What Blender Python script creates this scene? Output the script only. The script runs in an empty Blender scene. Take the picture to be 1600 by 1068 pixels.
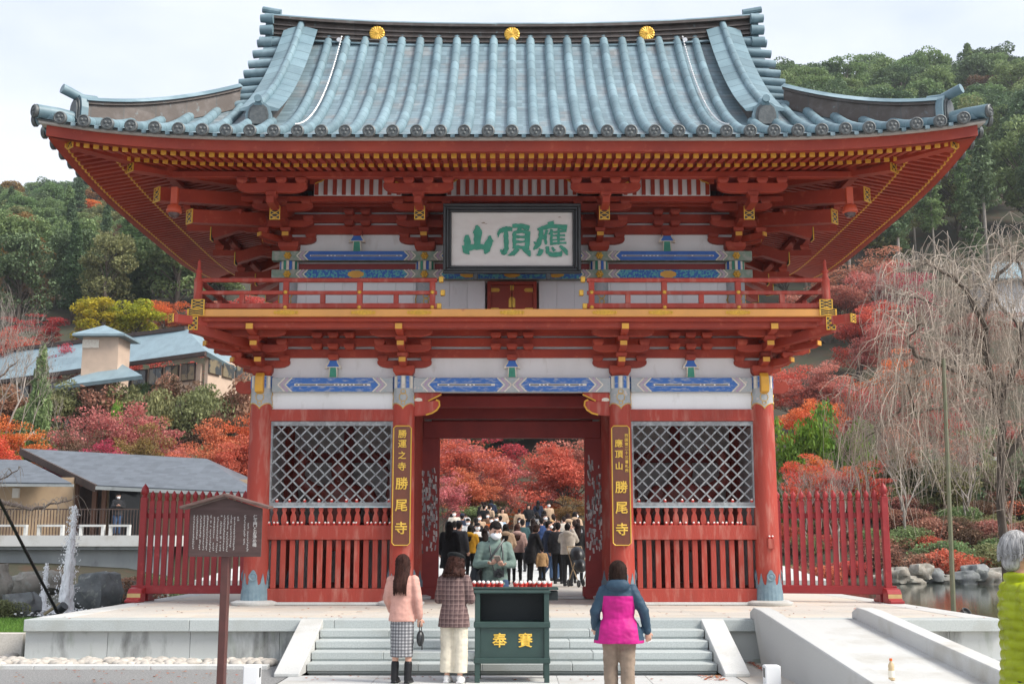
import bpy, bmesh, math, random
from mathutils import Vector, Matrix, Euler, noise as mnoise
R = math.radians
scene = bpy.context.scene
col = scene.collection

# ------------------------------------------------------------------ camera
F_PX, HCAM = 1850.0, 1.7
TH = math.atan(314 / F_PX)
cam_d = bpy.data.cameras.new('camera')
cam = bpy.data.objects.new('camera', cam_d)
col.objects.link(cam)
cam.location = (0, 0, HCAM)
cam.rotation_euler = (R(90) + TH, 0, 0)
cam_d.sensor_width = 36.0
cam_d.lens = F_PX / 1600 * 36.0
cam_d.clip_start = 0.1
cam_d.clip_end = 4000
scene.camera = cam

# ------------------------------------------------------------------ sky, sun, exposure
SUN_EL, SUN_AZ = R(44), R(112)          # azimuth measured from +Y (view direction) towards +X (right)
world = bpy.data.worlds.new('World')
scene.world = world
world.use_nodes = True
nt = world.node_tree
nt.nodes.clear()
w_out = nt.nodes.new('ShaderNodeOutputWorld')
w_bg = nt.nodes.new('ShaderNodeBackground')
w_sky = nt.nodes.new('ShaderNodeTexSky')
w_sky.sky_type = 'NISHITA'
w_sky.sun_disc = False
w_sky.sun_elevation = SUN_EL
w_sky.sun_rotation = SUN_AZ
w_sky.dust_density = 2.0
w_tc = nt.nodes.new('ShaderNodeTexCoord')
w_map = nt.nodes.new('ShaderNodeMapping')
w_map.inputs['Scale'].default_value = (1.0, 1.0, 2.6)
w_map.inputs['Location'].default_value = (0.25, 0.1, 0.3)
w_n = nt.nodes.new('ShaderNodeTexNoise')
w_n.inputs['Scale'].default_value = 1.5
w_n.inputs['Detail'].default_value = 6
w_n.inputs['Roughness'].default_value = 0.55
w_r = nt.nodes.new('ShaderNodeValToRGB')
w_r.color_ramp.elements[0].position = 0.36
w_r.color_ramp.elements[0].color = (0.48, 0.48, 0.48, 1)
w_r.color_ramp.elements[1].position = 0.62
w_r.color_ramp.elements[1].color = (0.98, 0.98, 0.98, 1)
w_mix = nt.nodes.new('ShaderNodeMix')
w_mix.data_type = 'RGBA'
w_mix.inputs['B'].default_value = (4.9, 5.1, 5.55, 1)      # bright overcast layer
nt.links.new(w_tc.outputs['Generated'], w_map.inputs['Vector'])
nt.links.new(w_map.outputs['Vector'], w_n.inputs['Vector'])
nt.links.new(w_n.outputs['Fac'], w_r.inputs['Fac'])
nt.links.new(w_r.outputs['Color'], w_mix.inputs['Factor'])
nt.links.new(w_sky.outputs['Color'], w_mix.inputs['A'])
nt.links.new(w_mix.outputs['Result'], w_bg.inputs['Color'])
w_bg.inputs['Strength'].default_value = 0.11
nt.links.new(w_bg.outputs['Background'], w_out.inputs['Surface'])

sun_d = bpy.data.lights.new('sun', 'SUN')
sun_d.energy = 2.6
sun_d.angle = R(22)
sun_d.color = (1.0, 0.95, 0.87)
sun = bpy.data.objects.new('sun', sun_d)
col.objects.link(sun)
_sd = Vector((math.sin(SUN_AZ) * math.cos(SUN_EL), math.cos(SUN_AZ) * math.cos(SUN_EL), math.sin(SUN_EL)))
sun.rotation_euler = _sd.to_track_quat('Z', 'Y').to_euler()
sun.location = (20, 10, 40)

vs = scene.view_settings
vs.view_transform = 'Standard'
vs.look = 'None'
vs.gamma = 1.0
vs.use_curve_mapping = False
vs.exposure = 1.02
scene.cycles.max_bounces = 6
scene.cycles.transparent_max_bounces = 8

# ------------------------------------------------------------------ helpers
rnd = random.Random(7)

def tag(o, label=None, cat=None, group=None, kind=None):
    if label: o['label'] = label
    if cat: o['category'] = cat
    if group: o['group'] = group
    if kind: o['kind'] = kind
    return o

WLOC = {}
def empty(name, loc, rz=0, parent=None):
    o = bpy.data.objects.new(name, None)
    o.empty_display_size = 0.2
    col.objects.link(o)
    o.location = loc
    o.rotation_euler = (0, 0, rz)
    if parent: o.parent = parent
    return o

def thing(name, label, cat, loc=(0, 0, 0), rz=0, group=None):
    return tag(empty(name, loc, rz), label, cat, group)

def wloc(o):
    v = Vector((0, 0, 0))
    while o is not None:
        v += Vector(o.location); o = o.parent
    return v

class MB:
    """collects shapes, links them as ONE mesh object"""
    def __init__(s):
        s.v, s.f, s.m, s.cur = [], [], [], 0
    def add(s, vs_, fs):
        b = len(s.v)
        s.v.extend([tuple(p) for p in vs_])
        for f in fs:
            s.f.append(tuple(b + i for i in f)); s.m.append(s.cur)
        return s
    def box(s, x0, x1, y0, y1, z0, z1):
        return s.add([(x0,y0,z0),(x1,y0,z0),(x1,y1,z0),(x0,y1,z0),(x0,y0,z1),(x1,y0,z1),(x1,y1,z1),(x0,y1,z1)],
                     [(0,3,2,1),(4,5,6,7),(0,1,5,4),(1,2,6,5),(2,3,7,6),(3,0,4,7)])
    def cbox(s, c, sz, rot=None):
        hx, hy, hz = sz[0]/2, sz[1]/2, sz[2]/2
        M = rot.to_matrix() if isinstance(rot, Euler) else rot
        pts = [Vector((x,y,z)) for z in (-hz,hz) for (x,y) in ((-hx,-hy),(hx,-hy),(hx,hy),(-hx,hy))]
        if M is not None: pts = [M @ p for p in pts]
        c = Vector(c)
        return s.add([c+p for p in pts], [(0,3,2,1),(4,5,6,7),(0,1,5,4),(1,2,6,5),(2,3,7,6),(3,0,4,7)])
    def bar(s, p0, p1, w, h, up=(0,0,1)):
        p0, p1 = Vector(p0), Vector(p1)
        d = (p1-p0).normalized(); up = Vector(up)
        sd = d.cross(up)
        if sd.length < 1e-4: sd = d.cross(Vector((0,1,0)))
        sd.normalize(); u = sd.cross(d)
        a, b = sd*(w/2), u*(h/2)
        return s.add([p0-a-b,p0+a-b,p0+a+b,p0-a+b,p1-a-b,p1+a-b,p1+a+b,p1-a+b],
                     [(0,1,2,3),(7,6,5,4),(0,4,5,1),(1,5,6,2),(2,6,7,3),(3,7,4,0)])
    def prism(s, poly, o, eu, ev, ed):
        """polygon (u,v) at origin o, extruded by vector ed"""
        o, eu, ev, ed = Vector(o), Vector(eu), Vector(ev), Vector(ed)
        n = len(poly)
        a = [o+eu*p[0]+ev*p[1] for p in poly]
        b = [p+ed for p in a]
        fs = [tuple(range(n)), tuple(range(2*n-1, n-1, -1))]
        for i in range(n):
            j = (i+1) % n
            fs.append((j, i, n+i, n+j))
        return s.add(a+b, fs)
    def tube(s, pts, rad, n=8, cap=True):
        pts = [Vector(p) for p in pts]
        if not hasattr(rad, '__len__'): rad = [rad]*len(pts)
        vs_, fs = [], []
        prev = None
        for i, p in enumerate(pts):
            d = (pts[min(i+1, len(pts)-1)] - pts[max(i-1, 0)])
            d = d.normalized() if d.length > 1e-9 else Vector((0,0,1))
            if prev is None:
                a = d.orthogonal().normalized()
            else:
                a = prev - d*prev.dot(d)
                a = a.normalized() if a.length > 1e-6 else d.orthogonal().normalized()
            prev = a
            b = d.cross(a)
            for k in range(n):
                t = 2*math.pi*k/n
                vs_.append(p + (a*math.cos(t) + b*math.sin(t))*rad[i])
        for i in range(len(pts)-1):
            for k in range(n):
                k2 = (k+1) % n
                fs.append((i*n+k, i*n+k2, (i+1)*n+k2, (i+1)*n+k))
        if cap:
            fs.append(tuple(range(n-1, -1, -1)))
            fs.append(tuple((len(pts)-1)*n+k for k in range(n)))
        return s.add(vs_, fs)
    def lathe(s, prof, c=(0,0,0), n=16, M=None):
        c = Vector(c)
        vs_, fs = [], []
        for (r, z) in prof:
            for k in range(n):
                t = 2*math.pi*k/n
                p = Vector((r*math.cos(t), r*math.sin(t), z))
                vs_.append(c + (M @ p if M is not None else p))
        for i in range(len(prof)-1):
            for k in range(n):
                k2 = (k+1) % n
                fs.append((i*n+k, i*n+k2, (i+1)*n+k2, (i+1)*n+k))
        fs.append(tuple(range(n-1, -1, -1)))
        fs.append(tuple((len(prof)-1)*n+k for k in range(n)))
        return s.add(vs_, fs)
    def ell(s, c, r, M=None, nu=12, nv=8):
        c = Vector(c)
        if not hasattr(r, '__len__'): r = (r, r, r)
        vs_, fs = [], []
        for j in range(1, nv):
            ph = math.pi*j/nv
            for i in range(nu):
                t = 2*math.pi*i/nu
                p = Vector((r[0]*math.sin(ph)*math.cos(t), r[1]*math.sin(ph)*math.sin(t), r[2]*math.cos(ph)))
                vs_.append(c + (M @ p if M is not None else p))
        top = len(vs_); vs_.append(c + (M @ Vector((0,0,r[2])) if M is not None else Vector((0,0,r[2]))))
        vs_.append(c - (M @ Vector((0,0,r[2])) if M is not None else Vector((0,0,r[2]))))
        for j in range(nv-2):
            for i in range(nu):
                i2 = (i+1) % nu
                fs.append((j*nu+i, (j+1)*nu+i, (j+1)*nu+i2, j*nu+i2))
        for i in range(nu):
            i2 = (i+1) % nu
            fs.append((top, i, i2)); fs.append((top+1, (nv-2)*nu+i2, (nv-2)*nu+i))
        return s.add(vs_, fs)
    def grid(s, rows):
        nr, nc = len(rows), len(rows[0])
        vs_ = [p for r in rows for p in r]
        fs = [(i*nc+j, i*nc+j+1, (i+1)*nc+j+1, (i+1)*nc+j) for i in range(nr-1) for j in range(nc-1)]
        return s.add(vs_, fs)
    def build(s, name, mats, parent=None, loc=None, smooth=None, bevel=0, rz=0, local=False):
        """verts are in world axes; object sits at loc (world) or at its parent's place; local: verts are already local"""
        if not isinstance(mats, (list, tuple)): mats = [mats]
        me = bpy.data.meshes.new(name)
        pw = wloc(parent) if parent else Vector((0,0,0))
        org = Vector(loc) if loc is not None else pw
        if local: vv = s.v
        else: vv = [(p[0]-org[0], p[1]-org[1], p[2]-org[2]) for p in s.v]
        me.from_pydata(vv, [], s.f)
        for m_ in mats: me.materials.append(m_)
        if len(mats) > 1: me.polygons.foreach_set('material_index', s.m)
        if bevel:
            bm = bmesh.new(); bm.from_mesh(me)
            bmesh.ops.recalc_face_normals(bm, faces=bm.faces)
            ed = [e for e in bm.edges if len(e.link_faces) == 2 and e.calc_face_angle(0) > 0.6]
            bmesh.ops.bevel(bm, geom=ed, offset=bevel, segments=1, affect='EDGES', clamp_overlap=True)
            bm.to_mesh(me); bm.free()
        if smooth is not None:
            me.polygons.foreach_set('use_smooth', [True]*len(me.polygons))
            if smooth < 180: me.set_sharp_from_angle(angle=R(smooth))
        me.update()
        o = bpy.data.objects.new(name, me)
        col.objects.link(o)
        if parent: o.parent = parent
        o.location = (org - pw) if loc is not None else (0, 0, 0)
        if local and loc is None: o.location = (0, 0, 0)
        o.rotation_euler = (0, 0, rz)
        return o

def inst(o, parent=None, loc=None, rot=None, scale=None):
    """one object copy sharing its mesh; loc in the parent's frame"""
    c = o.copy(); col.objects.link(c)
    if parent is not None: c.parent = parent
    if loc is not None: c.location = loc
    if rot is not None: c.rotation_euler = rot
    if scale is not None: c.scale = scale if hasattr(scale, '__len__') else (scale,)*3
    return c

def copy_tree(o, parent=None):
    c = o.copy(); col.objects.link(c); c.parent = parent
    for ch in list(o.children): copy_tree(ch, c)
    return c

# ------------------------------------------------------------------ materials
def sock(n, *names):
    for k in names:
        if k in n.inputs: return n.inputs[k]

def mat(name, c, rough=0.6, c2=None, scale=4.0, lo=0.4, hi=0.65, detail=5, bump=0.0, bscale=30.0, metal=0.0,
        stretch=(1,1,1), coat=0.0, objrand=0.0, islandrand=0.0, c3=None, scale3=1.5, lo3=0.5, hi3=0.7, spec=0.5,
        transl=0.0, emis=0.0, coord='pos', sat=0.0, objval=0.0):
    """principled material: base colour c, noise-masked second colour c2, broader stains c3, fine bump"""
    m = bpy.data.materials.new(name)
    m.use_nodes = True
    n = m.node_tree.nodes; l = m.node_tree.links
    b = n['Principled BSDF']
    b.inputs['Roughness'].default_value = rough
    b.inputs['Metallic'].default_value = metal
    sock(b, 'Specular IOR Level', 'Specular').default_value = spec
    if coat: sock(b, 'Coat Weight', 'Clearcoat').default_value = coat
    if coord == 'pos':
        g = n.new('ShaderNodeNewGeometry'); vec = g.outputs['Position']
    else:
        g = n.new('ShaderNodeTexCoord'); vec = g.outputs['Object']
    mp = n.new('ShaderNodeMapping'); mp.inputs['Scale'].default_value = stretch
    l.new(vec, mp.inputs['Vector']); vec = mp.outputs['Vector']
    cur = None
    def c4(x): return (x[0], x[1], x[2], 1)
    def noise_mask(sc, lo_, hi_, det):
        t = n.new('ShaderNodeTexNoise'); t.inputs['Scale'].default_value = sc; t.inputs['Detail'].default_value = det
        t.inputs['Roughness'].default_value = 0.6
        l.new(vec, t.inputs['Vector'])
        r = n.new('ShaderNodeMapRange'); r.inputs['From Min'].default_value = lo_; r.inputs['From Max'].default_value = hi_
        l.new(t.outputs['Fac'], r.inputs['Value'])
        return r.outputs['Result']
    def mixc(fac, a, bcol):
        x = n.new('ShaderNodeMix'); x.data_type = 'RGBA'
        if hasattr(fac, 'is_linked'): l.new(fac, x.inputs['Factor'])
        else: x.inputs['Factor'].default_value = fac
        for s_, v_ in (('A', a), ('B', bcol)):
            if hasattr(v_, 'is_linked'): l.new(v_, x.inputs[s_])
            else: x.inputs[s_].default_value = c4(v_)
        return x.outputs['Result']
    cur = c
    if c2 is not None: cur = mixc(noise_mask(scale, lo, hi, detail), cur, c2)
    if c3 is not None: cur = mixc(noise_mask(scale3, lo3, hi3, 4), cur, c3)
    if objval:
        ov = n.new('ShaderNodeHueSaturation')
        if hasattr(cur, 'is_linked'): l.new(cur, ov.inputs['Color'])
        else: ov.inputs['Color'].default_value = c4(cur)
        oi = n.new('ShaderNodeObjectInfo'); r = n.new('ShaderNodeMapRange'); r.inputs['To Min'].default_value = 1-objval; r.inputs['To Max'].default_value = 1+objval*0.7
        l.new(oi.outputs['Random'], r.inputs['Value']); l.new(r.outputs['Result'], ov.inputs['Value']); cur = ov.outputs['Color']
    if objrand or islandrand:
        hs = n.new('ShaderNodeHueSaturation')
        if hasattr(cur, 'is_linked'): l.new(cur, hs.inputs['Color'])
        else: hs.inputs['Color'].default_value = c4(cur)
        if islandrand:
            gi = n.new('ShaderNodeNewGeometry')
            r = n.new('ShaderNodeMapRange'); r.inputs['To Min'].default_value = 1-islandrand; r.inputs['To Max'].default_value = 1+islandrand
            l.new(gi.outputs['Random Per Island'], r.inputs['Value'])
            l.new(r.outputs['Result'], hs.inputs['Value'])
        if objrand:
            oi = n.new('ShaderNodeObjectInfo')
            r = n.new('ShaderNodeMapRange'); r.inputs['To Min'].default_value = 0.5-objrand; r.inputs['To Max'].default_value = 0.5+objrand
            l.new(oi.outputs['Random'], r.inputs['Value'])
            l.new(r.outputs['Result'], hs.inputs['Hue'])
        if sat: hs.inputs['Saturation'].default_value = sat
        cur = hs.outputs['Color']
    if hasattr(cur, 'is_linked'): l.new(cur, b.inputs['Base Color'])
    else: b.inputs['Base Color'].default_value = c4(cur)
    if bump:
        t = n.new('ShaderNodeTexNoise'); t.inputs['Scale'].default_value = bscale; t.inputs['Detail'].default_value = 4
        l.new(vec, t.inputs['Vector'])
        bp = n.new('ShaderNodeBump'); bp.inputs['Strength'].default_value = bump; bp.inputs['Distance'].default_value = 0.02
        l.new(t.outputs['Fac'], bp.inputs['Height']); l.new(bp.outputs['Normal'], b.inputs['Normal'])
    if transl:
        tr = n.new('ShaderNodeBsdfTranslucent'); mx = n.new('ShaderNodeMixShader')
        mx.inputs['Fac'].default_value = transl
        if hasattr(cur, 'is_linked'): l.new(cur, tr.inputs['Color'])
        else: tr.inputs['Color'].default_value = c4(cur)
        l.new(b.outputs['BSDF'], mx.inputs[1]); l.new(tr.outputs['BSDF'], mx.inputs[2])
        l.new(mx.outputs['Shader'], n['Material Output'].inputs['Surface'])
    if emis:
        sock(b, 'Emission Color', 'Emission').default_value = c4(c)
        b.inputs['Emission Strength'].default_value = emis
    return m

M = {}
M['red'] = mat('vermilion_paint', (0.355,0.040,0.015), 0.6, (0.27,0.027,0.012), 1.4, 0.38, 0.66, bump=0.16, bscale=32, c3=(0.43,0.085,0.042), scale3=7, lo3=0.58, hi3=0.76, objval=0.10, detail=7)
M['redold'] = mat('weathered_vermilion', (0.38,0.048,0.030), 0.7, (0.46,0.165,0.125), 8.0, 0.50, 0.70, stretch=(1,1,0.2), bump=0.28, bscale=45, c3=(0.28,0.038,0.024), scale3=1.8, lo3=0.48, hi3=0.70, objval=0.10, detail=8)
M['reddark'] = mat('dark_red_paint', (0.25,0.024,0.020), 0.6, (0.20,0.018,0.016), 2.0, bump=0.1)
M['fence'] = mat('fence_red_paint', (0.30,0.019,0.022), 0.5, (0.25,0.014,0.018), 3.0, bump=0.06, c3=(0.42,0.05,0.05), scale3=5, lo3=0.6, hi3=0.8)
M['gold'] = mat('gold_leaf', (0.72,0.42,0.055), 0.42, (0.58,0.33,0.05), 22, metal=0.35, bump=0.15, bscale=90)
M['goldpaint'] = mat('ochre_yellow_paint', (0.70,0.36,0.04), 0.5, (0.58,0.29,0.035), 4, bump=0.08)
M['ochre'] = mat('ochre_edge_paint', (0.72,0.33,0.085), 0.5, (0.62,0.29,0.08), 1.5, c3=(0.5,0.18,0.06), scale3=4, lo3=0.66, hi3=0.75)
M['black'] = mat('black_lacquer', (0.016,0.017,0.019), 0.35, (0.03,0.032,0.034), 3, bump=0.04)
M['white'] = mat('white_plaster', (0.80,0.79,0.79), 0.8, (0.71,0.70,0.69), 1.3, 0.45, 0.75, bump=0.08, c3=(0.58,0.55,0.52), scale3=5, lo3=0.60, hi3=0.85, stretch=(1,1,0.35), objval=0.04)
M['blue'] = mat('blue_pigment', (0.05,0.155,0.45), 0.7, (0.34,0.38,0.47), 14, 0.50, 0.66, stretch=(0.5,1,1.6))
M['bluenew'] = mat('deep_blue_pigment', (0.03,0.12,0.42), 0.6, (0.045,0.16,0.50), 4)
M['teal'] = mat('teal_arabesque', (0.03,0.12,0.40), 0.65, (0.10,0.38,0.38), 26, 0.50, 0.53, detail=2)
M['greenpaint'] = mat('faded_green_pigment', (0.22,0.30,0.23), 0.7, (0.36,0.36,0.31), 9, 0.45, 0.6)
M['greypaint'] = mat('faded_grey_paint', (0.40,0.41,0.42), 0.75, (0.22,0.33,0.36), 9, 0.50, 0.62, c3=(0.55,0.48,0.45), scale3=9, lo3=0.55, hi3=0.68)
M['pink'] = mat('faded_lilac_paint', (0.42,0.30,0.42), 0.7, (0.5,0.42,0.44), 14)
M['cream'] = mat('cream_paint', (0.72,0.66,0.56), 0.7, (0.62,0.52,0.44), 10, 0.5, 0.65)
M['green'] = mat('emerald_paint', (0.035,0.24,0.16), 0.55, (0.05,0.30,0.2), 8)
M['greychar'] = mat('aged_lattice_wood', (0.23,0.24,0.25), 0.75, (0.36,0.38,0.39), 9, 0.45, 0.65, bump=0.25, bscale=40)
M['paleblue'] = mat('pale_blue_rail_paint', (0.42,0.55,0.60), 0.65, (0.5,0.56,0.58), 6)
M['patina'] = mat('copper_patina_roll', (0.165,0.25,0.285), 0.5, (0.12,0.195,0.23), 2.2, 0.4, 0.7, bump=0.08, bscale=14, c3=(0.21,0.31,0.35), scale3=0.7, lo3=0.45, hi3=0.7)
M['patinabrown'] = mat('browned_copper', (0.085,0.066,0.056), 0.5, (0.13,0.11,0.10), 5, 0.45, 0.7, bump=0.08, bscale=20, c3=(0.16,0.20,0.21), scale3=8, lo3=0.62, hi3=0.74, metal=0.1)
M['tiledisc'] = mat('dark_tile_end', (0.075,0.085,0.088), 0.5, (0.12,0.13,0.13), 14, bump=0.2, bscale=30)
M['stucco'] = mat('eave_edge_pale', (0.50,0.47,0.43), 0.75, (0.42,0.39,0.36), 4)
M['bluefoot'] = mat('patinated_column_shoe', (0.14,0.215,0.26), 0.5, (0.19,0.27,0.31), 9, bump=0.15)
M['granite'] = mat('pale_granite', (0.58,0.58,0.56), 0.75, (0.50,0.51,0.50), 60, 0.4, 0.62, detail=3, c3=(0.40,0.38,0.33), scale3=1.1, lo3=0.52, hi3=0.80, bump=0.12, bscale=120, objval=0.07)
M['granitegrey'] = mat('grey_green_granite', (0.46,0.495,0.485), 0.75, (0.39,0.425,0.42), 50, 0.4, 0.62, detail=3, c3=(0.34,0.35,0.32), scale3=1.3, lo3=0.54, hi3=0.80, bump=0.12, bscale=120, objval=0.09)
M['granitestain'] = mat('rain_stained_granite', (0.47,0.49,0.48), 0.8, (0.11,0.11,0.105), 1.6, 0.52, 0.70, stretch=(1.6,1.6,0.45), detail=6, bump=0.15, bscale=80, c3=(0.30,0.33,0.28), scale3=3, lo3=0.55, hi3=0.75)
M['paving'] = mat('warm_paving_stone', (0.56,0.53,0.48), 0.8, (0.48,0.45,0.40), 40, 0.4, 0.65, c3=(0.60,0.52,0.42), scale3=1.1, lo3=0.48, hi3=0.7, bump=0.1, bscale=90, objval=0.08)
M['skin'] = mat('skin', (0.58,0.34,0.25), 0.5, (0.54,0.29,0.21), 12)
M['inner'] = mat('inner_white_wall', (0.62,0.61,0.60), 0.8, (0.52,0.51,0.50), 2)
M['darkwood'] = mat('dark_interior_wood', (0.06,0.030,0.026), 0.7, (0.09,0.04,0.035), 4)
# ------------------------------------------------------------------ the two-storey gate
HP = 0.61
YC, YM, YR = 21.7, 24.1, 26.5           # column rows, lower storey
XO, XI = 4.61, 1.99
YU, YUR = 22.1, 26.1                    # upper storey
UO, UI = 4.26, 1.66
gate = thing('temple_gate', 'two-storey vermilion temple gate with blue-green copper tiled hip-and-gable roof', 'gate', (0, YM, HP))

def seams(m, axis, period, width, dark, sub=None):
    """thin dark joint lines every period metres along a world axis"""
    n = m.node_tree.nodes; l = m.node_tree.links
    b = n['Principled BSDF']; src = b.inputs['Base Color'].links[0].from_socket
    g = n.new('ShaderNodeNewGeometry'); sp = n.new('ShaderNodeSeparateXYZ')
    l.new(g.outputs['Position'], sp.inputs['Vector'])
    d = n.new('ShaderNodeMath'); d.operation = 'DIVIDE'; d.inputs[1].default_value = period
    l.new(sp.outputs[axis], d.inputs[0])
    fr = n.new('ShaderNodeMath'); fr.operation = 'FRACT'; l.new(d.outputs[0], fr.inputs[0])
    lt = n.new('ShaderNodeMath'); lt.operation = 'LESS_THAN'; lt.inputs[1].default_value = width/period
    l.new(fr.outputs[0], lt.inputs[0])
    ml = n.new('ShaderNodeMath'); ml.operation = 'MULTIPLY'; ml.inputs[1].default_value = 1-dark; l.new(lt.outputs[0], ml.inputs[0])
    fl = n.new('ShaderNodeMath'); fl.operation = 'FLOOR'; l.new(d.outputs[0], fl.inputs[0])
    ot = 'X' if axis != 'X' else 'Z'
    d2 = n.new('ShaderNodeMath'); d2.operation = 'MULTIPLY_ADD'; d2.inputs[1].default_value = 1/0.39; d2.inputs[2].default_value = 0.5; l.new(sp.outputs[ot], d2.inputs[0])
    fl2 = n.new('ShaderNodeMath'); fl2.operation = 'FLOOR'; l.new(d2.outputs[0], fl2.inputs[0])
    cx = n.new('ShaderNodeCombineXYZ'); l.new(fl.outputs[0], cx.inputs[0]); l.new(fl2.outputs[0], cx.inputs[1])
    wn = n.new('ShaderNodeTexWhiteNoise'); l.new(cx.outputs[0], wn.inputs['Vector'])
    mr = n.new('ShaderNodeMapRange'); mr.inputs['To Min'].default_value = 0.80; mr.inputs['To Max'].default_value = 1.14; l.new(wn.outputs['Value'], mr.inputs['Value'])
    hv_ = n.new('ShaderNodeHueSaturation'); l.new(src, hv_.inputs['Color']); l.new(mr.outputs['Result'], hv_.inputs['Value']); src = hv_.outputs['Color']
    x = n.new('ShaderNodeMix'); x.data_type = 'RGBA'
    l.new(ml.outputs[0], x.inputs['Factor']); l.new(src, x.inputs['A']); x.inputs['B'].default_value = (0.03,0.06,0.07,1)
    l.new(x.outputs['Result'], b.inputs['Base Color'])
    return m
seams(M['patina'], 'Y', 0.29, 0.026, 0.50)
M['pan'] = seams(mat('copper_pan_sheet', (0.19,0.265,0.30), 0.5, (0.15,0.215,0.25), 3.0, 0.4, 0.68, bump=0.06, bscale=15, c3=(0.22,0.23,0.235), scale3=1.2, lo3=0.5, hi3=0.66), 'Y', 0.145, 0.018, 0.5)
M['patinax'] = mat('copper_patina_ridge', (0.145,0.225,0.26), 0.5, (0.11,0.175,0.205), 2.5, bump=0.08, bscale=14, c3=(0.30,0.40,0.44), scale3=1.0)
seams(M['patinabrown'], 'X', 0.42, 0.012, 0.6)

# ---- roof shape
XE, YE0 = 7.85, 18.6                    # eave half width, front eave depth
YE1 = 2*YM - YE0
XG = 5.25                               # gable verge
RG = XE - XG
A1, A2, ZE = 0.350, 0.0770, 8.315
def prof(r): return ZE + A1*r + A2*r*r
def upsw(ro, rs):
    """corner upsweep from the runs along the other side (ro) and own side (rs)"""
    a = max(0.0, 1 - ro/4.85); b = max(0.0, 1 - rs/4.85)
    return 0.30*a**3*b**1.5
def zf(x, r): return prof(r) + upsw(XE-abs(x), r)          # front / back slope at run r from its eave
def zs(y, r): return prof(r) + upsw(min(y-YE0, YE1-y), r)  # side slope
def eup(x): return upsw(XE-abs(x), 0)

roof = MB()
NS = 24
def pan(side):
    rows = []
    rs = [i*RG/8 for i in range(9)] + [RG+(5.35-RG)*i/8 for i in range(1, 9)]
    for r in rs:
        xl = XE - r if r < RG else XG
        y = YE0 + r if side == 0 else YE1 - r
        rows.append([(-xl+2*xl*j/48, y, zf(-xl+2*xl*j/48, r)) for j in range(49)])
    roof.grid(rows if side == 0 else [list(reversed(q)) for q in rows])
pan(0); pan(1)
for sx in (-1, 1):
    rows = []
    for i in range(9):
        r = i*RG/8
        ya, yb = YE0+r, YE1-r
        rows.append([(sx*(XE-r), ya+(yb-ya)*j/32, zs(ya+(yb-ya)*j/32, r)) for j in range(33)])
    roof.grid(rows if sx > 0 else [list(reversed(q)) for q in rows])
roof_o = roof.build('roof', M['pan'], gate, smooth=40)

# gable walls under the verges (closed, dark red boarding)
for sx in (-1, 1):
    g = MB(); x = sx*(XG-0.45)
    ys = [YE0+RG+(YM-YE0-RG)*i/8 for i in range(9)]
    pts = [(y, zf(0, y-YE0)-0.06) for y in ys] + [(2*YM-y, zf(0, y-YE0)-0.06) for y in reversed(ys[:-1])]
    g.prism([(p[0], p[1]) for p in pts], (x, 0, 0), (0,1,0), (0,0,1), (sx*0.1, 0, 0))
    g.build('gable_wall', M['reddark'], roof_o)

# cover rolls, one object each, with their end discs
disc = MB()
Rx = Matrix.Rotation(R(90), 3, 'X')
disc.lathe([(0.108,-0.02),(0.108,0.03),(0.088,0.045),(0.083,0.03),(0.0,0.03)], n=20, M=Rx)
for k in range(3):
    t = k*2.094+0.5
    disc.ell((0.038*math.cos(t), -0.032, 0.038*math.sin(t)), (0.028,0.016,0.028), nu=8, nv=5)
disc_o = disc.build('tile_end_disc', M['tiledisc'], roof_o, loc=(0, YE0-0.03, ZE), smooth=40, local=True)
first_disc = [True]
def put_disc(x, y, z, rz=0):
    if first_disc[0]:
        o = disc_o; first_disc[0] = False
    else: o = inst(disc_o, roof_o)
    o.location = Vector((x, y, z)) - wloc(roof_o); o.rotation_euler = (0, 0, rz)
def roll_front(x, side, r1):
    pts, n = [], max(2, int(r1/0.33)+1)
    for i in range(n+1):
        r = r1*i/n - (0.04 if i == 0 else 0)
        pts.append((x, YE0+r if side == 0 else YE1-r, zf(x, max(r,0))+0.035))
    MB().tube(pts, [0.100]+[0.092]*(n-1)+[0.088], 10).build('tile_roll', M['patina'], roof_o, smooth=60)
for i in range(-19, 20):
    x = i*0.39
    if abs(x) < 4.25: r1 = 5.3
    elif abs(x) < 4.75: r1 = 1.62
    elif abs(x) < XG: r1 = 2.7
    else: r1 = XE-abs(x)-0.1
    if abs(x) > XG and r1 < 0.2: r1 = 0.25
    roll_front(x, 0, r1); roll_front(x, 1, r1)
    put_disc(x, YE0-0.06, zf(x, 0)+0.03)
MB_side = []
for sx in (-1, 1):
    for j in range(-13, 14):
        y = YM + j*0.41
        r1 = min(RG, min(y-YE0, YE1-y)-0.1)
        r1 = max(r1, 0.25)
        n = max(2, int(r1/0.33)+1)
        pts = [(sx*(XE-r1*i/n+(0.04 if i == 0 else 0)), y, zs(y, r1*i/n)+0.035) for i in range(n+1)]
        MB().tube(pts, 0.092, 8).build('tile_roll', M['patinax'], roof_o, smooth=60)
        put_disc(sx*(XE+0.06), y, zs(y, 0)+0.03, R(90)*sx)
# little drip tongues of the pan sheets between the discs
for i in range(-19, 19):
    x = (i+0.5)*0.39
    z = zf(x, 0)
    MB().box(x-0.035, x+0.035, YE0-0.025, YE0+0.02, z-0.06, z-0.005).build('pan_drip', M['patinax'], roof_o)

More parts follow.
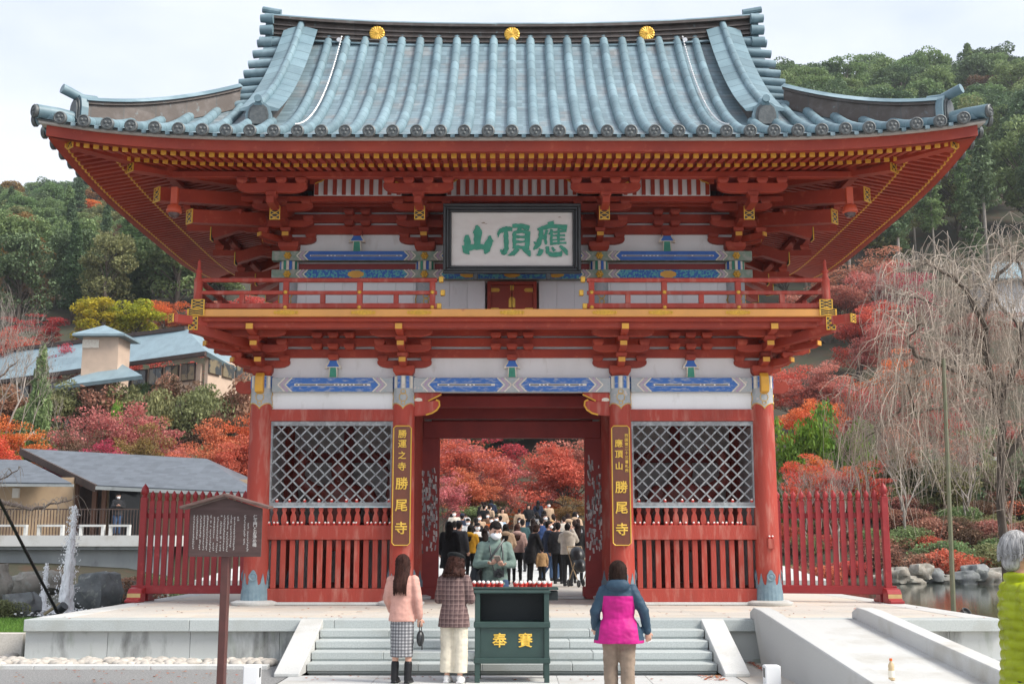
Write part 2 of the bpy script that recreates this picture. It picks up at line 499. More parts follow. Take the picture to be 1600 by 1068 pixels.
# main ridge: stacked courses that rise a little to the ends
def sweep(name, path, sect, m, parent, smooth=None):
    """sect: list of (side, up) ; path: list of (pos, sidevec)"""
    b = MB(); n = len(sect); vs_, fs = [], []
    for p, sd in path:
        p, sd = Vector(p), Vector(sd)
        for (a, u) in sect: vs_.append(p + sd*a + Vector((0,0,u)))
    for i in range(len(path)-1):
        for k in range(n):
            k2 = (k+1) % n
            fs.append((i*n+k, i*n+k2, (i+1)*n+k2, (i+1)*n+k))
    fs.append(tuple(range(n-1,-1,-1))); fs.append(tuple((len(path)-1)*n+k for k in range(n)))
    b.add(vs_, fs)
    bm = bmesh.new()
    o = b.build(name, m, parent, smooth=smooth)
    bm.from_mesh(o.data); bmesh.ops.recalc_face_normals(bm, faces=bm.faces); bm.to_mesh(o.data); bm.free()
    return o
def rz_(x): return 0.22*(abs(x)/5.3)**2.5
rxs = [-5.12+10.24*i/24 for i in range(25)]
z0 = 11.80
courses = [(0.0,0.14,0.42),(0.14,0.10,0.37),(0.24,0.035,0.46),(0.275,0.085,0.34),(0.36,0.03,0.40),(0.39,0.085,0.32),(0.475,0.03,0.37),(0.505,0.085,0.30),(0.59,0.03,0.35),(0.62,0.10,0.28),(0.72,0.06,0.40)]
for k, (dz, h, w) in enumerate(courses):
    path = [((x, YM, z0+dz+rz_(x)), (0,1,0)) for x in rxs]
    mm = M['patinax'] if h < 0.04 and k in (2,) else M['patinabrown']
    sweep('ridge_course', path, [(-w,0),(w,0),(w,h),(-w,h)], mm, roof_o)
path = [((x, YM, z0+0.78+rz_(x)), (0,1,0)) for x in [-5.3]+rxs+[5.3]]
sweep('ridge_cap', path, [(0.30*math.cos(t)*1.0, 0.16*math.sin(t)) for t in [math.pi*i/10 for i in range(11)]], M['patinax'], roof_o, 50)
for sx in (-1, 1):
    b = MB()
    x = sx*5.1
    b.box(min(x, x+sx*0.14), max(x, x+sx*0.14), YM-0.40, YM+0.40, 11.83, 12.76)
    for k, zz in enumerate((11.93, 12.20, 12.46)):
        b.tube([(x-sx*0.03, YM-0.44, zz+rz_(5.3)), (x+sx*0.24, YM-0.44, zz+rz_(5.3))], [0.11, 0.115-0.015*k], 12)
    b.tube([(x-sx*0.1, YM, 12.80+rz_(5.3)), (x+sx*0.30, YM, 12.87+rz_(5.3))], 0.07, 10)
    b.build('ridge_end_ornament', M['patinax'], roof_o, smooth=35)
# chrysanthemum medallions
b = MB(); prof_n = 32
for ring in ((0.0, 0.07), (0.155, 0.055), (0.165, 0.0)):
    pass
vs_ = [(0,-0.05,0)]
for k in range(prof_n):
    t = 2*math.pi*k/prof_n
    vs_.append((0.135*math.cos(t), -0.055+0.022*(k % 2), 0.135*math.sin(t)))
for k in range(prof_n):
    t = 2*math.pi*k/prof_n; rr = 0.165 if k % 2 == 0 else 0.152
    vs_.append((rr*math.cos(t), -0.02, rr*math.sin(t)))
for k in range(prof_n):
    t = 2*math.pi*k/prof_n
    vs_.append((0.165*math.cos(t), 0.02, 0.165*math.sin(t)))
fs = []
for k in range(prof_n):
    k2 = (k+1) % prof_n
    fs += [(0, 1+k, 1+k2), (1+k, 1+prof_n+k, 1+prof_n+k2, 1+k2), (1+prof_n+k, 1+2*prof_n+k, 1+2*prof_n+k2, 1+prof_n+k2)]
b.add(vs_, fs)
b.ell((0,-0.05,0), (0.035,0.02,0.035), nu=10, nv=6)
med = b.build('gold_medallion', M['gold'], roof_o, loc=(0, YM-0.37, 12.36), local=True)
for x in (-2.87, 2.87):
    inst(med, roof_o, Vector((x, YM-0.37, 12.38)) - wloc(roof_o), scale=(1, 0.5, 1))
med.scale = (1, 0.5, 1)

# descending ridges, verge rolls, hip ridges
onig = []
def onigawara(parent, p, rz, w, h, mb_dark=True):
    b = MB()
    def outline(sw, sh):
        pts = [(-sw,0),(sw,0),(sw*1.04,sh*0.5)]
        for i in range(7):
            t = math.pi*i/6; pts.append((sw*math.cos(t)*0.98, sh*0.62+sh*0.38*math.sin(t)))
        pts.append((-sw*1.04, sh*0.5)); return pts
    b.cur = 0; b.prism(outline(w/2, h), (0,0,0), (1,0,0), (0,0,1), (0,0.12,0))
    b.cur = 1; b.prism(outline(w/2*0.80, h*0.86), (0,-0.025,0.02), (1,0,0), (0,0,1), (0,0.02,0))
    b.cur = 1; b.prism(outline(w/2*0.62, h*0.74), (0,-0.05,0.03), (1,0,0), (0,0,1), (0,0.02,0))
    o = b.build('ridge_end_tile', [M['patinax'], M['tiledisc']], parent, loc=p, rz=rz, local=True)
    return o
for sx in (-1, 1):
    for side in (0, 1):
        xs = sx*4.50
        rr = [1.55+(5.15-1.55)*i/14 for i in range(15)]
        def pt(r, x=xs): return (x, YE0+r if side == 0 else YE1-r, zf(x, r))
        base = sweep('descending_ridge', [(pt(r), (1,0,0)) for r in rr], [(-0.20,-0.05),(0.20,-0.05),(0.20,0.30),(-0.20,0.30)], M['patinabrown'], roof_o)
        sweep('ridge_cap', [(pt(r), (1,0,0)) for r in [1.47]+rr], [(-0.34,0.27),(0.34,0.27),(0.36,0.31),(0.12,0.38),(-0.12,0.38),(-0.36,0.31)], M['patina'], roof_o, 30)
        MB().tube([Vector(pt(r))+Vector((0,0,0.40)) for r in [1.40]+rr+[5.3]], 0.075, 10).build('tile_roll', M['patina'], roof_o, smooth=60)
        p = Vector(pt(1.45))
        onigawara(roof_o, (p.x, p.y+(-0.02 if side == 0 else 0.02), p.z-0.02), 0 if side == 0 else math.pi, 0.44, 0.46)
        MB().tube([p+Vector((0,-0.12 if side == 0 else 0.12,0.47)), p+Vector((0,0.25 if side == 0 else -0.25,0.44))], 0.07, 10).build('tile_roll', M['patinax'], roof_o, smooth=60)
        # verge rolls
        for k in range(8):
            r = 2.55 + k*0.36
            a = Vector(pt(r, sx*4.84)); c = Vector(pt(r, sx*(XG+0.14))); c.z -= 0.03
            MB().tube([a+Vector((0,0,0.10)), c+Vector((0,0,0.08))], 0.085, 12).build('verge_roll', M['patinax'], roof_o, smooth=60)
        # hip ridge
        hp = []
        for i in range(13):
            t = i/12; r = RG+0.05 - (RG-0.50)*t
            x = sx*(XE-r); y = YE0+r if side == 0 else YE1-r
            hp.append((x, y, zf(x, r)))
        sdv = (0.7071*sx, 0.7071 if side == 0 else -0.7071, 0)
        sweep('hip_ridge', [(p, sdv) for p in hp], [(-0.14,-0.05),(0.14,-0.05),(0.14,0.30),(-0.14,0.30)], M['patinabrown'], roof_o)
        sweep('hip_ridge_course', [(p, sdv) for p in hp], [(-0.18,0.30),(0.18,0.30),(0.18,0.35),(-0.18,0.35)], M['patinabrown'], roof_o)
        sweep('ridge_cap', [(p, sdv) for p in hp], [(-0.22,0.35),(0.22,0.35),(0.10,0.44),(-0.10,0.44)], M['patinax'], roof_o, 30)
        od = Vector((sx, -1 if side == 0 else 1, 0)).normalized()
        e = Vector(hp[-1])
        MB().tube([Vector(hp[-2])+Vector((0,0,0.42)), e+Vector((0,0,0.43)), e+od*0.36+Vector((0,0,0.52))], [0.075,0.08,0.085], 10).build('tile_roll', M['patinax'], roof_o, smooth=60)
        rz = math.atan2(od.y, od.x) + math.pi/2
        onigawara(roof_o, e+od*0.10+Vector((0,0,-0.03)), rz, 0.42, 0.50)
        # single roll running out over the corner
        tip = Vector((sx*(XE-0.01), YE0+0.01 if side == 0 else YE1-0.01, zf(XE, 0)+0.10))
        MB().tube([e+Vector((0,0,0.05)), (e+tip)/2+Vector((0,0,0.05)), tip], [0.11,0.11,0.12], 12).build('tile_roll', M['patinax'], roof_o, smooth=60)
        put_disc(tip.x+od.x*0.02, tip.y+od.y*0.02, tip.z, rz)

# chains laid over the roof (separate things)
for sx in (-1, 1):
    b = MB(); k = 0
    pts = []
    for i in range(60):
        r = 5.15 - i*5.1/59
        pts.append(Vector((sx*(3.62-0.05*i/59), YE0+r-0.02, zf(3.6, r)+0.165)))
    pts.insert(0, Vector((sx*3.66, YM-0.44, 12.14)))
    for i in range(len(pts)-1):
        a, c = pts[i], pts[i+1]; d = (c-a)
        for q in range(2):
            mid = a + d*(0.25+0.5*q)
            rot = d.to_track_quat('X', 'Z').to_matrix()
            if q: rot = rot @ Matrix.Rotation(R(90), 3, 'X')
            b.ell(mid, (0.036, 0.02, 0.011), rot, 6, 4)
    b.tube([(sx*3.66, YM-0.50, 12.18), (sx*3.66, YM-0.38, 12.18)], 0.05, 8)
    o = b.build('roof_chain', mat('steel_chain', (0.62,0.62,0.62), 0.35, metal=0.7), None, loc=(sx*3.6, YE0, ZE))
    tag(o, 'pale metal chain hanging down the %s side of the tiled roof' % ('left' if sx < 0 else 'right'), 'chain', 'chains on the roof')

# ---- eaves: fascia boards, soffit and rafters
def eave_strip(name, y_off, z0_, z1_, thick, m, x_end):
    """front, back and both side boards as one ring following the upsweep"""
    for sx, sy in ((0,-1),(0,1),(-1,0),(1,0)):
        path = []
        for i in range(33):
            t = -1+2*i/32
            if sx == 0:
                x = t*(XE-x_end); y = YE0+y_off if sy < 0 else YE1-y_off
                path.append(((x, y, eup(x)), (0,-sy,0)))
            else:
                half = YM-YE0-y_off-thick-0.003; y = YM+t*half; x = sx*(XE-y_off)
                path.append(((x, y, upsw(min(y-YE0, YE1-y), 0)), (-sx,0,0)))
        sweep(name, path, [(0,z0_),(thick,z0_),(thick,z1_),(0,z1_)], m, roof_o)
eave_strip('eave_edge_board', 0.07, 8.25, 8.285, 0.25, M['stucco'], 0.03)
eave_strip('eave_fascia', 0.14, 8.07, 8.247, 0.10, M['red'], 0.14)
# under-tile dark course
eave_strip('tile_bed', 0.03, 8.287, 8.302, 0.3, M['tiledisc'], 0.0)
# soffit
sf = MB()
for side in (0, 1):
    rows = []
    for r, z in ((0.18,8.07),(1.0,8.21),(1.005,8.16),(2.4,8.425),(3.4,8.615)):
        xl = XE-r
        rows.append([(-xl+2*xl*j/40, YE0+r if side == 0 else YE1-r, z+upsw(XE-abs(-xl+2*xl*j/40), r)) for j in range(41)])
    sf.grid(rows)
for sx in (-1, 1):
    rows = []
    for r, z in ((0.18,8.07),(1.0,8.21),(1.005,8.16),(2.4,8.425),(3.4,8.615)):
        ya, yb = YE0+r, YE1-r
        rows.append([(sx*(XE-r), ya+(yb-ya)*j/24, z+upsw(min(ya+(yb-ya)*j/24-YE0, YE1-ya-(yb-ya)*j/24), r)) for j in range(25)])
    sf.grid(rows)
sf.build('soffit', M['red'], roof_o)

def rafter_mesh(L, slope, gl=0.012):
    b = MB(); w, h = 0.082, 0.098
    b.cur = 0; b.bar((0,0,0), (0,L,slope*L), w, h)
    b.cur = 1; b.box(-w/2-0.003, w/2+0.003, -gl, 0.02, -h/2-0.003, h/2+0.003)
    return b
rcache = {}
def rafter(x, y, z, L, slope, rz):
    key = (round(L, 2), slope)
    if key not in rcache:
        o = rafter_mesh(key[0], slope).build('rafter', [M['red'], M['goldpaint']], roof_o, loc=(x, y, z), local=True)
        rcache[key] = o
    else: o = inst(rcache[key], roof_o)
    o.location = Vector((x, y, z)) - wloc(roof_o)
    o.rotation_euler = (0, 0, rz)
SP = 0.1615
rest = MB()
nr = 0
for row, (off, ze, Lmax, slope) in enumerate(((0.35, 8.075, 0.85, 0.17), (1.0, 8.135, 2.3, 0.19))):
    n = int((XE-off-0.12)/SP)
    for i in range(-n, n+1):
        x = i*SP
        L = min(Lmax, max(0.12, XE-abs(x)-off-0.1))
        rafter(x, YE0+off, ze+eup(x)*(1-0.12*row), L, slope, 0); nr += 1
    n2 = int((YM-YE0-off-0.12)/SP)
    for sx in (-1, 1):
        for j in range(-n2, n2+1):
            y = YM + j*SP
            L = min(Lmax, max(0.12, min(y-YE0, YE1-y)-off-0.1))
            z = ze+upsw(min(y-YE0, YE1-y), 0)*(1-0.12*row)
            if y < YM-1.7 and nr < 298:
                rafter(sx*(XE-off), y, z, L, slope, R(90)*sx); nr += 1
            else:
                w, h = 0.082, 0.098
                rest.cur = 0; rest.bar((sx*(XE-off), y, z), (sx*(XE-off-L), y, z+slope*L), w, h)
                rest.cur = 1; rest.box(min(sx*(XE-off-0.02), sx*(XE-off+0.012)), max(sx*(XE-off-0.02), sx*(XE-off+0.012)), y-w/2-0.003, y+w/2+0.003, z-h/2-0.003, z+h/2+0.003)
tag(rest.build('rafter_rest', [M['red'], M['goldpaint']], roof_o), kind='stuff')
# boards carrying the flying rafters
eave_strip('rafter_board', 0.93, 8.185, 8.215, 0.10, M['red'], 1.0)

def lattice_plate(w, h):
    """gilt openwork plate facing -Y: frame and crossing bars over black"""
    b = MB()
    b.cur = 1; b.box(-w/2+0.005, w/2-0.005, 0.0, 0.02, -h/2+0.005, h/2-0.005)
    b.cur = 0
    t = 0.016
    b.box(-w/2, w/2, -0.012, 0.012, h/2-t, h/2); b.box(-w/2, w/2, -0.012, 0.012, -h/2, -h/2+t)
    b.box(-w/2, -w/2+t, -0.012, 0.012, -h/2+t, h/2-t); b.box(w/2-t, w/2, -0.012, 0.012, -h/2+t, h/2-t)
    n = 3
    for i in range(n):
        za = -h/2+h*(i)/n; zb = -h/2+h*(i+1)/n
        b.bar((-w/2+t,-0.004,za), (w/2-t,-0.004,zb), 0.013, 0.014, (0,1,0))
        b.bar((w/2-t,-0.001,za), (-w/2+t,-0.001,zb), 0.013, 0.014, (0,1,0))
        b.ell((0,-0.006,(za+zb)/2), (0.022,0.01,0.022), nu=8, nv=4)
    return b
plate_o = [None]
def put_plate(p, rz, s=1.0):
    if plate_o[0] is None:
        plate_o[0] = lattice_plate(0.19, 0.25).build('gilt_plate', [M['gold'], M['black']], gate, loc=(0,0,0), local=True)
        o = plate_o[0]
    else: o = inst(plate_o[0], gate)
    o.location = Vector(p) - wloc(gate); o.rotation_euler = (0, 0, rz); o.scale = (s, 1, s)
    return o
# hip rafters with gilt end plates
for sx in (-1, 1):
    for sy in (-1, 1):
        od = Vector((sx, sy, 0)).normalized()
        rz = math.atan2(od.y, od.x) + math.pi/2
        yb = YU if sy < 0 else YUR
        def dp(t, z): return Vector((sx*(UO+t), yb+sy*t, z))
        for (t1, z1, t0, z0_, w, h) in ((3.12,8.33,1.9,8.30,0.2,0.25), (2.35,8.17,0.2,8.42,0.2,0.24), (1.98,7.74,0.0,8.15,0.19,0.24), (1.52,7.47,0.0,7.80,0.19,0.24)):
            MB().bar(dp(t0,z0_), dp(t1,z1), w, h).build('corner_beam', M['red'], gate)
            put_plate(dp(t1,z1)+od*0.012, rz, 1.05)
# ---- lower storey
# column pedestals, columns, shoes, painted sleeves
ped = MB().lathe([(0.40,0.0),(0.42,0.03),(0.42,0.055),(0.33,0.085),(0.0,0.085)], n=28).build('column_base', M['granite'], gate, loc=(XO, YC, HP), smooth=40, local=True)
colm = MB().lathe([(0.226,0.06),(0.222,0.7),(0.212,1.8),(0.205,3.0),(0.192,4.11)], n=32).build('column', M['redold'], gate, loc=(XO, YC, HP), smooth=50, local=True)
b = MB(); n = 64; vs_, fs = [], []
for k in range(n):
    t = 2*math.pi*k/n
    a = (t*4/(2*math.pi)) % 1.0            # four lobes
    e = abs(a-0.5)*2
    lobe = 0.30+0.26*max(0, 1-(e/0.45)**2)**0.5 if e < 0.45 else 0.30+0.20*max(0.0, (e-0.72)/0.28)
    rib = 0.006*math.cos(t*22)
    for (rr, z) in ((0.250+rib, 0.07), (0.243+rib, 0.24), (0.236, 0.29), (0.234, 0.06+lobe), (0.215, 0.06+lobe)):
        vs_.append((rr*math.cos(t+R(45)), rr*math.sin(t+R(45)), z))
for k in range(n):
    k2 = (k+1) % n
    for q in range(4): fs.append((k*5+q, k2*5+q, k2*5+q+1, k*5+q+1))
b.add(vs_, fs)
b.cur = 0
for a in (0, 90, 180, 270):
    t = R(a-90)
    b.lathe([(0.075,0),(0.08,0.012),(0.06,0.016),(0.05,0.008),(0.03,0.014),(0.0,0.018)], (0.234*math.cos(t), 0.234*math.sin(t), 0.50), 14, Matrix.Rotation(t, 3, 'Z') @ Matrix.Rotation(R(90), 3, 'Y'))
shoe = b.build('column_shoe', M['bluefoot'], gate, loc=(XO, YC, HP), smooth=35, local=True)
b = MB(); n = 48; vs_, fs = [], []
for k in range(n):
    t = 2*math.pi*k/n
    lob = 0.10*abs(math.cos(2*t+math.pi/2))**0.7
    for (rr, z) in ((0.196, 3.50+lob), (0.202, 3.50+lob), (0.199, 3.85), (0.203, 3.86), (0.197, 4.12)):
        vs_.append((rr*math.cos(t), rr*math.sin(t), z))
for k in range(n):
    k2 = (k+1) % n
    for q in range(4): fs.append((k*5+q, k2*5+q, k2*5+q+1, k*5+q+1))
b.add(vs_, fs)
b.cur = 1
for k in range(16):                        # blue and white reeding at the very top
    t = 2*math.pi*k/16
    b.cur = 1 if k % 2 else 2
    b.cbox((0.203*math.cos(t), 0.203*math.sin(t), 4.0), (0.014, 0.055, 0.22), Matrix.Rotation(t, 3, 'Z'))
b.cur = 3
for k in range(n):                         # gilt scalloped hem
    t0, t1 = 2*math.pi*k/n, 2*math.pi*(k+1)/n
    l0 = 3.51+0.10*abs(math.cos(2*t0+math.pi/2))**0.7; l1 = 3.51+0.10*abs(math.cos(2*t1+math.pi/2))**0.7
    b.tube([(0.204*math.cos(t0), 0.204*math.sin(t0), l0), (0.204*math.cos(t1), 0.204*math.sin(t1), l1)], 0.009, 4, False)
for a in range(4):                         # gilt scroll
    for (rr, dz) in ((0.075, 0.0), (0.045, 0.10), (0.035, -0.10)):
        pts = []
        for i in range(11):
            q = 2*math.pi*i/10; th = R(90*a-90) + rr*math.cos(q)/0.2
            pts.append((0.205*math.cos(th), 0.205*math.sin(th), 3.72+dz+rr*math.sin(q)))
        b.tube(pts, 0.006, 4, False)
sleeve = b.build('painted_sleeve', [M['greypaint'], M['blue'], M['cream'], M['gold']], gate, loc=(XO, YC, HP), smooth=35, local=True)
firstc = True
for (x, y) in [(sx*X, y) for y in (YC, YM, YR) for X in (XI, XO) for sx in (-1, 1)]:
    for o in (ped, colm, shoe, sleeve):
        if y == YM and o is sleeve and abs(x) < XO: continue
        q = o if firstc else inst(o, gate)
        q.location = Vector((x, y, HP)) - wloc(gate)
        if o is colm: q.rotation_euler = (0, 0, rnd.uniform(0, 6.28))
    firstc = False

def beam(name, x0, x1, y0, y1, z0, z1, m, bevel=0.01, parent=None):
    return MB().box(x0, x1, y0, y1, z0, z1).build(name, m, parent or gate, bevel=bevel)

# bays: kick beam, slats, rail, balusters, lattice window, beams
slat = MB().box(-0.048, 0.048, -0.03, 0.03, 0, 0.86).build('slat', M['redold'], gate, loc=(0,0,0), bevel=0.008, local=True)
bal_prof = [(0,0.0),(0.035,0.0),(0.05,0.06),(0.055,0.12),(0.045,0.18),(0.026,0.225),(0.026,0.245),(0.04,0.265),(0.045,0.295),(0.036,0.325),(0.0,0.34)]
bl = MB()
pl = [(r, z) for r, z in bal_prof] + [(-r, z) for r, z in reversed(bal_prof[1:-1])]
bl.prism(pl, (0,-0.025,0), (1,0,0), (0,0,1), (0,0.05,0))
balu = bl.build('baluster', M['redold'], gate, loc=(0,0,0), bevel=0.006, local=True)
fs1 = fb1 = True
LW0, LW1 = 2.43, 3.82
for sx in (-1, 1):
    for (yp, front) in ((YC, 1), (YR, 0)):
        xa, xb = sorted((sx*(XI+0.17), sx*(XO-0.17)))
        beam('kick_beam', xa, xb, yp-0.075, yp+0.075, HP+0.05, 0.90, M['redold'])
        beam('sill_stone', xa-0.05, xb+0.05, yp-0.13, yp+0.13, HP+0.001, HP+0.052, M['granite'])
        beam('rail_beam', xa, xb, yp-0.085, yp+0.085, 1.76, 2.02, M['redold'])
        n = 13
        for i in range(n):
            x = xa+0.06 + (xb-xa-0.12)*(i+0.5)/n
            q = slat if fs1 else inst(slat, gate); fs1 = False
            q.location = Vector((x, yp, 0.90)) - wloc(gate)
            q = balu if fb1 else inst(balu, gate); fb1 = False
            q.location = Vector((x, yp, 2.01)) - wloc(gate)
        # lattice window
        fr = MB()
        fr.box(xa, xb, yp-0.05, yp+0.05, 2.36, LW0); fr.box(xa, xb, yp-0.05, yp+0.05, LW1, 3.90)
        fr.box(xa, xa+0.06, yp-0.05, yp+0.05, LW0, LW1); fr.box(xb-0.06, xb, yp-0.05, yp+0.05, LW0, LW1)
        win = fr.build('lattice_window', M['greychar'], gate)
        beam('blue_rail', xa, xb, yp-0.06, yp+0.06, 2.335, 2.358, M['paleblue'], 0)
        wa, wb = xa+0.06, xb-0.06
        W, Hh = wb-wa, LW1-LW0
        sp = 0.232
        for d in (1, -1):
            k = -int(Hh/sp)-1
            while k*sp < W:
                # bar along u - d*v = k*sp
                pts = []
                u0 = k*sp
                lo, hi = max(0, -u0), min(Hh, W-u0)
                if hi-lo > 0.04:
                    a = (u0+lo, lo); c = (u0+hi, hi)
                    if d < 0: a, c = (W-a[0], a[1]), (W-c[0], c[1])
                    yy = yp-0.012*d
                    MB().bar((wa+a[0], yy, LW0+a[1]), (wa+c[0], yy, LW0+c[1]), 0.027, 0.022, (0,1,0)).build('lattice_bar', M['greychar'], win)
                k += 1
        beam('window_head_beam', xa, xb, yp-0.08, yp+0.08, 3.905, 4.12, M['redold'])
        MB().box(xa, xb, yp-0.02, yp+0.02, 4.12, 4.43).build('plaster_panel', M['white'], gate)
    # outer side walls and partition to the passage
    for (ya, yb) in ((YC+0.2, YM-0.2), (YM+0.2, YR-0.2)):
        x = sx*XO
        MB().box(x-0.03, x+0.03, ya, yb, HP+0.06, 4.43).build('plaster_panel', M['white'], gate)
        for (za, zb) in ((HP+0.05, 0.9), (1.76, 2.02), (3.9, 4.12)):
            beam('side_beam', x-0.08, x+0.08, ya, yb, za, zb, M['redold'])
        x = sx*XI
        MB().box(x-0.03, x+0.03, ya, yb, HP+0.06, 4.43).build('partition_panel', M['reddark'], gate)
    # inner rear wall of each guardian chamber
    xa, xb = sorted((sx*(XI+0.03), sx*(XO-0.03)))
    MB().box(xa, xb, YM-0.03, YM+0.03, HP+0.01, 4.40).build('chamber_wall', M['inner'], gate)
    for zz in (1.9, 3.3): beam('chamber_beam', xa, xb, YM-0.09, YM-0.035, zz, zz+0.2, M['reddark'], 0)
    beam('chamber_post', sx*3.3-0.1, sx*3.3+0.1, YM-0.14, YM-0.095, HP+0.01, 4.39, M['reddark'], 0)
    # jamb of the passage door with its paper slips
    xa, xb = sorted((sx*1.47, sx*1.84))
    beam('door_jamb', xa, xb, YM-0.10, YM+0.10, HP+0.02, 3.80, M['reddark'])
    beam('jamb_foot', xa-0.06, xb+0.06, YM-0.16, YM+0.16, HP+0.003, HP+0.24, M['reddark'])
    slips = MB()
    ns = 0
    while ns < 135:
        xx = rnd.uniform(xa+0.03, xb-0.03); zz = rnd.triangular(1.35, 3.5, 2.4)
        if sx < 0 and zz > 3.15: continue
        w, h = rnd.uniform(0.018, 0.04), rnd.uniform(0.05, 0.12)
        slips.cur = rnd.choice((0, 0, 1, 1, 2))
        slips.cbox((xx, YM-0.1015-0.0001*ns, zz), (w, 0.001, h), Matrix.Rotation(rnd.gauss(0, 0.15), 3, 'Y')); ns += 1
    tag(slips.build('paper_slips', [mat('slip_white', (0.50,0.48,0.46), 0.85), mat('slip_grey', (0.30,0.29,0.29), 0.85), mat('slip_dark', (0.12,0.11,0.11), 0.85)], gate), kind='stuff')
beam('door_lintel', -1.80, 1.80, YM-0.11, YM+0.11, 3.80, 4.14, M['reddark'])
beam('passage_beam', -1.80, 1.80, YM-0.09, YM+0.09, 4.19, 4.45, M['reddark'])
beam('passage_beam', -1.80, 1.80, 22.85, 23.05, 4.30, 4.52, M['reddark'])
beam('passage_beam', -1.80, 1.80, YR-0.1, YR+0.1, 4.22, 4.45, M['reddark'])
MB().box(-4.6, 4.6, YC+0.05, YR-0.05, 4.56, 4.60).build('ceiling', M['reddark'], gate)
for sx in (-1, 1):
    MB().box(min(sx*1.47,sx*1.15), max(sx*1.47,sx*1.15), YM+0.12, YM+0.18, HP+0.02, 3.78)
beam('threshold_stone', -1.46, 1.46, YM-0.16, YM+0.16, HP+0.002, HP+0.055, M['granite'])

# carved elbow brackets under the centre beam, gilt edged
for sx in (-1, 1):
    pl = [(0,0),(0.10,0.005),(0.22,0.02),(0.33,0.05),(0.42,0.11),(0.47,0.19),(0.46,0.27),(0.40,0.295),(0.30,0.27),(0.20,0.28),(0.0,0.28)]
    o = MB().prism(pl, (sx*1.80, YC-0.06, 4.00), (-sx,0,0), (0,0,1), (0,0.12,0)).build('carved_elbow', M['redold'], gate, bevel=0.008)
    MB().tube([(sx*(1.80-p[0]), YC-0.065, 4.00+p[1]) for p in pl[2:8]], 0.018, 6).build('gilt_edge', M['goldpaint'], o)
    pl2 = [(0,0),(0.26,0.0),(0.36,0.05),(0.50,0.12),(0.50,0.155),(0,0.155)]
    o = MB().prism(pl2, (sx*1.80, YC-0.06, 4.275), (-sx,0,0), (0,0,1), (0,0.12,0)).build('carved_elbow', M['redold'], gate, bevel=0.008)
    MB().tube([(sx*(1.80-p[0]), YC-0.065, 4.275+p[1]) for p in pl2[1:4]], 0.014, 6).build('gilt_edge', M['goldpaint'], o)
    MB().ell((sx*1.72, YC-0.045, 4.30), (0.11,0.02,0.055), nu=14, nv=8).build('shell_boss', M['cream'], gate, smooth=180)
    # protruding beam nose outside the corner column
    pl3 = [(0,0),(0.05,-0.02),(0.22,-0.02),(0.30,0.03),(0.32,0.12),(0.27,0.20),(0.20,0.215),(0.16,0.18),(0.10,0.215),(0,0.215)]
    o = MB().prism(pl3, (sx*(XO+0.17), YC-0.06, 4.43), (sx,0,0), (0,0,1), (0,0.12,0)).build('beam_nose', M['red'], gate, bevel=0.008)
    b = MB(); b.prism([(0.0,0),(0.13,0.02),(0.15,0.14),(0.13,0.30),(0.06,0.37),(0,0.37)], (sx*XO-0.075, YC-0.19, 4.40), (0,-1,0), (0,0,1), (0.15,0,0))
    b.build('gilt_beam_nose', M['goldpaint'], gate, bevel=0.01)

def painted_beam(x0, x1, yf, z0, z1, panels, base, fill, name='painted_beam', depth=0.18, line=True, endgreen=None, gem=None):
    """beam whose front carries raised coloured panels with chevron ends"""
    o = MB().box(x0, x1, yf, yf+depth, z0, z1).build(name, base, gate, bevel=0.008)
    h = z1-z0; zc = (z0+z1)/2; hh = h*0.47
    for (a, c) in panels:
        pl = [(a,0),(a+hh,hh),(c-hh,hh),(c,0),(c-hh,-hh),(a+hh,-hh)]
        pl = [(p[0], p[1]) for p in pl]
        MB().prism(pl, (0, yf-0.003, zc), (1,0,0), (0,0,1), (0,0.002,0)).build('painted_panel', fill, o)
        if line:
            b = MB(); u = a+hh*1.4
            b.cur = 0; b.box(a+hh*1.2, c-hh*1.2, yf-0.0055, yf-0.0032, zc-h*0.075, zc+h*0.075)
            b.cur = 1
            while u < c-hh*1.6:
                w = rnd.choice((0.04, 0.16, 0.3)); w = min(w, c-hh*1.4-u)
                b.box(u, u+w, yf-0.0065, yf-0.0056, zc-h*0.035, zc+h*0.035); u += w+0.03
            b.build('painted_line', [M['cream'], M['black']], o)
        if gem:
            for gx in gem:
                if a < gx < c:
                    MB().prism([(0.13*math.cos(t)*1.25, h*0.40*math.sin(t)) for t in [2*math.pi*i/8+R(22.5) for i in range(8)]], (gx, yf-0.006, zc), (1,0,0), (0,0,1), (0,0.003,0)).build('gilt_crest', M['goldpaint'], o)
        for (e, s) in ((a, -1), (c, 1)):
            b = MB()
            for q, (dx, mi) in enumerate(((0.0,0),(0.07,1),(0.13,0))):
                b.cur = mi
                tx = e + s*(dx+0.02)
                wv = 0.022 if mi == 0 else 0.04
                yq = yf-0.0035-0.0006*q
                b.bar((tx+s*0.0, yq, zc), (tx-s*hh, yq, zc+hh), wv, 0.001, (0,1,0))
                b.bar((tx+s*0.0, yq-0.0002, zc), (tx-s*hh, yq-0.0002, zc-hh), wv, 0.001, (0,1,0))
            b.build('painted_chevron', [M['cream'], M['pink']], o)
    return o
yb_ = YC-0.13
painted_beam(-XI+0.18, XI-0.18, yb_, 4.43, 4.70, [(-1.52,-0.16),(0.16,1.52)], M['greypaint'], M['blue'])
for sx in (-1, 1):
    xa, xb = sorted((sx*(XI+0.2), sx*(XO-0.2)))
    painted_beam(xa, xb, yb_, 4.43, 4.70, [(xa+0.26, xb-0.26)], M['greypaint'], M['blue'])
    MB().box(sx*XO-0.09, sx*XO+0.09, YC+0.2, YR-0.2, 4.43, 4.70).build('side_tie_beam', M['greypaint'], gate)
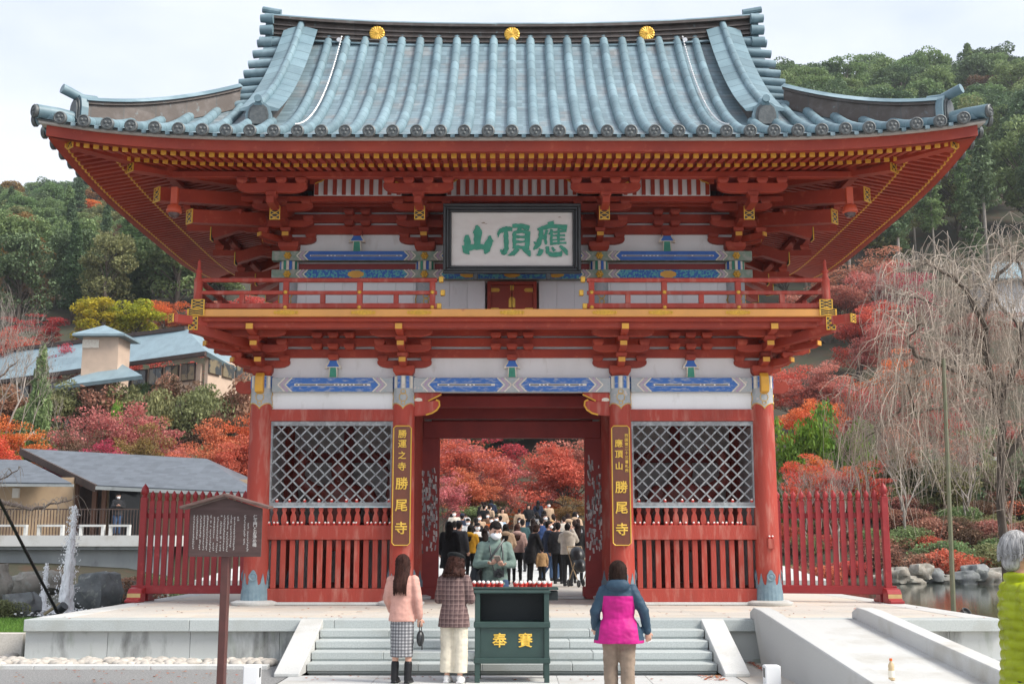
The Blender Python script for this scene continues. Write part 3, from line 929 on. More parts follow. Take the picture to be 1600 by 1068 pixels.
MB().box(-XO+0.2, XO-0.2, YR-0.1, YR+0.1, 4.43, 4.70).build('rear_tie_beam', M['greypaint'], gate)
# plaster band and wall beams behind the lower brackets, on all four sides
def ring(name, z0, z1, m, out, th, xo=XO, ya=YC, yb=YR, bevel=0.01, ext=0.0):
    beam(name, -xo-out-ext, xo+out+ext, ya-out, ya-out+th, z0, z1, m, bevel)
    beam(name, -xo-out-ext, xo+out+ext, yb+out-th, yb+out, z0, z1, m, bevel)
    for sx in (-1, 1):
        xa, xb = sorted((sx*(xo+out), sx*(xo+out-th)))
        beam(name, xa, xb, ya-out+th+0.003, yb+out-th-0.003, z0, z1, m, bevel)
ring('plaster_band', 4.70, 5.58, M['white'], -0.02, 0.04, bevel=0)
ring('wall_beam', 5.08, 5.24, M['red'], 0.06, 0.075)
ring('wall_beam', 5.29, 5.45, M['red'], 0.065, 0.08)
ring('wall_beam', 5.49, 5.62, M['red'], 0.06, 0.075)
# waisted struts on the painted beams
def strut(x, yf, z, s=1.0):
    b = MB()
    b.cur = 0; b.prism([(-0.085*s,0),(0.085*s,0),(0.07*s,0.2*s),(-0.07*s,0.2*s)], (x, yf, z), (1,0,0), (0,0,1), (0,0.07,0))
    b.cur = 1; b.prism([(-0.065*s,0.01),(0.065*s,0.01),(0.052*s,0.195*s),(-0.052*s,0.195*s)], (x, yf-0.004, z), (1,0,0), (0,0,1), (0,0.004,0))
    b.cur = 0; b.prism([(-0.15*s,0.17*s),(-0.09*s,0.19*s),(0.09*s,0.19*s),(0.15*s,0.17*s),(0.14*s,0.22*s),(0.085*s,0.29*s),(0.075*s,0.35*s),(-0.075*s,0.35*s),(-0.085*s,0.29*s),(-0.14*s,0.22*s)], (x, yf-0.008, z), (1,0,0), (0,0,1), (0,0.085,0))
    b.cur = 2; b.prism([(-0.115*s,0.205*s),(0.115*s,0.205*s),(0.07*s,0.28*s),(0.06*s,0.345*s),(-0.06*s,0.345*s),(-0.07*s,0.28*s)], (x, yf-0.012, z), (1,0,0), (0,0,1), (0,0.004,0))
    b.build('bell_strut', [M['cream'], M['green'], M['bluenew']], gate)
for x in (-3.3, 0, 3.3): strut(x, YC-0.09, 4.70)

# ---- bracket sets: block, boat arms, bearing blocks, gilt arm ends
def block_mb(w, h):
    b = MB(); t = h*0.45; c = w/2; q = w*0.34
    vs_ = [(sx_*q, sy_*q, 0) for sx_, sy_ in ((-1,-1),(1,-1),(1,1),(-1,1))] + [(sx_*c*0.97, sy_*c*0.97, t) for sx_, sy_ in ((-1,-1),(1,-1),(1,1),(-1,1))] + [(sx_*c, sy_*c, h) for sx_, sy_ in ((-1,-1),(1,-1),(1,1),(-1,1))]
    fs = [(3,2,1,0),(8,9,10,11)]
    for L_ in (0, 4):
        for k in range(4): fs.append((L_+k, L_+(k+1) % 4, L_+4+(k+1) % 4, L_+4+k))
    return b.add(vs_, fs)
def arm_mb(L, h, w):
    pl = [(-L,h),(-L,h*0.55),(-L*0.93,h*0.30),(-L*0.80,h*0.10),(-L*0.62,0),(L*0.62,0),(L*0.80,h*0.10),(L*0.93,h*0.30),(L,h*0.55),(L,h)]
    return MB().prism(pl, (0,-w/2,0), (1,0,0), (0,0,1), (0,w,0))
def farm_mb(L, h, w):
    """forward arm along -Y with curved toe and gilt end"""
    b = MB()
    pl = [(0,0),(L*0.6,0),(L-0.10,h*0.12),(L-0.03,h*0.34),(L,h*0.45),(L,h),(0,h)]
    b.cur = 0; b.prism(pl, (-w/2,0,0), (0,-1,0), (0,0,1), (w,0,0))
    b.cur = 1; b.box(-w/2-0.004, w/2+0.004, -L-0.012, -L+0.012, h*0.32, h+0.004)
    return b
proto = {}
def part_proto(key, mbf, mats, name, bevel):
    if key not in proto:
        proto[key] = (mbf().build(name, mats, None, loc=(0,0,0), bevel=bevel, local=True), [True])
    return proto[key]
def put(key, mbf, mats, name, parent, loc, rz, bevel=0.008):
    o, fresh = part_proto(key, mbf, mats, name, bevel)
    if fresh[0]: fresh[0] = False
    else:
        o = o.copy(); col.objects.link(o)
    o.parent = parent; o.location = loc; o.rotation_euler = (0, 0, rz)
    return o
RG_ = [M['red'], M['goldpaint']]
def bracket(X, Y, Z, dirs, tiers, step, th, rot=None):
    """one bracket complex; daito is the part, the arms and blocks its sub-parts"""
    root = put('daito', lambda: block_mb(0.40, 0.20), M['red'], 'bracket_block', gate, Vector((X, Y, Z)) - wloc(gate), 0)
    blk = lambda p: put('makito', lambda: block_mb(0.20, 0.105), M['red'], 'bearing_block', root, p, 0)
    done = set()
    for (dx, dy, lat, stretch) in dirs:
        rz = math.atan2(dy, dx) + math.pi/2
        lx, ly = -dy, dx
        for k in range(tiers):
            zb = 0.17 + k*th
            ah = th-0.10
            Lf = (k+1)*step*stretch + 0.10
            kw = 'f%.2f' % Lf
            put(kw, lambda: farm_mb(Lf, ah, 0.13), RG_, 'forward_arm', root, (0, 0, zb), rz)
            e = (k+1)*step*stretch
            blk((dx*e, dy*e, zb+ah-0.012))
            if lat:
                o_ = k*step
                La = 0.50 + 0.02*k
                put('a%d' % k, lambda: arm_mb(La, ah, 0.128), M['red'], 'boat_arm', root, (dx*o_, dy*o_, zb+0.002), rz)
                for s in (-1, 1): blk((dx*o_+lx*s*(La-0.10), dy*o_+ly*s*(La-0.10), zb+ah-0.012))
        if lat:
            o_ = tiers*step; zb = 0.17+tiers*th
            put('atop', lambda: arm_mb(0.56, th-0.10, 0.128), M['red'], 'boat_arm', root, (dx*o_, dy*o_, zb-0.02), rz)
            for s in (-1, 0, 1): blk((dx*o_+lx*s*0.44, dy*o_+ly*s*0.44, zb+th-0.132))
    return root
Fd = (0,-1,True,1.0)
for x in (-XI, XI): bracket(x, YC, 4.72, [Fd], 2, 0.40, 0.235)
for sx in (-1, 1):
    bracket(sx*XO, YC, 4.72, [Fd, (sx,0,True,1.0), (sx*0.7071,-0.7071,False,1.41)], 2, 0.40, 0.235)
    bracket(sx*XO, YM, 4.72, [(sx,0,True,1.0)], 2, 0.40, 0.235)
    bracket(sx*XO, YR, 4.72, [(sx,0,True,1.0), (0,1,True,1.0), (sx*0.7071,0.7071,False,1.41)], 2, 0.40, 0.235)
# third gilt arm end just below the balcony
for x in (-XO, -XI, XI, XO):
    put('f3', lambda: farm_mb(1.26, 0.16, 0.13), RG_, 'forward_arm', gate, Vector((x, YC, 5.345)) - wloc(gate), 0)
# bearing blocks at mid bay on the wall beams
for xc in (-3.3, 0, 3.3):
    for zz in (5.245, 5.455):
        for dx in (-0.30, 0, 0.30):
            put('makito', lambda: block_mb(0.20, 0.105), M['red'], 'bearing_block', gate, Vector((xc+dx, YC-0.13, zz-0.03)) - wloc(gate), 0)
    put('makito', lambda: block_mb(0.20, 0.105), M['red'], 'bearing_block', gate, Vector((xc, YC-0.09, 5.02)) - wloc(gate), 0)
    xx = xc
# balcony
BX, BY0, BY1 = 5.62, 20.32, 2*YM-20.32
beam('balcony_floor', -BX+0.05, BX-0.05, BY0+0.06, BY1-0.06, 5.60, 5.70, M['red'])
for sy in (0, 1):
    y0_ = BY0 if sy == 0 else BY1-0.10
    beam('balcony_edge', -BX, BX, y0_, y0_+0.10, 5.605, 5.735, M['ochre'], 0.008)
    yy = BY0+0.16 if sy == 0 else BY1-0.36
    beam('balcony_beam', -BX+0.03, BX-0.03, yy, yy+0.2, 5.43, 5.60, M['red'])
    yy = BY0+0.02 if sy == 0 else BY1-0.12
    beam('balcony_beam', -BX+0.02, BX-0.02, yy+0.06, yy+0.16, 5.53, 5.604, M['red'])
for sx in (-1, 1):
    xa, xb = sorted((sx*BX, sx*(BX-0.10)))
    beam('balcony_edge', xa, xb, BY0+0.102, BY1-0.102, 5.605, 5.735, M['ochre'], 0.008)
    xa, xb = sorted((sx*(BX-0.16), sx*(BX-0.36)))
    beam('balcony_beam', xa, xb, BY0+0.365, BY1-0.365, 5.43, 5.60, M['red'])
    # gilt corner fittings and the projecting corner beam
    for (x0, w, z0_, z1_, yo) in ((BX-0.10, 0.30, 5.615, 5.73, 0.018), (BX-0.13, 0.23, 5.735, 5.90, 0.02), (BX-0.06, 0.16, 5.36, 5.60, 0.02)):
        put_plate((sx*(x0), BY0-yo, (z0_+z1_)/2), 0, 1.0).scale = (w/0.19, 1, (z1_-z0_)/0.25)
    MB().bar((sx*(BX-0.3), BY0+0.3, 5.53), (sx*(BX+0.26), BY0-0.20, 5.53), 0.16, 0.15).build('corner_beam', M['redold'], gate, bevel=0.01)
    put_plate((sx*(BX+0.275), BY0-0.215, 5.53), R(-45)*(-sx), 0.8).scale = (0.85, 1, 0.6)
    MB().bar((sx*(BX-1.4), BY0+1.4, 5.15), (sx*(BX-0.02), BY0+0.02, 5.40), 0.15, 0.16).build('corner_beam', M['red'], gate)
# gilt lozenge fittings on the edge
for x in (-3.95,-2.6,-1.62,0,1.62,2.6,3.95):
    b = MB()
    b.cur = 0
    for i in range(-3, 4):
        s = 0.052*(1-0.13*abs(i))
        b.lathe([(s,0),(s,0.012),(s*0.6,0.015),(s*0.5,0.006),(0,0.012)], (x+i*0.062, BY0-0.001, 5.672), 8, Rx)
    b.build('gilt_fitting', M['gold'], gate)
# railing
rail_x = [-BX+0.07, -3.98, -2.65, -1.40]
def railing(x0, x1, y):
    beam('bottom_rail', x0, x1, y-0.04, y+0.04, 5.76, 5.85, M['redold'], 0.006)
    MB().tube([(x0, y, 6.27), (x1, y, 6.27)], 0.042, 10).build('top_rail', M['redold'], gate, smooth=60)
    beam('middle_rail', x0, x1, y-0.03, y+0.03, 6.01, 6.075, M['redold'], 0.006)
yr = BY0+0.10
for sx in (-1, 1):
    xa, xb = sorted((sx*1.32, sx*(BX-0.09)))
    railing(xa, xb, yr)
    for x in (1.40, 2.68, 3.98):
        beam('rail_post', sx*x-0.05, sx*x+0.05, yr-0.048, yr+0.048, 5.735, 6.24, M['redold'])
        for zz in (5.775, 6.045):
            b = MB(); b.ell((sx*x, yr-0.05, zz), (0.036,0.03,0.036), nu=10, nv=8)
            b.build('gilt_stud', M['gold'], gate, smooth=180)
    for x in (2.04, 3.33, 4.75):
        beam('rail_strut', sx*x-0.045, sx*x+0.045, yr-0.035, yr+0.035, 5.85, 6.01, M['redold'], 0.006)
    # gilt ends by the doors
    for zz, dx in ((5.80, 0), (6.04, 0.06), (6.28, 0.03)):
        beam('gilt_rail_end', *sorted((sx*(1.32-dx), sx*(1.24-dx))), yr-0.046, yr+0.046, zz-0.05, zz+0.05, M['gold'])
    # corner newel
    b = MB().lathe([(0.075,0),(0.075,0.50),(0.08,0.505),(0.08,0.53),(0.072,0.54),(0.05,0.60),(0.045,0.66),(0.06,0.68),(0.06,0.70),(0.035,0.73),(0.028,0.80),(0.03,0.86),(0.0,0.92)], (sx*(BX-0.09), yr, 5.735), 16)
    b.build('newel_post', M['redold'], gate, smooth=40)
    # side railings run back
    for (z0_, z1_) in ((5.76,5.85),(6.01,6.075),(6.23,6.31)):
        xa, xb = sorted((sx*(BX-0.13), sx*(BX-0.05)))
        beam('side_rail', xa, xb, yr+0.08, BY1-0.2, z0_, z1_, M['redold'], 0.006)
    for yy in (22.0, 24.1, 26.2):
        beam('rail_post', sx*(BX-0.09)-0.048, sx*(BX-0.09)+0.048, yy-0.05, yy+0.05, 5.735, 6.23, M['redold'])
    xa = sx*(BX-0.09)
# ---- upper storey
ucol = MB().lathe([(0.175,5.70),(0.172,6.3),(0.165,7.17)], n=28).build('upper_column', M['red'], gate, loc=(0,0,0), smooth=50, local=True)
b = MB()
b.cur = 0; b.lathe([(0.178,5.85),(0.178,6.60)], n=28)
for k in range(20):
    t = 2*math.pi*k/20
    b.cur = (1, 2, 3, 2)[k % 4]
    b.cbox((0.176*math.cos(t), 0.176*math.sin(t), 6.89), (0.014, 0.048, 0.20), Matrix.Rotation(t, 3, 'Z'))
b.cur = 4
for a in range(4):
    for (rr, dz) in ((0.06, 0.12), (0.05, 0.0), (0.055, -0.13)):
        pts = []
        for i in range(9):
            q = 2*math.pi*i/8; th = R(90*a-78) + rr*math.cos(q)/0.18
            pts.append((0.182*math.cos(th), 0.182*math.sin(th), 6.2+dz+rr*math.sin(q)))
        b.tube(pts, 0.011, 4, False)
usl = b.build('painted_sleeve', [M['greypaint'], M['bluenew'], M['cream'], M['green'], M['gold']], gate, loc=(0,0,0), smooth=40, local=True)
f_ = True
for (x, y) in [(sx*X, y) for y in (YU, YUR) for X in (UI, UO) for sx in (-1, 1)] + [(-UO, YM), (UO, YM)]:
    for o in (ucol, usl):
        q = o if f_ else inst(o, gate)
        q.location = Vector((x, y, 0)) - wloc(gate)
    f_ = False
# wall boards, white, one object per plank on the front
for k in range(25):
    x0 = -UO + 2*UO*k/25; x1 = -UO + 2*UO*(k+1)/25
    if abs((x0+x1)/2) < 0.46: continue
    MB().box(x0+0.002, x1-0.002, YU-0.03+0.001*(k % 2), YU+0.02, 5.70, 6.64).build('wall_board', M['white'], gate)
ring('plaster_band', 6.60, 8.20, M['white'], -0.03, 0.04, UO, YU, YUR, 0)
for sx in (-1, 1):
    MB().box(sx*UO-0.03, sx*UO+0.03, YU+0.05, YUR-0.05, 5.70, 6.62).build('plaster_panel', M['white'], gate)
MB().box(-UO, UO, YUR-0.03, YUR+0.02, 5.70, 6.62).build('plaster_panel', M['white'], gate)
ring('wall_beam', 6.83, 6.965, M['reddark'], 0.02, 0.06, UO, YU, YUR)
# painted beams (two courses) with gilt bosses
yf = YU-0.20
for (z0_, z1_, fill, ln, gem) in ((6.985, 7.17, M['bluenew'], True, None), (6.625, 6.81, M['teal'], False, True)):
    for (xa, xb) in ((-UO-0.30, -UI), (-UI+0.001, UI-0.001), (UI, UO+0.30)):
        e0 = 0.62 if xa < -UO else 0.32; e1 = 0.62 if xb > UO else 0.32
        c = (xa+xb)/2 + (0.15 if xa < -UO else -0.15 if xb > UO else 0)
        gems = None
        if gem: gems = [c] if abs(c) > 0.5 else [-0.83, 0, 0.83]
        painted_beam(xa, xb, yf, z0_, z1_, [(xa+e0, xb-e1)], M['greenpaint'], fill, line=ln, gem=gems)
    for x in (-UO, -UI, UI, UO):
        b = MB()
        for k in range(6):
            t = k*math.pi/3
            b.ell((x+0.045*math.cos(t), yf-0.012, (z0_+z1_)/2+0.045*math.sin(t)), (0.03,0.022,0.03), nu=8, nv=6)
        b.ell((x, yf-0.015, (z0_+z1_)/2), (0.035,0.035,0.035), nu=8, nv=6)
        b.build('gilt_boss', M['gold'], gate, smooth=180)
    for sx in (-1, 1):
        xa, xb = sorted((sx*(UO+0.20), sx*(UO+0.02)))
        beam('side_tie_beam', xa, xb, YU-0.02, YUR+0.02, z0_, z1_, M['greenpaint'])
for x in (-2.96, 2.96): strut(x, YU-0.14, 7.17, 1.05)
# wall beams above
ring('wall_beam', 7.54, 7.715, M['red'], 0.06, 0.08, UO, YU, YUR)
ring('wall_beam', 7.765, 7.93, M['red'], 0.065, 0.085, UO, YU, YUR)
ring('wall_beam', 7.98, 8.18, M['red'], 0.07, 0.09, UO, YU, YUR)
# stepped-out beams
ring('outer_beam', 7.98, 8.12, M['red'], 0.46, 0.12, UO, YU, YUR)
ring('outer_beam', 7.94, 8.045, M['red'], 0.90, 0.12, UO, YU, YUR)
ring('eave_purlin', 8.09, 8.20, M['red'], 1.90, 0.15, UO, YU, YUR)
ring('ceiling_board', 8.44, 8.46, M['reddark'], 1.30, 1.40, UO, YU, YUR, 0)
# white ribbed coving between the bracket sets
yv = YU-0.98
for (xa, xb) in ((-3.62, -2.10), (-1.16, 1.16), (2.10, 3.62)):
    MB().box(xa-0.05, xb+0.05, yv+0.05, yv+0.07, 8.04, 8.44).build('coving_panel', M['white'], gate)
    n = round((xb-xa)/0.165)
    for i in range(n+1):
        x = xa+(xb-xa)*i/n
        beam('coving_rib', x-0.035, x+0.035, yv, yv+0.05, 8.05, 8.42, M['red'], 0)
    for s, x in ((1, xa), (-1, xb)):
        pl = [(-0.10,0.0),(0.0,0.0),(0.05,0.03),(0.12,0.05),(0.18,0.10),(0.24,0.15),(-0.10,0.15)]
        o = MB().prism(pl, (x-s*0.02, yv-0.03, 8.24), (s,0,0), (0,0,1), (0,0.025,0)).build('coving_corner', M['red'], gate)
        MB().tube([(x-s*0.02+s*p[0], yv-0.033, 8.24+p[1]) for p in pl[1:6]], 0.014, 5).build('gilt_edge', M['goldpaint'], o)
# bracket sets and tail rafters
def upper_set(X, Y, dirs):
    root = bracket(X, Y, 7.17, dirs, 2, 0.42, 0.225)
    for (dx, dy, lat, stretch) in dirs:
        if not lat: continue
        rz = math.atan2(dy, dx) + math.pi/2
        a = Vector((X+dx*0.1, Y+dy*0.1, 8.0)); c = Vector((X+dx*1.50, Y+dy*1.50, 7.55))
        MB().bar(a, c, 0.17, 0.22).build('tail_rafter', M['red'], gate)
        MB().bar((X+dx*0.9, Y+dy*0.9, 7.66), (X+dx*1.98, Y+dy*1.98, 7.66), 0.13, 0.12).build('forward_arm', M['red'], gate)
        put_plate((X+dx*1.513, Y+dy*1.513, 7.545), rz)
        top = Vector((X+dx*1.84, Y+dy*1.84, 7.72)) - wloc(gate)
        put('makito', lambda: block_mb(0.20, 0.105), M['red'], 'bearing_block', gate, top, rz)
        top.z += 0.095
        put('a_out', lambda: arm_mb(0.62, 0.17, 0.13), M['red'], 'boat_arm', gate, top, rz)
        lx, ly = -dy, dx
        for s in (-1, -0.33, 0.33, 1):
            put('makito', lambda: block_mb(0.20, 0.105), M['red'], 'bearing_block', gate, top+Vector((lx*s*0.52, ly*s*0.52, 0.165)), rz)
for x in (-UI, UI): upper_set(x, YU, [Fd])
for sx in (-1, 1):
    upper_set(sx*UO, YU, [Fd, (sx,0,True,1.0), (sx*0.7071,-0.7071,False,1.41)])
    upper_set(sx*UO, YM, [(sx,0,True,1.0)])
    upper_set(sx*UO, YUR, [(sx,0,True,1.0), (0,1,True,1.0)])
for xc in (-2.96, 2.96):
    for zz in (7.705, 7.92):
        for dx in (-0.16, 0.16):
            put('makito', lambda: block_mb(0.20, 0.105), M['red'], 'bearing_block', gate, Vector((xc+dx, YU-0.13, zz-0.03)) - wloc(gate), 0)
    put('makito', lambda: block_mb(0.20, 0.105), M['red'], 'bearing_block', gate, Vector((xc, YU-0.10, 7.48)) - wloc(gate), 0)
# double doors of the upper storey
fr = MB(); fr.box(-0.47, -0.40, YU-0.12, YU-0.02, 5.70, 6.60); fr.box(0.40, 0.47, YU-0.12, YU-0.02, 5.70, 6.60); fr.box(-0.40, 0.40, YU-0.12, YU-0.02, 6.53, 6.60)
fr.build('door_frame', M['red'], gate, bevel=0.006)
for sx in (-1, 1):
    d = beam('upper_door', *sorted((sx*0.006, sx*0.398)), YU-0.09, YU-0.05, 5.70, 6.525, M['red'], 0.006)
    for zz in (6.02, 6.40):
        MB().prism([(0,0),(0.14,0),(0.17,0.035),(0.14,0.07),(0,0.07)], (sx*0.395, YU-0.096, zz), (-sx,0,0), (0,0,1), (0,0.006,0)).build('gilt_hinge', M['gold'], d)
    MB().prism([(0,0),(0.055,0),(0.055,0.16),(0.02,0.2),(0,0.2)], (sx*0.007, YU-0.098, 6.10), (sx,0,0), (0,0,1), (0,0.008,0)).build('gilt_clasp', M['gold'], d)
    MB().box(*sorted((sx*0.005, sx*0.035)), YU-0.097, YU-0.089, 6.43, 6.525).build('gilt_clasp', M['gold'], d)

# ---- big name board (three characters, right to left), hung leaning forward
def stroke(b, pts, ws, o, eu, ev, ed, rough=0.0, rr=None):
    """brush stroke: polyline with a width at each point, slightly ragged"""
    P_ = [Vector(p) for p in pts]
    Q, Wd = [], []
    for i in range(len(P_)-1):
        for k in range(4):
            t = k/4; Q.append(P_[i].lerp(P_[i+1], t)); Wd.append(ws[i]*(1-t)+ws[i+1]*t)
    Q.append(P_[-1]); Wd.append(ws[-1])
    L_, R_ = [], []
    for i, p in enumerate(Q):
        d = (Q[min(i+1, len(Q)-1)]-Q[max(i-1, 0)]).normalized()
        nn = Vector((-d.y, d.x))
        j = rr.uniform(-rough, rough) if rr else 0; j2 = rr.uniform(-rough, rough) if rr else 0
        L_.append(p+nn*(Wd[i]/2+j)); R_.append(p-nn*(Wd[i]/2+j2))
    for i in range(len(Q)-1):
        b.prism([tuple(R_[i]), tuple(R_[i+1]), tuple(L_[i+1]), tuple(L_[i])], o, eu, ev, ed)
GLYPH = {
 'yama': [([(0.46,0.98),(0.50,0.80),(0.48,0.52),(0.47,0.30)],[0.06,0.24,0.20,0.17]), ([(0.14,0.66),(0.16,0.46),(0.13,0.22)],[0.08,0.21,0.14]), ([(0.0,0.20),(0.30,0.26),(0.62,0.27),(0.86,0.22)],[0.20,0.15,0.14,0.12]),
          ([(0.90,0.64),(0.86,0.44),(0.78,0.16),(0.74,0.04)],[0.06,0.20,0.20,0.05]), ([(0.05,0.16),(0.16,0.10),(0.22,0.02)],[0.14,0.13,0.02]), ([(0.86,0.56),(1.0,0.44)],[0.10,0.03]), ([(0.42,0.78),(0.34,0.72)],[0.12,0.02])],
 'cho': [([(0.0,0.66),(0.12,0.78),(0.28,0.84),(0.46,0.82)],[0.03,0.13,0.13,0.10]), ([(0.26,0.82),(0.27,0.55),(0.28,0.24),(0.20,0.10),(0.10,0.20)],[0.12,0.13,0.13,0.15,0.03]), ([(0.06,0.74),(0.02,0.58)],[0.10,0.02]),
         ([(0.46,0.92),(0.70,0.94),(0.98,0.86)],[0.08,0.12,0.13]), ([(0.72,0.92),(0.64,0.74)],[0.11,0.09]), ([(0.52,0.74),(0.52,0.45),(0.52,0.24)],[0.10,0.11,0.10]), ([(0.50,0.73),(0.76,0.76),(0.92,0.74)],[0.08,0.09,0.12]),
         ([(0.92,0.76),(0.92,0.48),(0.91,0.22)],[0.14,0.14,0.12]), ([(0.56,0.59),(0.86,0.60)],[0.065,0.065]), ([(0.56,0.44),(0.86,0.45)],[0.065,0.065]), ([(0.54,0.28),(0.90,0.28)],[0.09,0.08]), ([(0.62,0.24),(0.48,0.08),(0.32,0.02)],[0.12,0.12,0.02]), ([(0.80,0.24),(0.94,0.12),(1.0,0.0)],[0.12,0.14,0.04])],
 'yo': [([(0.52,1.06),(0.55,0.94)],[0.18,0.14]), ([(0.12,0.82),(0.40,0.90),(0.74,0.92),(1.02,0.88)],[0.06,0.12,0.11,0.14]), ([(0.24,0.86),(0.22,0.58),(0.14,0.34),(0.0,0.20)],[0.11,0.12,0.14,0.04]), ([(0.0,0.44),(0.14,0.36)],[0.02,0.14]),
        ([(0.42,0.80),(0.34,0.62),(0.28,0.52)],[0.08,0.07,0.02]), ([(0.37,0.66),(0.37,0.36)],[0.07,0.07]), ([(0.56,0.82),(0.48,0.66)],[0.08,0.04]), ([(0.54,0.72),(0.54,0.34)],[0.075,0.07]), ([(0.54,0.74),(1.0,0.77)],[0.05,0.06]), ([(0.54,0.62),(0.96,0.645)],[0.05,0.05]),
        ([(0.54,0.50),(0.96,0.525)],[0.05,0.05]), ([(0.54,0.385),(1.0,0.41)],[0.05,0.055]), ([(0.76,0.84),(0.75,0.36)],[0.07,0.06]), ([(0.24,0.22),(0.20,0.08),(0.10,0.02)],[0.12,0.13,0.03]), ([(0.42,0.30),(0.42,0.12),(0.58,0.04),(0.82,0.06),(0.86,0.18)],[0.09,0.10,0.12,0.11,0.03]),
        ([(0.56,0.28),(0.64,0.16)],[0.05,0.09]), ([(0.80,0.32),(0.96,0.18),(1.02,0.04)],[0.06,0.13,0.06])],
}
sig_y, sig_z = 20.92, 6.50
sign = thing('name_board', 'large white name board with three green characters in a black frame under the eaves', 'sign', (0, sig_y, sig_z))
tilt = Matrix.Rotation(R(6), 3, 'X')
W_, H_ = 2.50, 1.28
def sb(c, sz): return (Vector((0, sig_y, sig_z)) + tilt @ Vector(c), sz, tilt)
fr = MB()
for (ww, dy, t) in ((0.0, 0.0, 0.055), (0.055, 0.028, 0.05), (0.105, 0.055, 0.045)):
    a, c = W_/2-ww, H_-ww
    z0_ = ww
    fr.cbox(*sb((0, dy, z0_+t/2), (2*a, 0.09, t))); fr.cbox(*sb((0, dy, c-t/2), (2*a, 0.09, t)))
    fr.cbox(*sb((-a+t/2, dy, (z0_+c)/2), (t, 0.088, c-z0_-2*t))); fr.cbox(*sb((a-t/2, dy, (z0_+c)/2), (t, 0.088, c-z0_-2*t)))
fr.build('board_frame', M['black'], sign, bevel=0.012)
M['boardwhite'] = mat('aged_white_board', (0.66,0.62,0.59), 0.6, (0.60,0.55,0.52), 2, c3=(0.22,0.15,0.10), scale3=3.2, lo3=0.70, hi3=0.73, stretch=(1,1,3))
bd = MB(); bd.cbox(*sb((0, 0.10, H_/2), (W_-0.29, 0.04, H_-0.29))); bd.build('board_face', M['boardwhite'], sign)
rr = random.Random(3)
eu, ev, en = tilt @ Vector((1,0,0)), tilt @ Vector((0,0,1)), tilt @ Vector((0,-1,0))
for key, cx, sz in (('yama', -0.62, 0.56), ('cho', 0.03, 0.60), ('yo', 0.69, 0.60)):
    b = MB()
    for q, (pts, ws) in enumerate(GLYPH[key]):
        o_ = Vector((0, sig_y, sig_z)) + tilt @ Vector((cx-sz/2, 0.08-0.0004*q, H_/2-sz*0.52))
        stroke(b, [(p[0]*sz, p[1]*sz) for p in pts], [w*sz*1.12 for w in ws], o_, eu, ev, en*0.022, 0.009, rr)
    b.build('board_character', M['green'], sign)
for sx in (-1, 1):
    b = MB(); b.cbox(*sb((sx*0.66, 0.02, -0.05), (0.09, 0.12, 0.12))); b.build('board_foot', M['black'], sign, bevel=0.01)
MB().bar((-0.8, YU-0.1, 8.02), (-0.8, sig_y+0.15, sig_z+1.2), 0.03, 0.03).bar((0.8, YU-0.1, 8.02), (0.8, sig_y+0.15, sig_z+1.2), 0.03, 0.03).build('hanger', M['black'], sign)

# ---- text helper
def text_mesh(s, size, depth, m, parent, loc, rot, bold=0.0, name='character'):
    cu = bpy.data.curves.new('t', 'FONT')
    cu.body = s; cu.size = size; cu.extrude = depth; cu.bevel_depth = bold; cu.bevel_resolution = 0; cu.align_x = 'CENTER'; cu.align_y = 'CENTER'
    cu.resolution_u = 3
    o = bpy.data.objects.new('t', cu); col.objects.link(o)
    dg = bpy.context.evaluated_depsgraph_get()
    me = bpy.data.meshes.new_from_object(o.evaluated_get(dg))
    bpy.data.objects.remove(o); bpy.data.curves.remove(cu)
    me.materials.clear(); me.materials.append(m)
    q = bpy.data.objects.new(name, me); col.objects.link(q)
    q.parent = parent
    q.location = Vector(loc) - (wloc(parent) if parent else Vector((0,0,0)))
    q.rotation_euler = rot
    return q
M['signbrown'] = mat('brown_lacquer_board', (0.17,0.042,0.014), 0.4, (0.12,0.03,0.012), 6, stretch=(1,1,0.15), coat=0.2)
M['goldtext'] = mat('gilt_lettering', (0.80,0.52,0.08), 0.4, metal=0.3)
FR = (R(90), 0, 0)
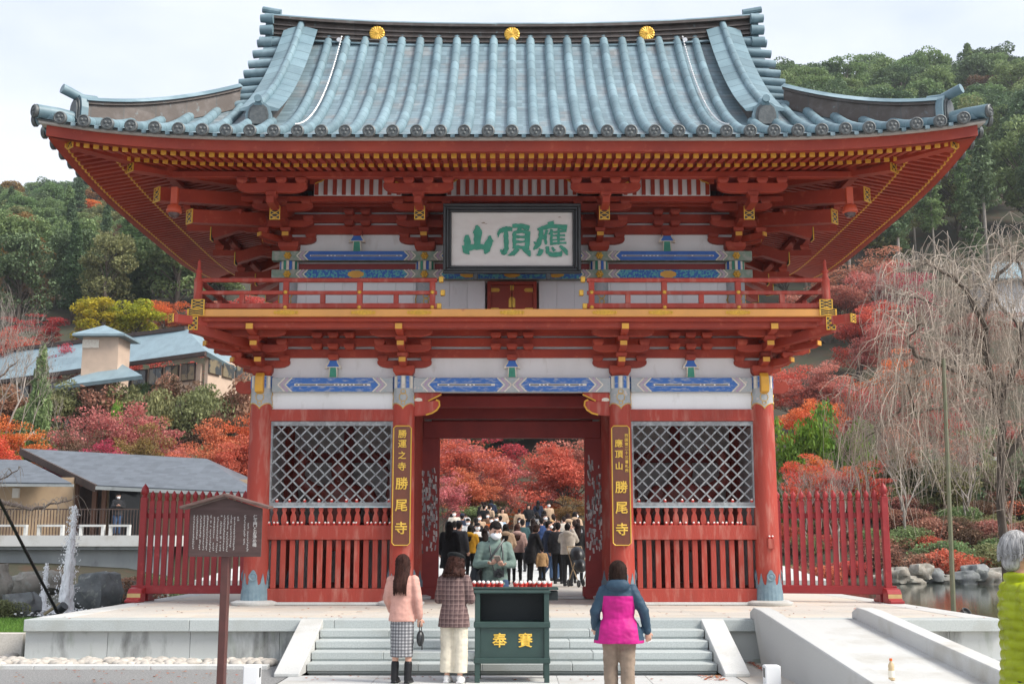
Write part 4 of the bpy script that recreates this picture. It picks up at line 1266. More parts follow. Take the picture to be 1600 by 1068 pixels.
for sx, lab in ((-1, 'narrow brown vertical board with gold characters on the left inner column'), (1, 'narrow brown vertical board with gold characters in two sizes on the right inner column')):
    xb = sx*1.985 + (0.0 if sx < 0 else -0.02)
    yb = YC-0.27
    z0_, z1_ = 1.66, 3.80
    t = thing('column_plaque', lab, 'sign', (xb, yb, z0_))
    w = 0.165; c_ = 0.04
    pl = [(-w+c_,0),(w-c_,0),(w,c_),(w,z1_-z0_-c_),(w-c_,z1_-z0_),(-w+c_,z1_-z0_),(-w,z1_-z0_-c_),(-w,c_)]
    MB().prism(pl, (xb, yb, z0_), (1,0,0), (0,0,1), (0,0.05,0)).build('board', M['signbrown'], t)
    MB().tube([(xb+p[0]*0.97, yb-0.004, z0_+0.005+p[1]*0.995) for p in pl+pl[:1]], 0.010, 4).build('gilt_border', M['goldtext'], t)
    hz = z1_-z0_
    if sx < 0:
        chars = [('勝',0.925,0.15),('運',0.842,0.15),('之',0.745,0.14),('寺',0.650,0.15),('勝',0.505,0.22),('尾',0.325,0.22),('寺',0.135,0.22)]
        dx = 0
    else:
        chars = [('應',0.845,0.14),('頂',0.755,0.14),('山',0.655,0.14),('勝',0.475,0.22),('尾',0.305,0.22),('寺',0.125,0.22)]
        dx = -0.02
    for (ch, f, s) in chars:
        text_mesh(ch, s*1.05, 0.006, M['goldtext'], t, (xb+(dx if s < 0.2 else 0.0)-(0.0 if s > 0.2 else 0.015*(sx > 0)), yb-0.008, z0_+hz*f), FR, s*0.02)
    if sx > 0:
        for i, ch in enumerate('西国第二十三番札所'):
            text_mesh(ch, 0.066, 0.004, M['goldtext'], t, (xb+0.105, yb-0.008, z0_+hz*(0.915-i*0.037)), FR, 0.001)

# lamps under the corners of the eaves
lm = mat('orange_lamp_paint', (0.50,0.075,0.03), 0.45)
for sx in (-1, 1):
    p = Vector((sx*5.90, 20.0, 7.42))
    t = thing('eave_lamp', 'orange dome camera housing under the %s corner of the upper eaves' % ('left' if sx < 0 else 'right'), 'camera', p, group='dome cameras under the eaves')
    MB().box(p.x-0.06, p.x+0.06, p.y-0.05, p.y+0.05, p.z+0.08, p.z+0.42).build('bracket', lm, t, bevel=0.01)
    MB().lathe([(0.0,0.12),(0.05,0.12),(0.11,0.08),(0.135,0.0),(0.135,-0.03),(0.11,-0.05)][::-1], p, 20).build('housing', lm, t, smooth=40)
    MB().ell(p+Vector((0,0,-0.045)), (0.10,0.10,0.085), nu=16, nv=10).build('dome', mat('dark_dome', (0.10,0.06,0.06), 0.1), t, smooth=180)
# ------------------------------------------------------------------ setting: ground, platform, steps
M['gravel'] = mat('grey_gravel', (0.27,0.27,0.265), 0.9, (0.16,0.16,0.16), 55, 0.42, 0.6, detail=3, c3=(0.36,0.355,0.34), scale3=30, lo3=0.55, hi3=0.68, bump=0.6, bscale=60)
M['earth'] = mat('dark_leaf_litter_soil', (0.05,0.042,0.026), 0.95, (0.035,0.045,0.02), 0.6, bump=0.4, bscale=3, c3=(0.075,0.04,0.022), scale3=1.1)
M['lawn'] = mat('lawn_soil', (0.07,0.13,0.025), 0.9, (0.05,0.10,0.02), 5, bump=0.5, bscale=60)
M['water'] = mat('pond_water', (0.045,0.055,0.04), 0.07, (0.05,0.06,0.05), 2, bump=0.13, bscale=3.0, spec=0.6, stretch=(0.6,1.6,1))

import bisect
LP = [(0,-0.02),(20,-0.02),(44,0.22),(52,1.9),(62,3.0),(78,9.5),(86,12.4),(95,15.5),(120,25.0),(160,41.0),(220,62.0),(290,83.0),(380,92.0),(700,70.0)]
RP = [(0,-0.02),(18,-0.02),(45,0.22),(50,1.2),(58,3.4),(68,6.0),(80,10.0),(95,17.0),(110,26.0),(140,43.5),(180,66.0),(230,86.0),(300,100.0),(700,80.0)]
def pw(tab, d):
    for i in range(len(tab)-1):
        if d <= tab[i+1][0]:
            t = max(0.0, (d-tab[i][0])/(tab[i+1][0]-tab[i][0]))
            return tab[i][1]*(1-t)+tab[i+1][1]*t
    return tab[-1][1]
def terr(x, y):
    d = math.hypot(x*0.35, y)
    k = 1/(1+math.exp(-x/4.0))
    z = pw(LP, d)*(1-k) + pw(RP, d)*k
    if d > 60: z += 1.5*mnoise.noise(Vector((x*0.03, y*0.03, 1.7)))*min(1, (d-60)/40)*2
    a = max(0.0, min(1.0, (16-abs(x))/6.0))   # gentler ground behind the gate
    if a > 0 and y < 100:
        zc = -0.02 if y < 50 else 1.2+(y-50)*0.055 if y < 80 else 2.85+(y-80)*0.5
        z = z*(1-a)+min(z, zc)*a
    
    if x < -10 and 74 < y < 99: z = min(z, 11.6+max(0, y-95)*0.6)    # terrace of the hillside house
    return z
# the ground sheet
rows = []
ys = [-12,0,8,14,17.4,20,24,28,33,38,42,44,46,48,50,52,55,58,62,66,70,75,80,86,92,100,108,116,126,138,150,165,180,200,220,245,270,300,340,400,500,700]
xs = [-420,-300,-220,-170,-130,-105,-85,-70,-58,-48,-40,-34,-29,-25,-21,-18,-15,-12.5,-10,-8,-6,-4,-2,0,2,4,6,8,10,12.5,15,18,21,25,29,34,40,48,58,70,85,105,130,170,220,300,420]
gm = MB()
for y in ys:
    rows.append([(x, y, terr(x, y) - 0.02) for x in xs])
gm.grid(rows)
tag(gm.build('ground', M['earth'], None, smooth=180), kind='structure')
tag(MB().grid([[(-26,9,0.0),(-2.9,9,0.0)],[(-26,17.55,0.0),(-2.9,17.55,0.0)]]).build('gravel_yard', M['gravel']), kind='structure')
tag(MB().grid([[(-26,-11,-0.002),(26,-11,-0.002)],[(-26,9,-0.002),(26,9,-0.002)]]).build('forecourt', M['gravel']), kind='structure')
tag(MB().grid([[(2.9,9,0.0),(26,9,0.0)],[(2.9,17.55,0.0),(26,17.55,0.0)]]).build('paved_yard', M['paving']), kind='structure')
# paved approach: individual slabs
slabs = MB().box(-2.89, 2.89, 8, 15.9, -0.10, -0.004).build('approach', M['granitegrey'])
tag(slabs, kind='structure')
for j in range(11):
    y0_ = 9.2+j*0.61
    for i in range(5):
        x0_ = -2.88+i*1.152
        MB().box(x0_+0.004, x0_+1.148, y0_+0.004, y0_+0.606, -0.05, 0.004+0.001*rnd.random()).build('paving_slab', M['granite'], slabs)
# platform
PX0, PX1, PY0 = -7.08, 7.18, 17.6
plat = MB().box(PX0+0.12, PX1-0.12, PY0+0.12, 36, -0.05, HP-0.16).build('platform', M['granitestain'])
tag(plat, kind='structure')
MB().box(PX0+0.02, PX1-0.02, PY0+0.03, 36, -0.05, 0.05).build('plinth_course', M['granitestain'], plat)
xx = PX0
while xx < PX1-0.1:
    w = min(rnd.choice((1.15, 1.2, 1.3)), PX1-xx)
    if PX1-xx-w < 0.5: w = PX1-xx
    MB().box(xx+0.004, xx+w-0.004, PY0+0.10, PY0+0.16, 0.05, HP-0.172).build('wall_stone', M['granitestain'], plat)
    xx += w
xx = PX0
while xx < PX1-0.1:
    w = min(rnd.choice((1.8, 2.1, 2.4)), PX1-xx)
    if PX1-xx-w < 0.8: w = PX1-xx
    MB().box(xx+0.003, xx+w-0.003, PY0, PY0+0.48, HP-0.17, HP-0.001*rnd.random()).build('cap_stone', M['granitegrey'], plat, bevel=0.008)
    xx += w
for sx in (-1, 1):
    xe = PX0 if sx < 0 else PX1
    yy = PY0+0.485
    while yy < 36:
        MB().box(*sorted((xe, xe-sx*0.45)), yy, yy+1.995, HP-0.17, HP-0.001*rnd.random()).build('cap_stone', M['granite'], plat, bevel=0.008)
        yy += 2.0
# paving on top
yy = PY0+0.485; row = 0
while yy < 35.5:
    dpt = 0.62
    xx = PX0+0.455; off = 0.45*(row % 2)
    while xx < PX1-0.46:
        w = 0.9 if xx > PX0+0.5 else 0.9-off
        w = min(w, PX1-0.455-xx)
        if w > 0.06: MB().box(xx+0.003, xx+w-0.003, yy+0.003, yy+dpt-0.003, HP-0.15, HP-0.002-0.002*rnd.random()).build('paving_slab', M['paving'], plat)
        xx += w
    yy += dpt; row += 1
    if row > 9: break
MB().box(PX0+0.455, PX1-0.455, yy, 36, HP-0.15, HP-0.003).build('paving_field', M['paving'], plat)
# approach behind the gate, pale paving that runs on to the far steps
tag(MB().add([(-9.5,36.003,0),(9.5,36.003,0),(9.5,52,0),(-9.5,52,0),(-9.5,36.003,HP-0.004),(9.5,36.003,HP-0.004),(9.5,52,HP+0.796),(-9.5,52,HP+0.796)], [(0,3,2,1),(4,5,6,7),(0,1,5,4),(1,2,6,5),(2,3,7,6),(3,0,4,7)]).build('rear_court', M['granite']), kind='structure')
# stairs
stairs = MB().box(-2.71, 2.71, 16.30, PY0-0.005, -0.05, 0.115).build('stone_steps', M['granitegrey'])
tag(stairs, kind='structure')
for i in range(5):
    y1 = PY0-0.34*i; y0_ = y1-0.34
    z1 = HP-0.122*(i+1)
    if i == 4: break
    cuts = [-2.73, -1.75+0.5*(i % 2), -0.4+0.4*(i % 3)*0.6, 1.1-0.3*(i % 2), 2.73]
    for q in range(4): MB().box(cuts[q]+0.002, cuts[q+1]-0.002, y0_+0.003*rnd.random(), PY0-0.006, z1-0.10, z1-0.003*rnd.random()).build('step', M['granitegrey'], stairs, bevel=0.008)
    # recessed riser below the nosing
    if i < 4: MB().box(-2.72, 2.72, y0_+0.02, PY0-0.008, z1-0.125, z1-0.101).build('riser', M['granitegrey'], stairs)
for sx in (-1, 1):
    xa, xb = sorted((sx*2.74, sx*3.07))
    b = MB()
    b.add([(xa,15.75,0.0),(xb,15.75,0.0),(xb,PY0+0.05,0.0),(xa,PY0+0.05,0.0),(xa,15.75,0.05),(xb,15.75,0.05),(xb,PY0+0.05,HP+0.012),(xa,PY0+0.05,HP+0.012)], [(0,3,2,1),(4,5,6,7),(0,1,5,4),(1,2,6,5),(2,3,7,6),(3,0,4,7)])
    b.build('stair_cheek', M['granite'], stairs, bevel=0.01)
# ramp to the right with two kerbs, running away from the steps towards the viewer's right
ramp = MB()
RA = [Vector((3.62, 17.6, 0)), Vector((5.12, 17.6, 0))]
RB = [Vector((3.62, 9.7, 0)), Vector((5.12, 9.7, 0))]
def rp(s, t, z=0):
    a = RA[0].lerp(RA[1], s); c = RB[0].lerp(RB[1], s); p = a.lerp(c, t); p.z = HP*(1-t)+z; return p
ramp.add([rp(0,0), rp(1,0), rp(1,1), rp(0,1)] + [Vector((p.x, p.y, -0.03)) for p in (rp(0,0), rp(1,0), rp(1,1), rp(0,1))], [(3,2,1,0),(0,1,5,4),(1,2,6,5),(2,3,7,6),(3,0,4,7)])
ramp_o = tag(ramp.build('ramp', M['granite']), kind='structure')
for s in (0, 1):
    b = MB()
    w = 0.24
    pts = []
    for t in (-0.02, 0.0, 0.06, 1.0):
        p = rp(s, max(t, 0)); 
        if t < 0: p.y += 0.25
        h = 0.10 if t < 0 else 0.17 if t == 0 else 0.19
        pts.append((p, h))
    vs_ = []
    for p, h in pts:
        for dx, z in ((-w/2, -0.03 if p.y < PY0 else HP), (w/2, -0.03 if p.y < PY0 else HP), (w/2, p.z+h), (-w/2, p.z+h)):
            vs_.append((p.x+dx, p.y, z))
    fs = [(0,1,2,3), (15,14,13,12)]
    for i in range(3):
        for k in range(4):
            k2 = (k+1) % 4
            fs.append((i*4+k2, i*4+k, (i+1)*4+k, (i+1)*4+k2))
    b.add(vs_, fs); o = b.build('ramp_kerb', M['granite'], ramp_o, bevel=0.012)
# kerb, pebbles and lawn on the left
for k in range(9):
    x1 = -3.35-1.6*k
    o = MB().box(x1-1.595, x1, 16.72, 16.90, -0.02, 0.055).build('kerb_stone', M['granite'], None, bevel=0.008)
    tag(o, kind='structure')
M['pebble'] = mat('pale_pebble', (0.50,0.46,0.41), 0.8, (0.38,0.35,0.31), 9, bump=0.2, islandrand=0.15)
pb = MB(); pr = random.Random(5)
for k in range(900):
    x = pr.uniform(-14, -3.4); y = pr.uniform(16.93, 17.6)
    if x < -7.3: y = pr.uniform(16.93, 18.2)
    s = pr.uniform(0.035, 0.085)
    pb.ell((x, y, s*0.5), (s*pr.uniform(0.9,1.5), s*pr.uniform(0.8,1.2), s*0.75), Matrix.Rotation(pr.uniform(0,3), 3, 'Z'), 7, 5)
tag(pb.build('pebble_bed', M['pebble'], smooth=180), 'pale round pebbles lying along the foot of the platform', 'pebbles', kind='stuff')
lawn_pts = [(-7.3,18.4),(-9,18.25),(-13,18.1),(-26,18.0),(-26,22.6),(-13,22.2),(-9,21.6),(-7.3,21.0)]
lw = MB().prism(lawn_pts, (0,0,0.0), (1,0,0), (0,1,0), (0,0,0.34)).build('lawn', M['lawn'])
tag(lw, kind='structure')
for k in range(6):
    x1 = -7.35-1.5*k
    tag(MB().box(x1-1.49, x1, 18.28, 18.42, 0, 0.37).build('kerb_stone', M['paving'], None, bevel=0.01), kind='structure')
gr = MB(); pr = random.Random(8)
for k in range(26000):
    x = -7.4-pr.random()**1.5*6; y = pr.uniform(18.4, 22.0)
    h = pr.uniform(0.03, 0.075); a = pr.uniform(0, 6.28); w = 0.006
    dx, dy = math.cos(a)*w, math.sin(a)*w
    lx, ly = pr.gauss(0, 0.025), pr.gauss(0, 0.025)
    gr.add([(x-dx, y-dy, 0.335), (x+dx, y+dy, 0.335), (x+lx, y+ly, 0.335+h)], [(0,1,2)])
tag(gr.build('grass', mat('grass_blade', (0.10,0.22,0.03), 0.7, (0.14,0.26,0.04), 3, islandrand=0.25, transl=0.3)), 'short bright green lawn beside the platform', 'grass', kind='stuff')
# ponds on both sides
for sx in (-1, 1):
    xa, xb = (-60, -7.25) if sx < 0 else (7.35, 60)
    ya = 22.3 if sx < 0 else 18.6
    b = MB(); b.grid([[(xa, ya, 0.27), (xb, ya, 0.27)], [(xa, 47.0, 0.27), (xb, 47.0, 0.27)]])
    tag(b.build('pond', M['water']), kind='structure')
lf = MB(); pr = random.Random(44)
for k in range(420):
    if k < 150: x, y, z = pr.uniform(-6.9, 7.0), pr.uniform(17.7, 23), HP+0.004
    elif k < 260: x, y, z = pr.choice((pr.uniform(2.4, 2.7), pr.uniform(-2.7, 2.7))), pr.uniform(15.3, 15.85), 0.012
    elif k < 340: x, y, z = pr.uniform(3.36, 3.46), pr.uniform(16.2, 17.5), 0.02
    else: x, y, z = pr.uniform(-7, -3.4), pr.uniform(14.5, 16.7), 0.01
    a = pr.uniform(0, 6.28); s = pr.uniform(0.018, 0.035)
    pts = []
    for j in range(10):
        q = s if j % 2 == 0 else s*0.45
        pts.append((x+q*math.cos(a+j*0.628), y+q*math.sin(a+j*0.628), z+pr.uniform(0, 0.01)))
    lf.add(pts, [tuple(range(10))])
tag(lf.build('fallen_leaves', mat('fallen_maple_leaf', (0.36,0.06,0.03), 0.7, (0.30,0.14,0.05), 4, islandrand=0.3)), 'scattered fallen red maple leaves on the stone', 'leaves', kind='stuff')
tag(MB().box(7.3, 30, 18.3, 18.62, 0, 0.36).build('kerb_stone', M['granite']), kind='structure')
# ------------------------------------------------------------------ things round the gate
def pix(x, y, D):
    dx = (x-800)/F_PX; dy = -(y-534)/F_PX
    c, s = math.cos(TH), math.sin(TH)
    t = D/(c-dy*s)
    return Vector((dx*t, D, HCAM+(s+dy*c)*t))

# picket fences
M['palegold'] = mat('pale_cream_gilt', (0.55,0.40,0.17), 0.55, (0.48,0.34,0.14), 6)
pk = MB()
pk.cbox((0,0,0.82), (0.094, 0.06, 1.64))
pk.lathe([(0.036,1.64),(0.044,1.66),(0.034,1.675),(0.045,1.70),(0.050,1.735),(0.044,1.775),(0.02,1.81),(0.004,1.835)], n=10)
ft = [(0,0),(0.42,0),(0.42,0.05),(0.30,0.06),(0.26,0.11),(0.25,0.19),(0.19,0.25),(0.06,0.25),(0.03,0.20),(0.02,0.08)]
for sx in (-1, 1):
    y0_ = 22.95 if sx < 0 else 22.55
    y1 = 22.95 if sx < 0 else 23.25           # the right fence swings back towards the gate
    xo, xi = (-7.06, -4.80) if sx < 0 else (7.02, 4.80)
    t = thing('picket_fence', 'dark red picket fence with pointed finials %s of the gate' % ('left' if sx < 0 else 'right'), 'fence', (xo, y0_, HP), group='fences flanking the gate')
    n = 16 if sx < 0 else 15
    po = None
    for i in range(n):
        f = (i+1.1)/(n+0.5)
        p = (xo+(xi-xo)*f, y0_+(y1-y0_)*f, 0.86)
        if po is None: po = pk.build('picket', M['fence'], t, loc=p, smooth=30, local=True)
        else: inst(po, t, Vector(p)-wloc(t))
    a, c = Vector((xo-sx*-0.16, y0_, 0)), Vector((xi, y1, 0))
    for (zz, w, h) in ((0.835, 0.15, 0.155), (2.22, 0.05, 0.10)):
        aa = a if zz < 1 else Vector((xo, y0_, 0))
        MB().bar(aa+Vector((0,0.0 if zz < 1 else 0.045,zz)), c+Vector((0,0.0 if zz < 1 else 0.045,zz)), w, h).build('rail', M['fence'], t, bevel=0.008)
    b = MB(); b.cbox((xo, y0_, 1.68), (0.125, 0.125, 1.78))
    b.build('end_post', M['fence'], t, bevel=0.012)
    MB().lathe([(0.05,2.57),(0.06,2.59),(0.045,2.61),(0.068,2.65),(0.074,2.69),(0.06,2.75),(0.025,2.80),(0.004,2.83)], (xo, y0_, 0), 14).build('finial', M['fence'], t, smooth=40)
    for s2 in (-1, 1):
        if s2 > 0: o_ = Vector((xo-0.13, y0_+0.08, HP+0.002)); e1 = (0,1,0)
        else: o_ = Vector((xo-0.13, y0_-0.08, HP+0.002)); e1 = (0,-1,0)
        pl = [(0,0),(0.44,0),(0.44,0.05),(0.34,0.06),(0.30,0.09),(0.29,0.17),(0.22,0.25),(0.0,0.27)]
        f = MB().prism(pl, o_, e1, (0,0,1), (0.26,0,0)).build('foot', M['fence'], t, bevel=0.01)
        if s2 < 0: MB().box(o_.x+0.006, o_.x+0.254, o_.y-0.305, o_.y-0.296, HP+0.085, HP+0.165).build('gilt_face', M['palegold'], f)

# information board
ib = thing('information_board', 'dark brown wooden notice board with a small roof and white writing on a post', 'sign', (-3.33, 14.0, 0), R(-5))
M['brownboard'] = mat('dark_brown_board', (0.062,0.032,0.028), 0.6, (0.09,0.05,0.045), 8, stretch=(0.3,1,2), bump=0.1)
M['brownroof'] = mat('worn_brown_wood', (0.10,0.055,0.045), 0.7, (0.16,0.10,0.085), 10, stretch=(0.5,1,3), bump=0.2)
M['brownpost'] = mat('red_brown_post', (0.10,0.035,0.03), 0.55, (0.08,0.03,0.025), 6)
M['chalk'] = mat('white_lettering', (0.50,0.48,0.46), 0.8)
MB().box(-0.045, 0.045, -0.03, 0.06, 0.0, 1.60).build('post', M['brownpost'], ib, bevel=0.008, local=True)
MB().prism([(-0.43,1.545),(0.43,1.545),(0.43,2.10),(0.0,2.22),(-0.43,2.10)], (0,-0.055,0), (1,0,0), (0,0,1), (0,0.025,0)).build('board', M['brownboard'], ib, local=True)
for sx in (-1, 1):
    MB().bar((sx*-0.01, -0.04, 2.255), (sx*0.53, -0.04, 2.105), 0.22, 0.035).build('roof_plank', M['brownroof'], ib, bevel=0.006, local=True)
wr = random.Random(12)
b = MB()
for i in range(17):
    x = 0.27-i*0.0405
    if i == 2: continue
    z = 2.02 if i else 1.93
    zend = (1.62, 1.66, 0, 1.96)[i] if i < 4 else 1.60+0.04*wr.random() if i < 15 else wr.choice((1.75, 1.64))
    while z > zend:
        hgt = wr.uniform(0.010, 0.017)
        if wr.random() > 0.10:
            for q in range(3):
                b.cbox((x+wr.gauss(0, 0.004), -0.0565-0.0002*q, z-hgt*(q+0.5)/3), (wr.uniform(0.006, 0.016), 0.001, 0.0035))
            b.cbox((x+wr.gauss(0,0.003), -0.0573, z-hgt/2), (0.0032, 0.001, hgt))
        z -= hgt+0.006
tag(b.build('fine_lettering', M['chalk'], ib, local=True), kind='stuff')
for i, ch in enumerate('仁王門とお浄め橋'):
    q = text_mesh(ch, 0.050, 0.001, M['chalk'], None, (0,0,0), FR, 0.0006, 'title_character')
    q.parent = ib; q.location = (0.352, -0.057, 2.0-i*0.046)

# offering box
M['boxgreen'] = mat('dark_green_paint', (0.022,0.050,0.044), 0.45, (0.028,0.06,0.052), 5, bump=0.05)
M['boxdark'] = mat('hollow_shade_and_drawer_dark', (0.010,0.016,0.018), 0.6)  # shade of the open recess put into the colour; side drawers share it
ob = thing('offering_box', 'dark green wooden offering box on legs with two gold characters', 'box', (0.0, 15.2, 0))
bx, y0_, y1 = 0.43, 15.12, 15.62
for (x, y) in ((-bx, y0_), (bx, y0_), (-bx, y1), (bx, y1)):
    MB().box(x-0.032, x+0.032, y-0.032, y+0.032, 0.004, 1.09).build('leg', M['boxgreen'], ob, bevel=0.004)
MB().box(-bx+0.034, bx-0.034, y0_-0.01, y0_+0.03, 0.28, 0.68).build('front_panel', M['boxgreen'], ob)
MB().box(-bx+0.034, bx-0.034, y0_+0.34, y0_+0.36, 0.69, 1.08).build('back_board', M['boxdark'], ob)
for sx in (-1, 1):
    MB().box(*sorted((sx*bx-0.012, sx*bx+0.012)), y0_+0.034, y1-0.034, 0.28, 1.08).build('side_panel', M['boxgreen'], ob)
MB().box(-bx+0.034, bx-0.034, y0_+0.031, y1-0.034, 0.285, 0.70).build('coin_tray', M['boxdark'], ob)
for (z0_, z1_) in ((0.235, 0.30), (0.665, 0.735)):
    MB().box(-bx-0.045, bx+0.045, y0_-0.045, y1+0.04, z0_, z1_).build('moulding', M['boxgreen'], ob, bevel=0.008)
MB().box(-bx-0.05, bx+0.05, y0_-0.05, y1+0.04, 1.085, 1.115).build('top_board', M['boxgreen'], ob, bevel=0.006)
MB().box(-0.59, 0.59, y0_+0.22, y1+0.06, 1.117, 1.145).build('shelf_top', M['boxgreen'], ob, bevel=0.006)
for sx in (-1, 1):
    MB().box(*sorted((sx*(bx+0.036), sx*0.585)), y0_+0.26, y1+0.05, 0.985, 1.10).build('side_drawer', M['boxdark'], ob, bevel=0.006)
for ch, x in (('奉', -0.155), ('賽', 0.165)):
    text_mesh(ch, 0.185, 0.003, M['goldtext'], ob, (x, y0_-0.014, 0.50), FR, 0.003)

# small daruma dolls
M['darumared'] = mat('daruma_red', (0.48,0.035,0.025), 0.4)
M['darumawhite'] = mat('daruma_white', (0.75,0.70,0.66), 0.5)
dm = MB()
dm.cur = 0; dm.ell((0,0,0.027), (0.030,0.028,0.030), nu=12, nv=8); dm.lathe([(0.024,0),(0.026,0.01)], n=10)
dm.cur = 1; dm.ell((0,-0.008,0.042), (0.021,0.022,0.022), nu=10, nv=8)
dme = None
def daruma(p, label, group, s=1.0):
    global dme
    if dme is None:
        dme = dm.build('daruma_doll', [M['darumared'], M['darumawhite']], None, loc=(0,0,0), smooth=180, local=True); o = dme
    else: o = inst(dme)
    o.location = p; o.scale = (s,)*3; o.rotation_euler = (0, 0, rnd.uniform(-0.5, 0.5))
    tag(o, label, 'doll', group)
for sx, side in ((-1, 'left'), (1, 'right')):
    xa, xb = sorted((sx*(XI+0.22), sx*(XO-0.22)))
    n = 27; skip = random.Random(4+sx)
    for i in range(n):
        if skip.random() < 0.2: continue
        daruma((xa+(xb-xa)*i/(n-1)+skip.uniform(-0.02,0.02), YC-0.055, 2.021), 'tiny red and white daruma doll on the wooden rail of the %s bay' % side, 'daruma dolls on the %s rail' % side)
    for i in range(9):
        if skip.random() < 0.15: continue
        daruma((xa+0.08+(xb-xa-0.16)*i/8+skip.uniform(-0.06,0.06), YC-0.03, LW0+0.001), 'tiny red and white daruma doll on the sill of the %s lattice window' % side, 'daruma dolls on the %s window sill' % side)
xx = -0.55
while xx < 0.53:
    if not (-0.13 < xx < 0.02): daruma((xx, 15.58+rnd.uniform(-0.05,0.06), 1.146), 'small red and white daruma doll lined up on the offering box shelf', 'daruma dolls on the offering box', 1.25)
    xx += rnd.uniform(0.048, 0.07)
t = thing('daruma_shelf', 'small red shelf with two dolls fixed to the right corner column', 'shelf', (XO+0.02, YC-0.23, 1.55))
MB().box(XO-0.04, XO+0.08, YC-0.27, YC-0.222, 1.60, 1.78).build('shelf_box', M['redold'], t, bevel=0.008)
for dx in (-0.01, 0.05): daruma((XO+dx, YC-0.245, 1.781), 'daruma doll on the small shelf of the right corner column', 'daruma dolls on the column shelf', 0.9)

# guide lamps beside the steps
for sx in (-1, 1):
    t = thing('path_lamp', 'short white box lamp beside the foot of the steps, %s of them' % ('left' if sx < 0 else 'right'), 'lamp', (sx*3.07, 14.45, 0), group='box lamps by the steps')
    MB().box(sx*3.07-0.09, sx*3.07+0.09, 14.36, 14.54, 0.003, 0.28).build('housing', mat('white_lamp_paint', (0.78,0.79,0.80), 0.5), t, bevel=0.01)
    xx = sx*3.07-sx*0.0915
    MB().box(*sorted((xx, xx+sx*0.004)), 14.40, 14.50, 0.14, 0.25).build('lens', M['black'], t)
# bottle on the ramp
t = thing('plastic_bottle', 'small clear tea bottle with orange cap standing on the ramp', 'bottle', (4.05, 13.05, 0.265))
MB().lathe([(0.030,0.0),(0.033,0.01),(0.033,0.10),(0.030,0.12),(0.033,0.14),(0.030,0.16),(0.013,0.19),(0.013,0.20)], (4.05,13.05,0.262), 14).build('body', mat('tea_bottle', (0.55,0.42,0.25), 0.15), t, smooth=50)
MB().lathe([(0.0341,0.03),(0.0341,0.10)], (4.05,13.05,0.262), 14).build('label', mat('bottle_label', (0.75,0.70,0.60), 0.5), t, smooth=50)
MB().lathe([(0.016,0.20),(0.016,0.225),(0.0,0.226)], (4.05,13.05,0.262), 12).build('cap', mat('orange_cap', (0.65,0.12,0.02), 0.4), t, smooth=50)

# pole and stay
o = MB().tube([pix(-25, 735, 19.5), pix(92, 960, 23.0)], 0.028, 8).build('stay_pole', mat('black_pole', (0.012,0.012,0.013), 0.4), None, loc=pix(92, 960, 23.0))
tag(o, 'thin black stay pole slanting down to the pond on the far left', 'pole')
p0 = pix(1490, 962, 20.5); p0.z = 0.3
o = MB().tube([p0, pix(1474, 560, 20.5)], [0.045, 0.035], 8).build('support_pole', mat('green_grey_pole', (0.12,0.13,0.07), 0.6, (0.16,0.15,0.10), 8), None, loc=p0)
tag(o, 'tall thin greenish pole at the edge of the right pond', 'pole')
t = thing('pond_spotlight', 'black spotlight at the foot of the thin pole by the pond', 'lamp', p0+Vector((0.05,-0.2,0)))
q = p0+Vector((0.1,-0.2,0.02))
MB().lathe([(0.05,-0.09),(0.075,-0.08),(0.085,0.09),(0.07,0.09),(0.05,0.05)], q+Vector((0,0,0.2)), 14, Euler((R(40), R(30), 0)).to_matrix()).build('lamp_head', M['black'], t, smooth=40)
MB().tube([q, q+Vector((0,0,0.17))], 0.014, 6).build('stem', M['black'], t)
MB().tube([q+Vector((0.25,-0.02,0.06)), q+Vector((0.34,0.0,0.05))], 0.04, 10).tube([q+Vector((0.42,-0.02,0.05)), q+Vector((0.5,0.0,0.05))], 0.04, 10).build('cable_drum', mat('rusty_red', (0.2,0.04,0.03), 0.6), t)

# rocks
M['rock'] = mat('pond_rock', (0.20,0.21,0.21), 0.9, (0.11,0.12,0.12), 3, bump=0.8, bscale=5, c3=(0.30,0.31,0.28), scale3=6, lo3=0.55, hi3=0.7)
M['rockwarm'] = mat('lichen_rock', (0.30,0.27,0.23), 0.9, (0.18,0.17,0.14), 3, bump=0.8, bscale=5, c3=(0.36,0.36,0.32), scale3=5)
def rock_mb(c, r, seed, rough=0.42):
    b = MB(); b.ell((0,0,0), (1,1,1), None, 22, 14)
    out = []
    for v in b.v:
        p = Vector(v); d = 1+rough*mnoise.noise(p*1.4+Vector((seed,0,0)))+0.5*rough*mnoise.noise(p*3.2+Vector((seed,5,0)))+0.25*rough*mnoise.noise(p*7+Vector((seed,5,3)))
        q = p*d
        q = Vector((max(-1.05, min(1.05, q.x)), max(-1.05, min(1.05, q.y)), max(-0.8, min(0.80+0.12*q.x, q.z))))
        out.append((c[0]+q.x*r[0]*1.15, c[1]+q.y*r[1]*1.15, c[2]+q.z*r[2]*1.3))
    b.v = out; return b
def rock(px_, py_, D, w, h, label, m='rock', seed=1):
    p = pix(px_, py_, D)
    tag(rock_mb((p.x, p.y, p.z+h*0.40), (w/2, w*0.4, h/2), seed).build('rock', M[m], None, loc=p, smooth=50), label, 'rock', 'rocks round the ponds')
rock(150, 946, 27.5, 0.98, 0.82, 'big flat-topped grey boulder behind the fountain', seed=2)
rock(28, 962, 24.5, 0.72, 0.5, 'dark jagged rock at the far left edge of the pond', seed=5)
rock(-15, 930, 26, 0.8, 0.7, 'pale brown rock at the left picture edge', 'rockwarm', seed=7)
rock(55, 925, 29, 1.1, 0.55, 'low brown rock behind the small water jet', 'rockwarm', seed=8)
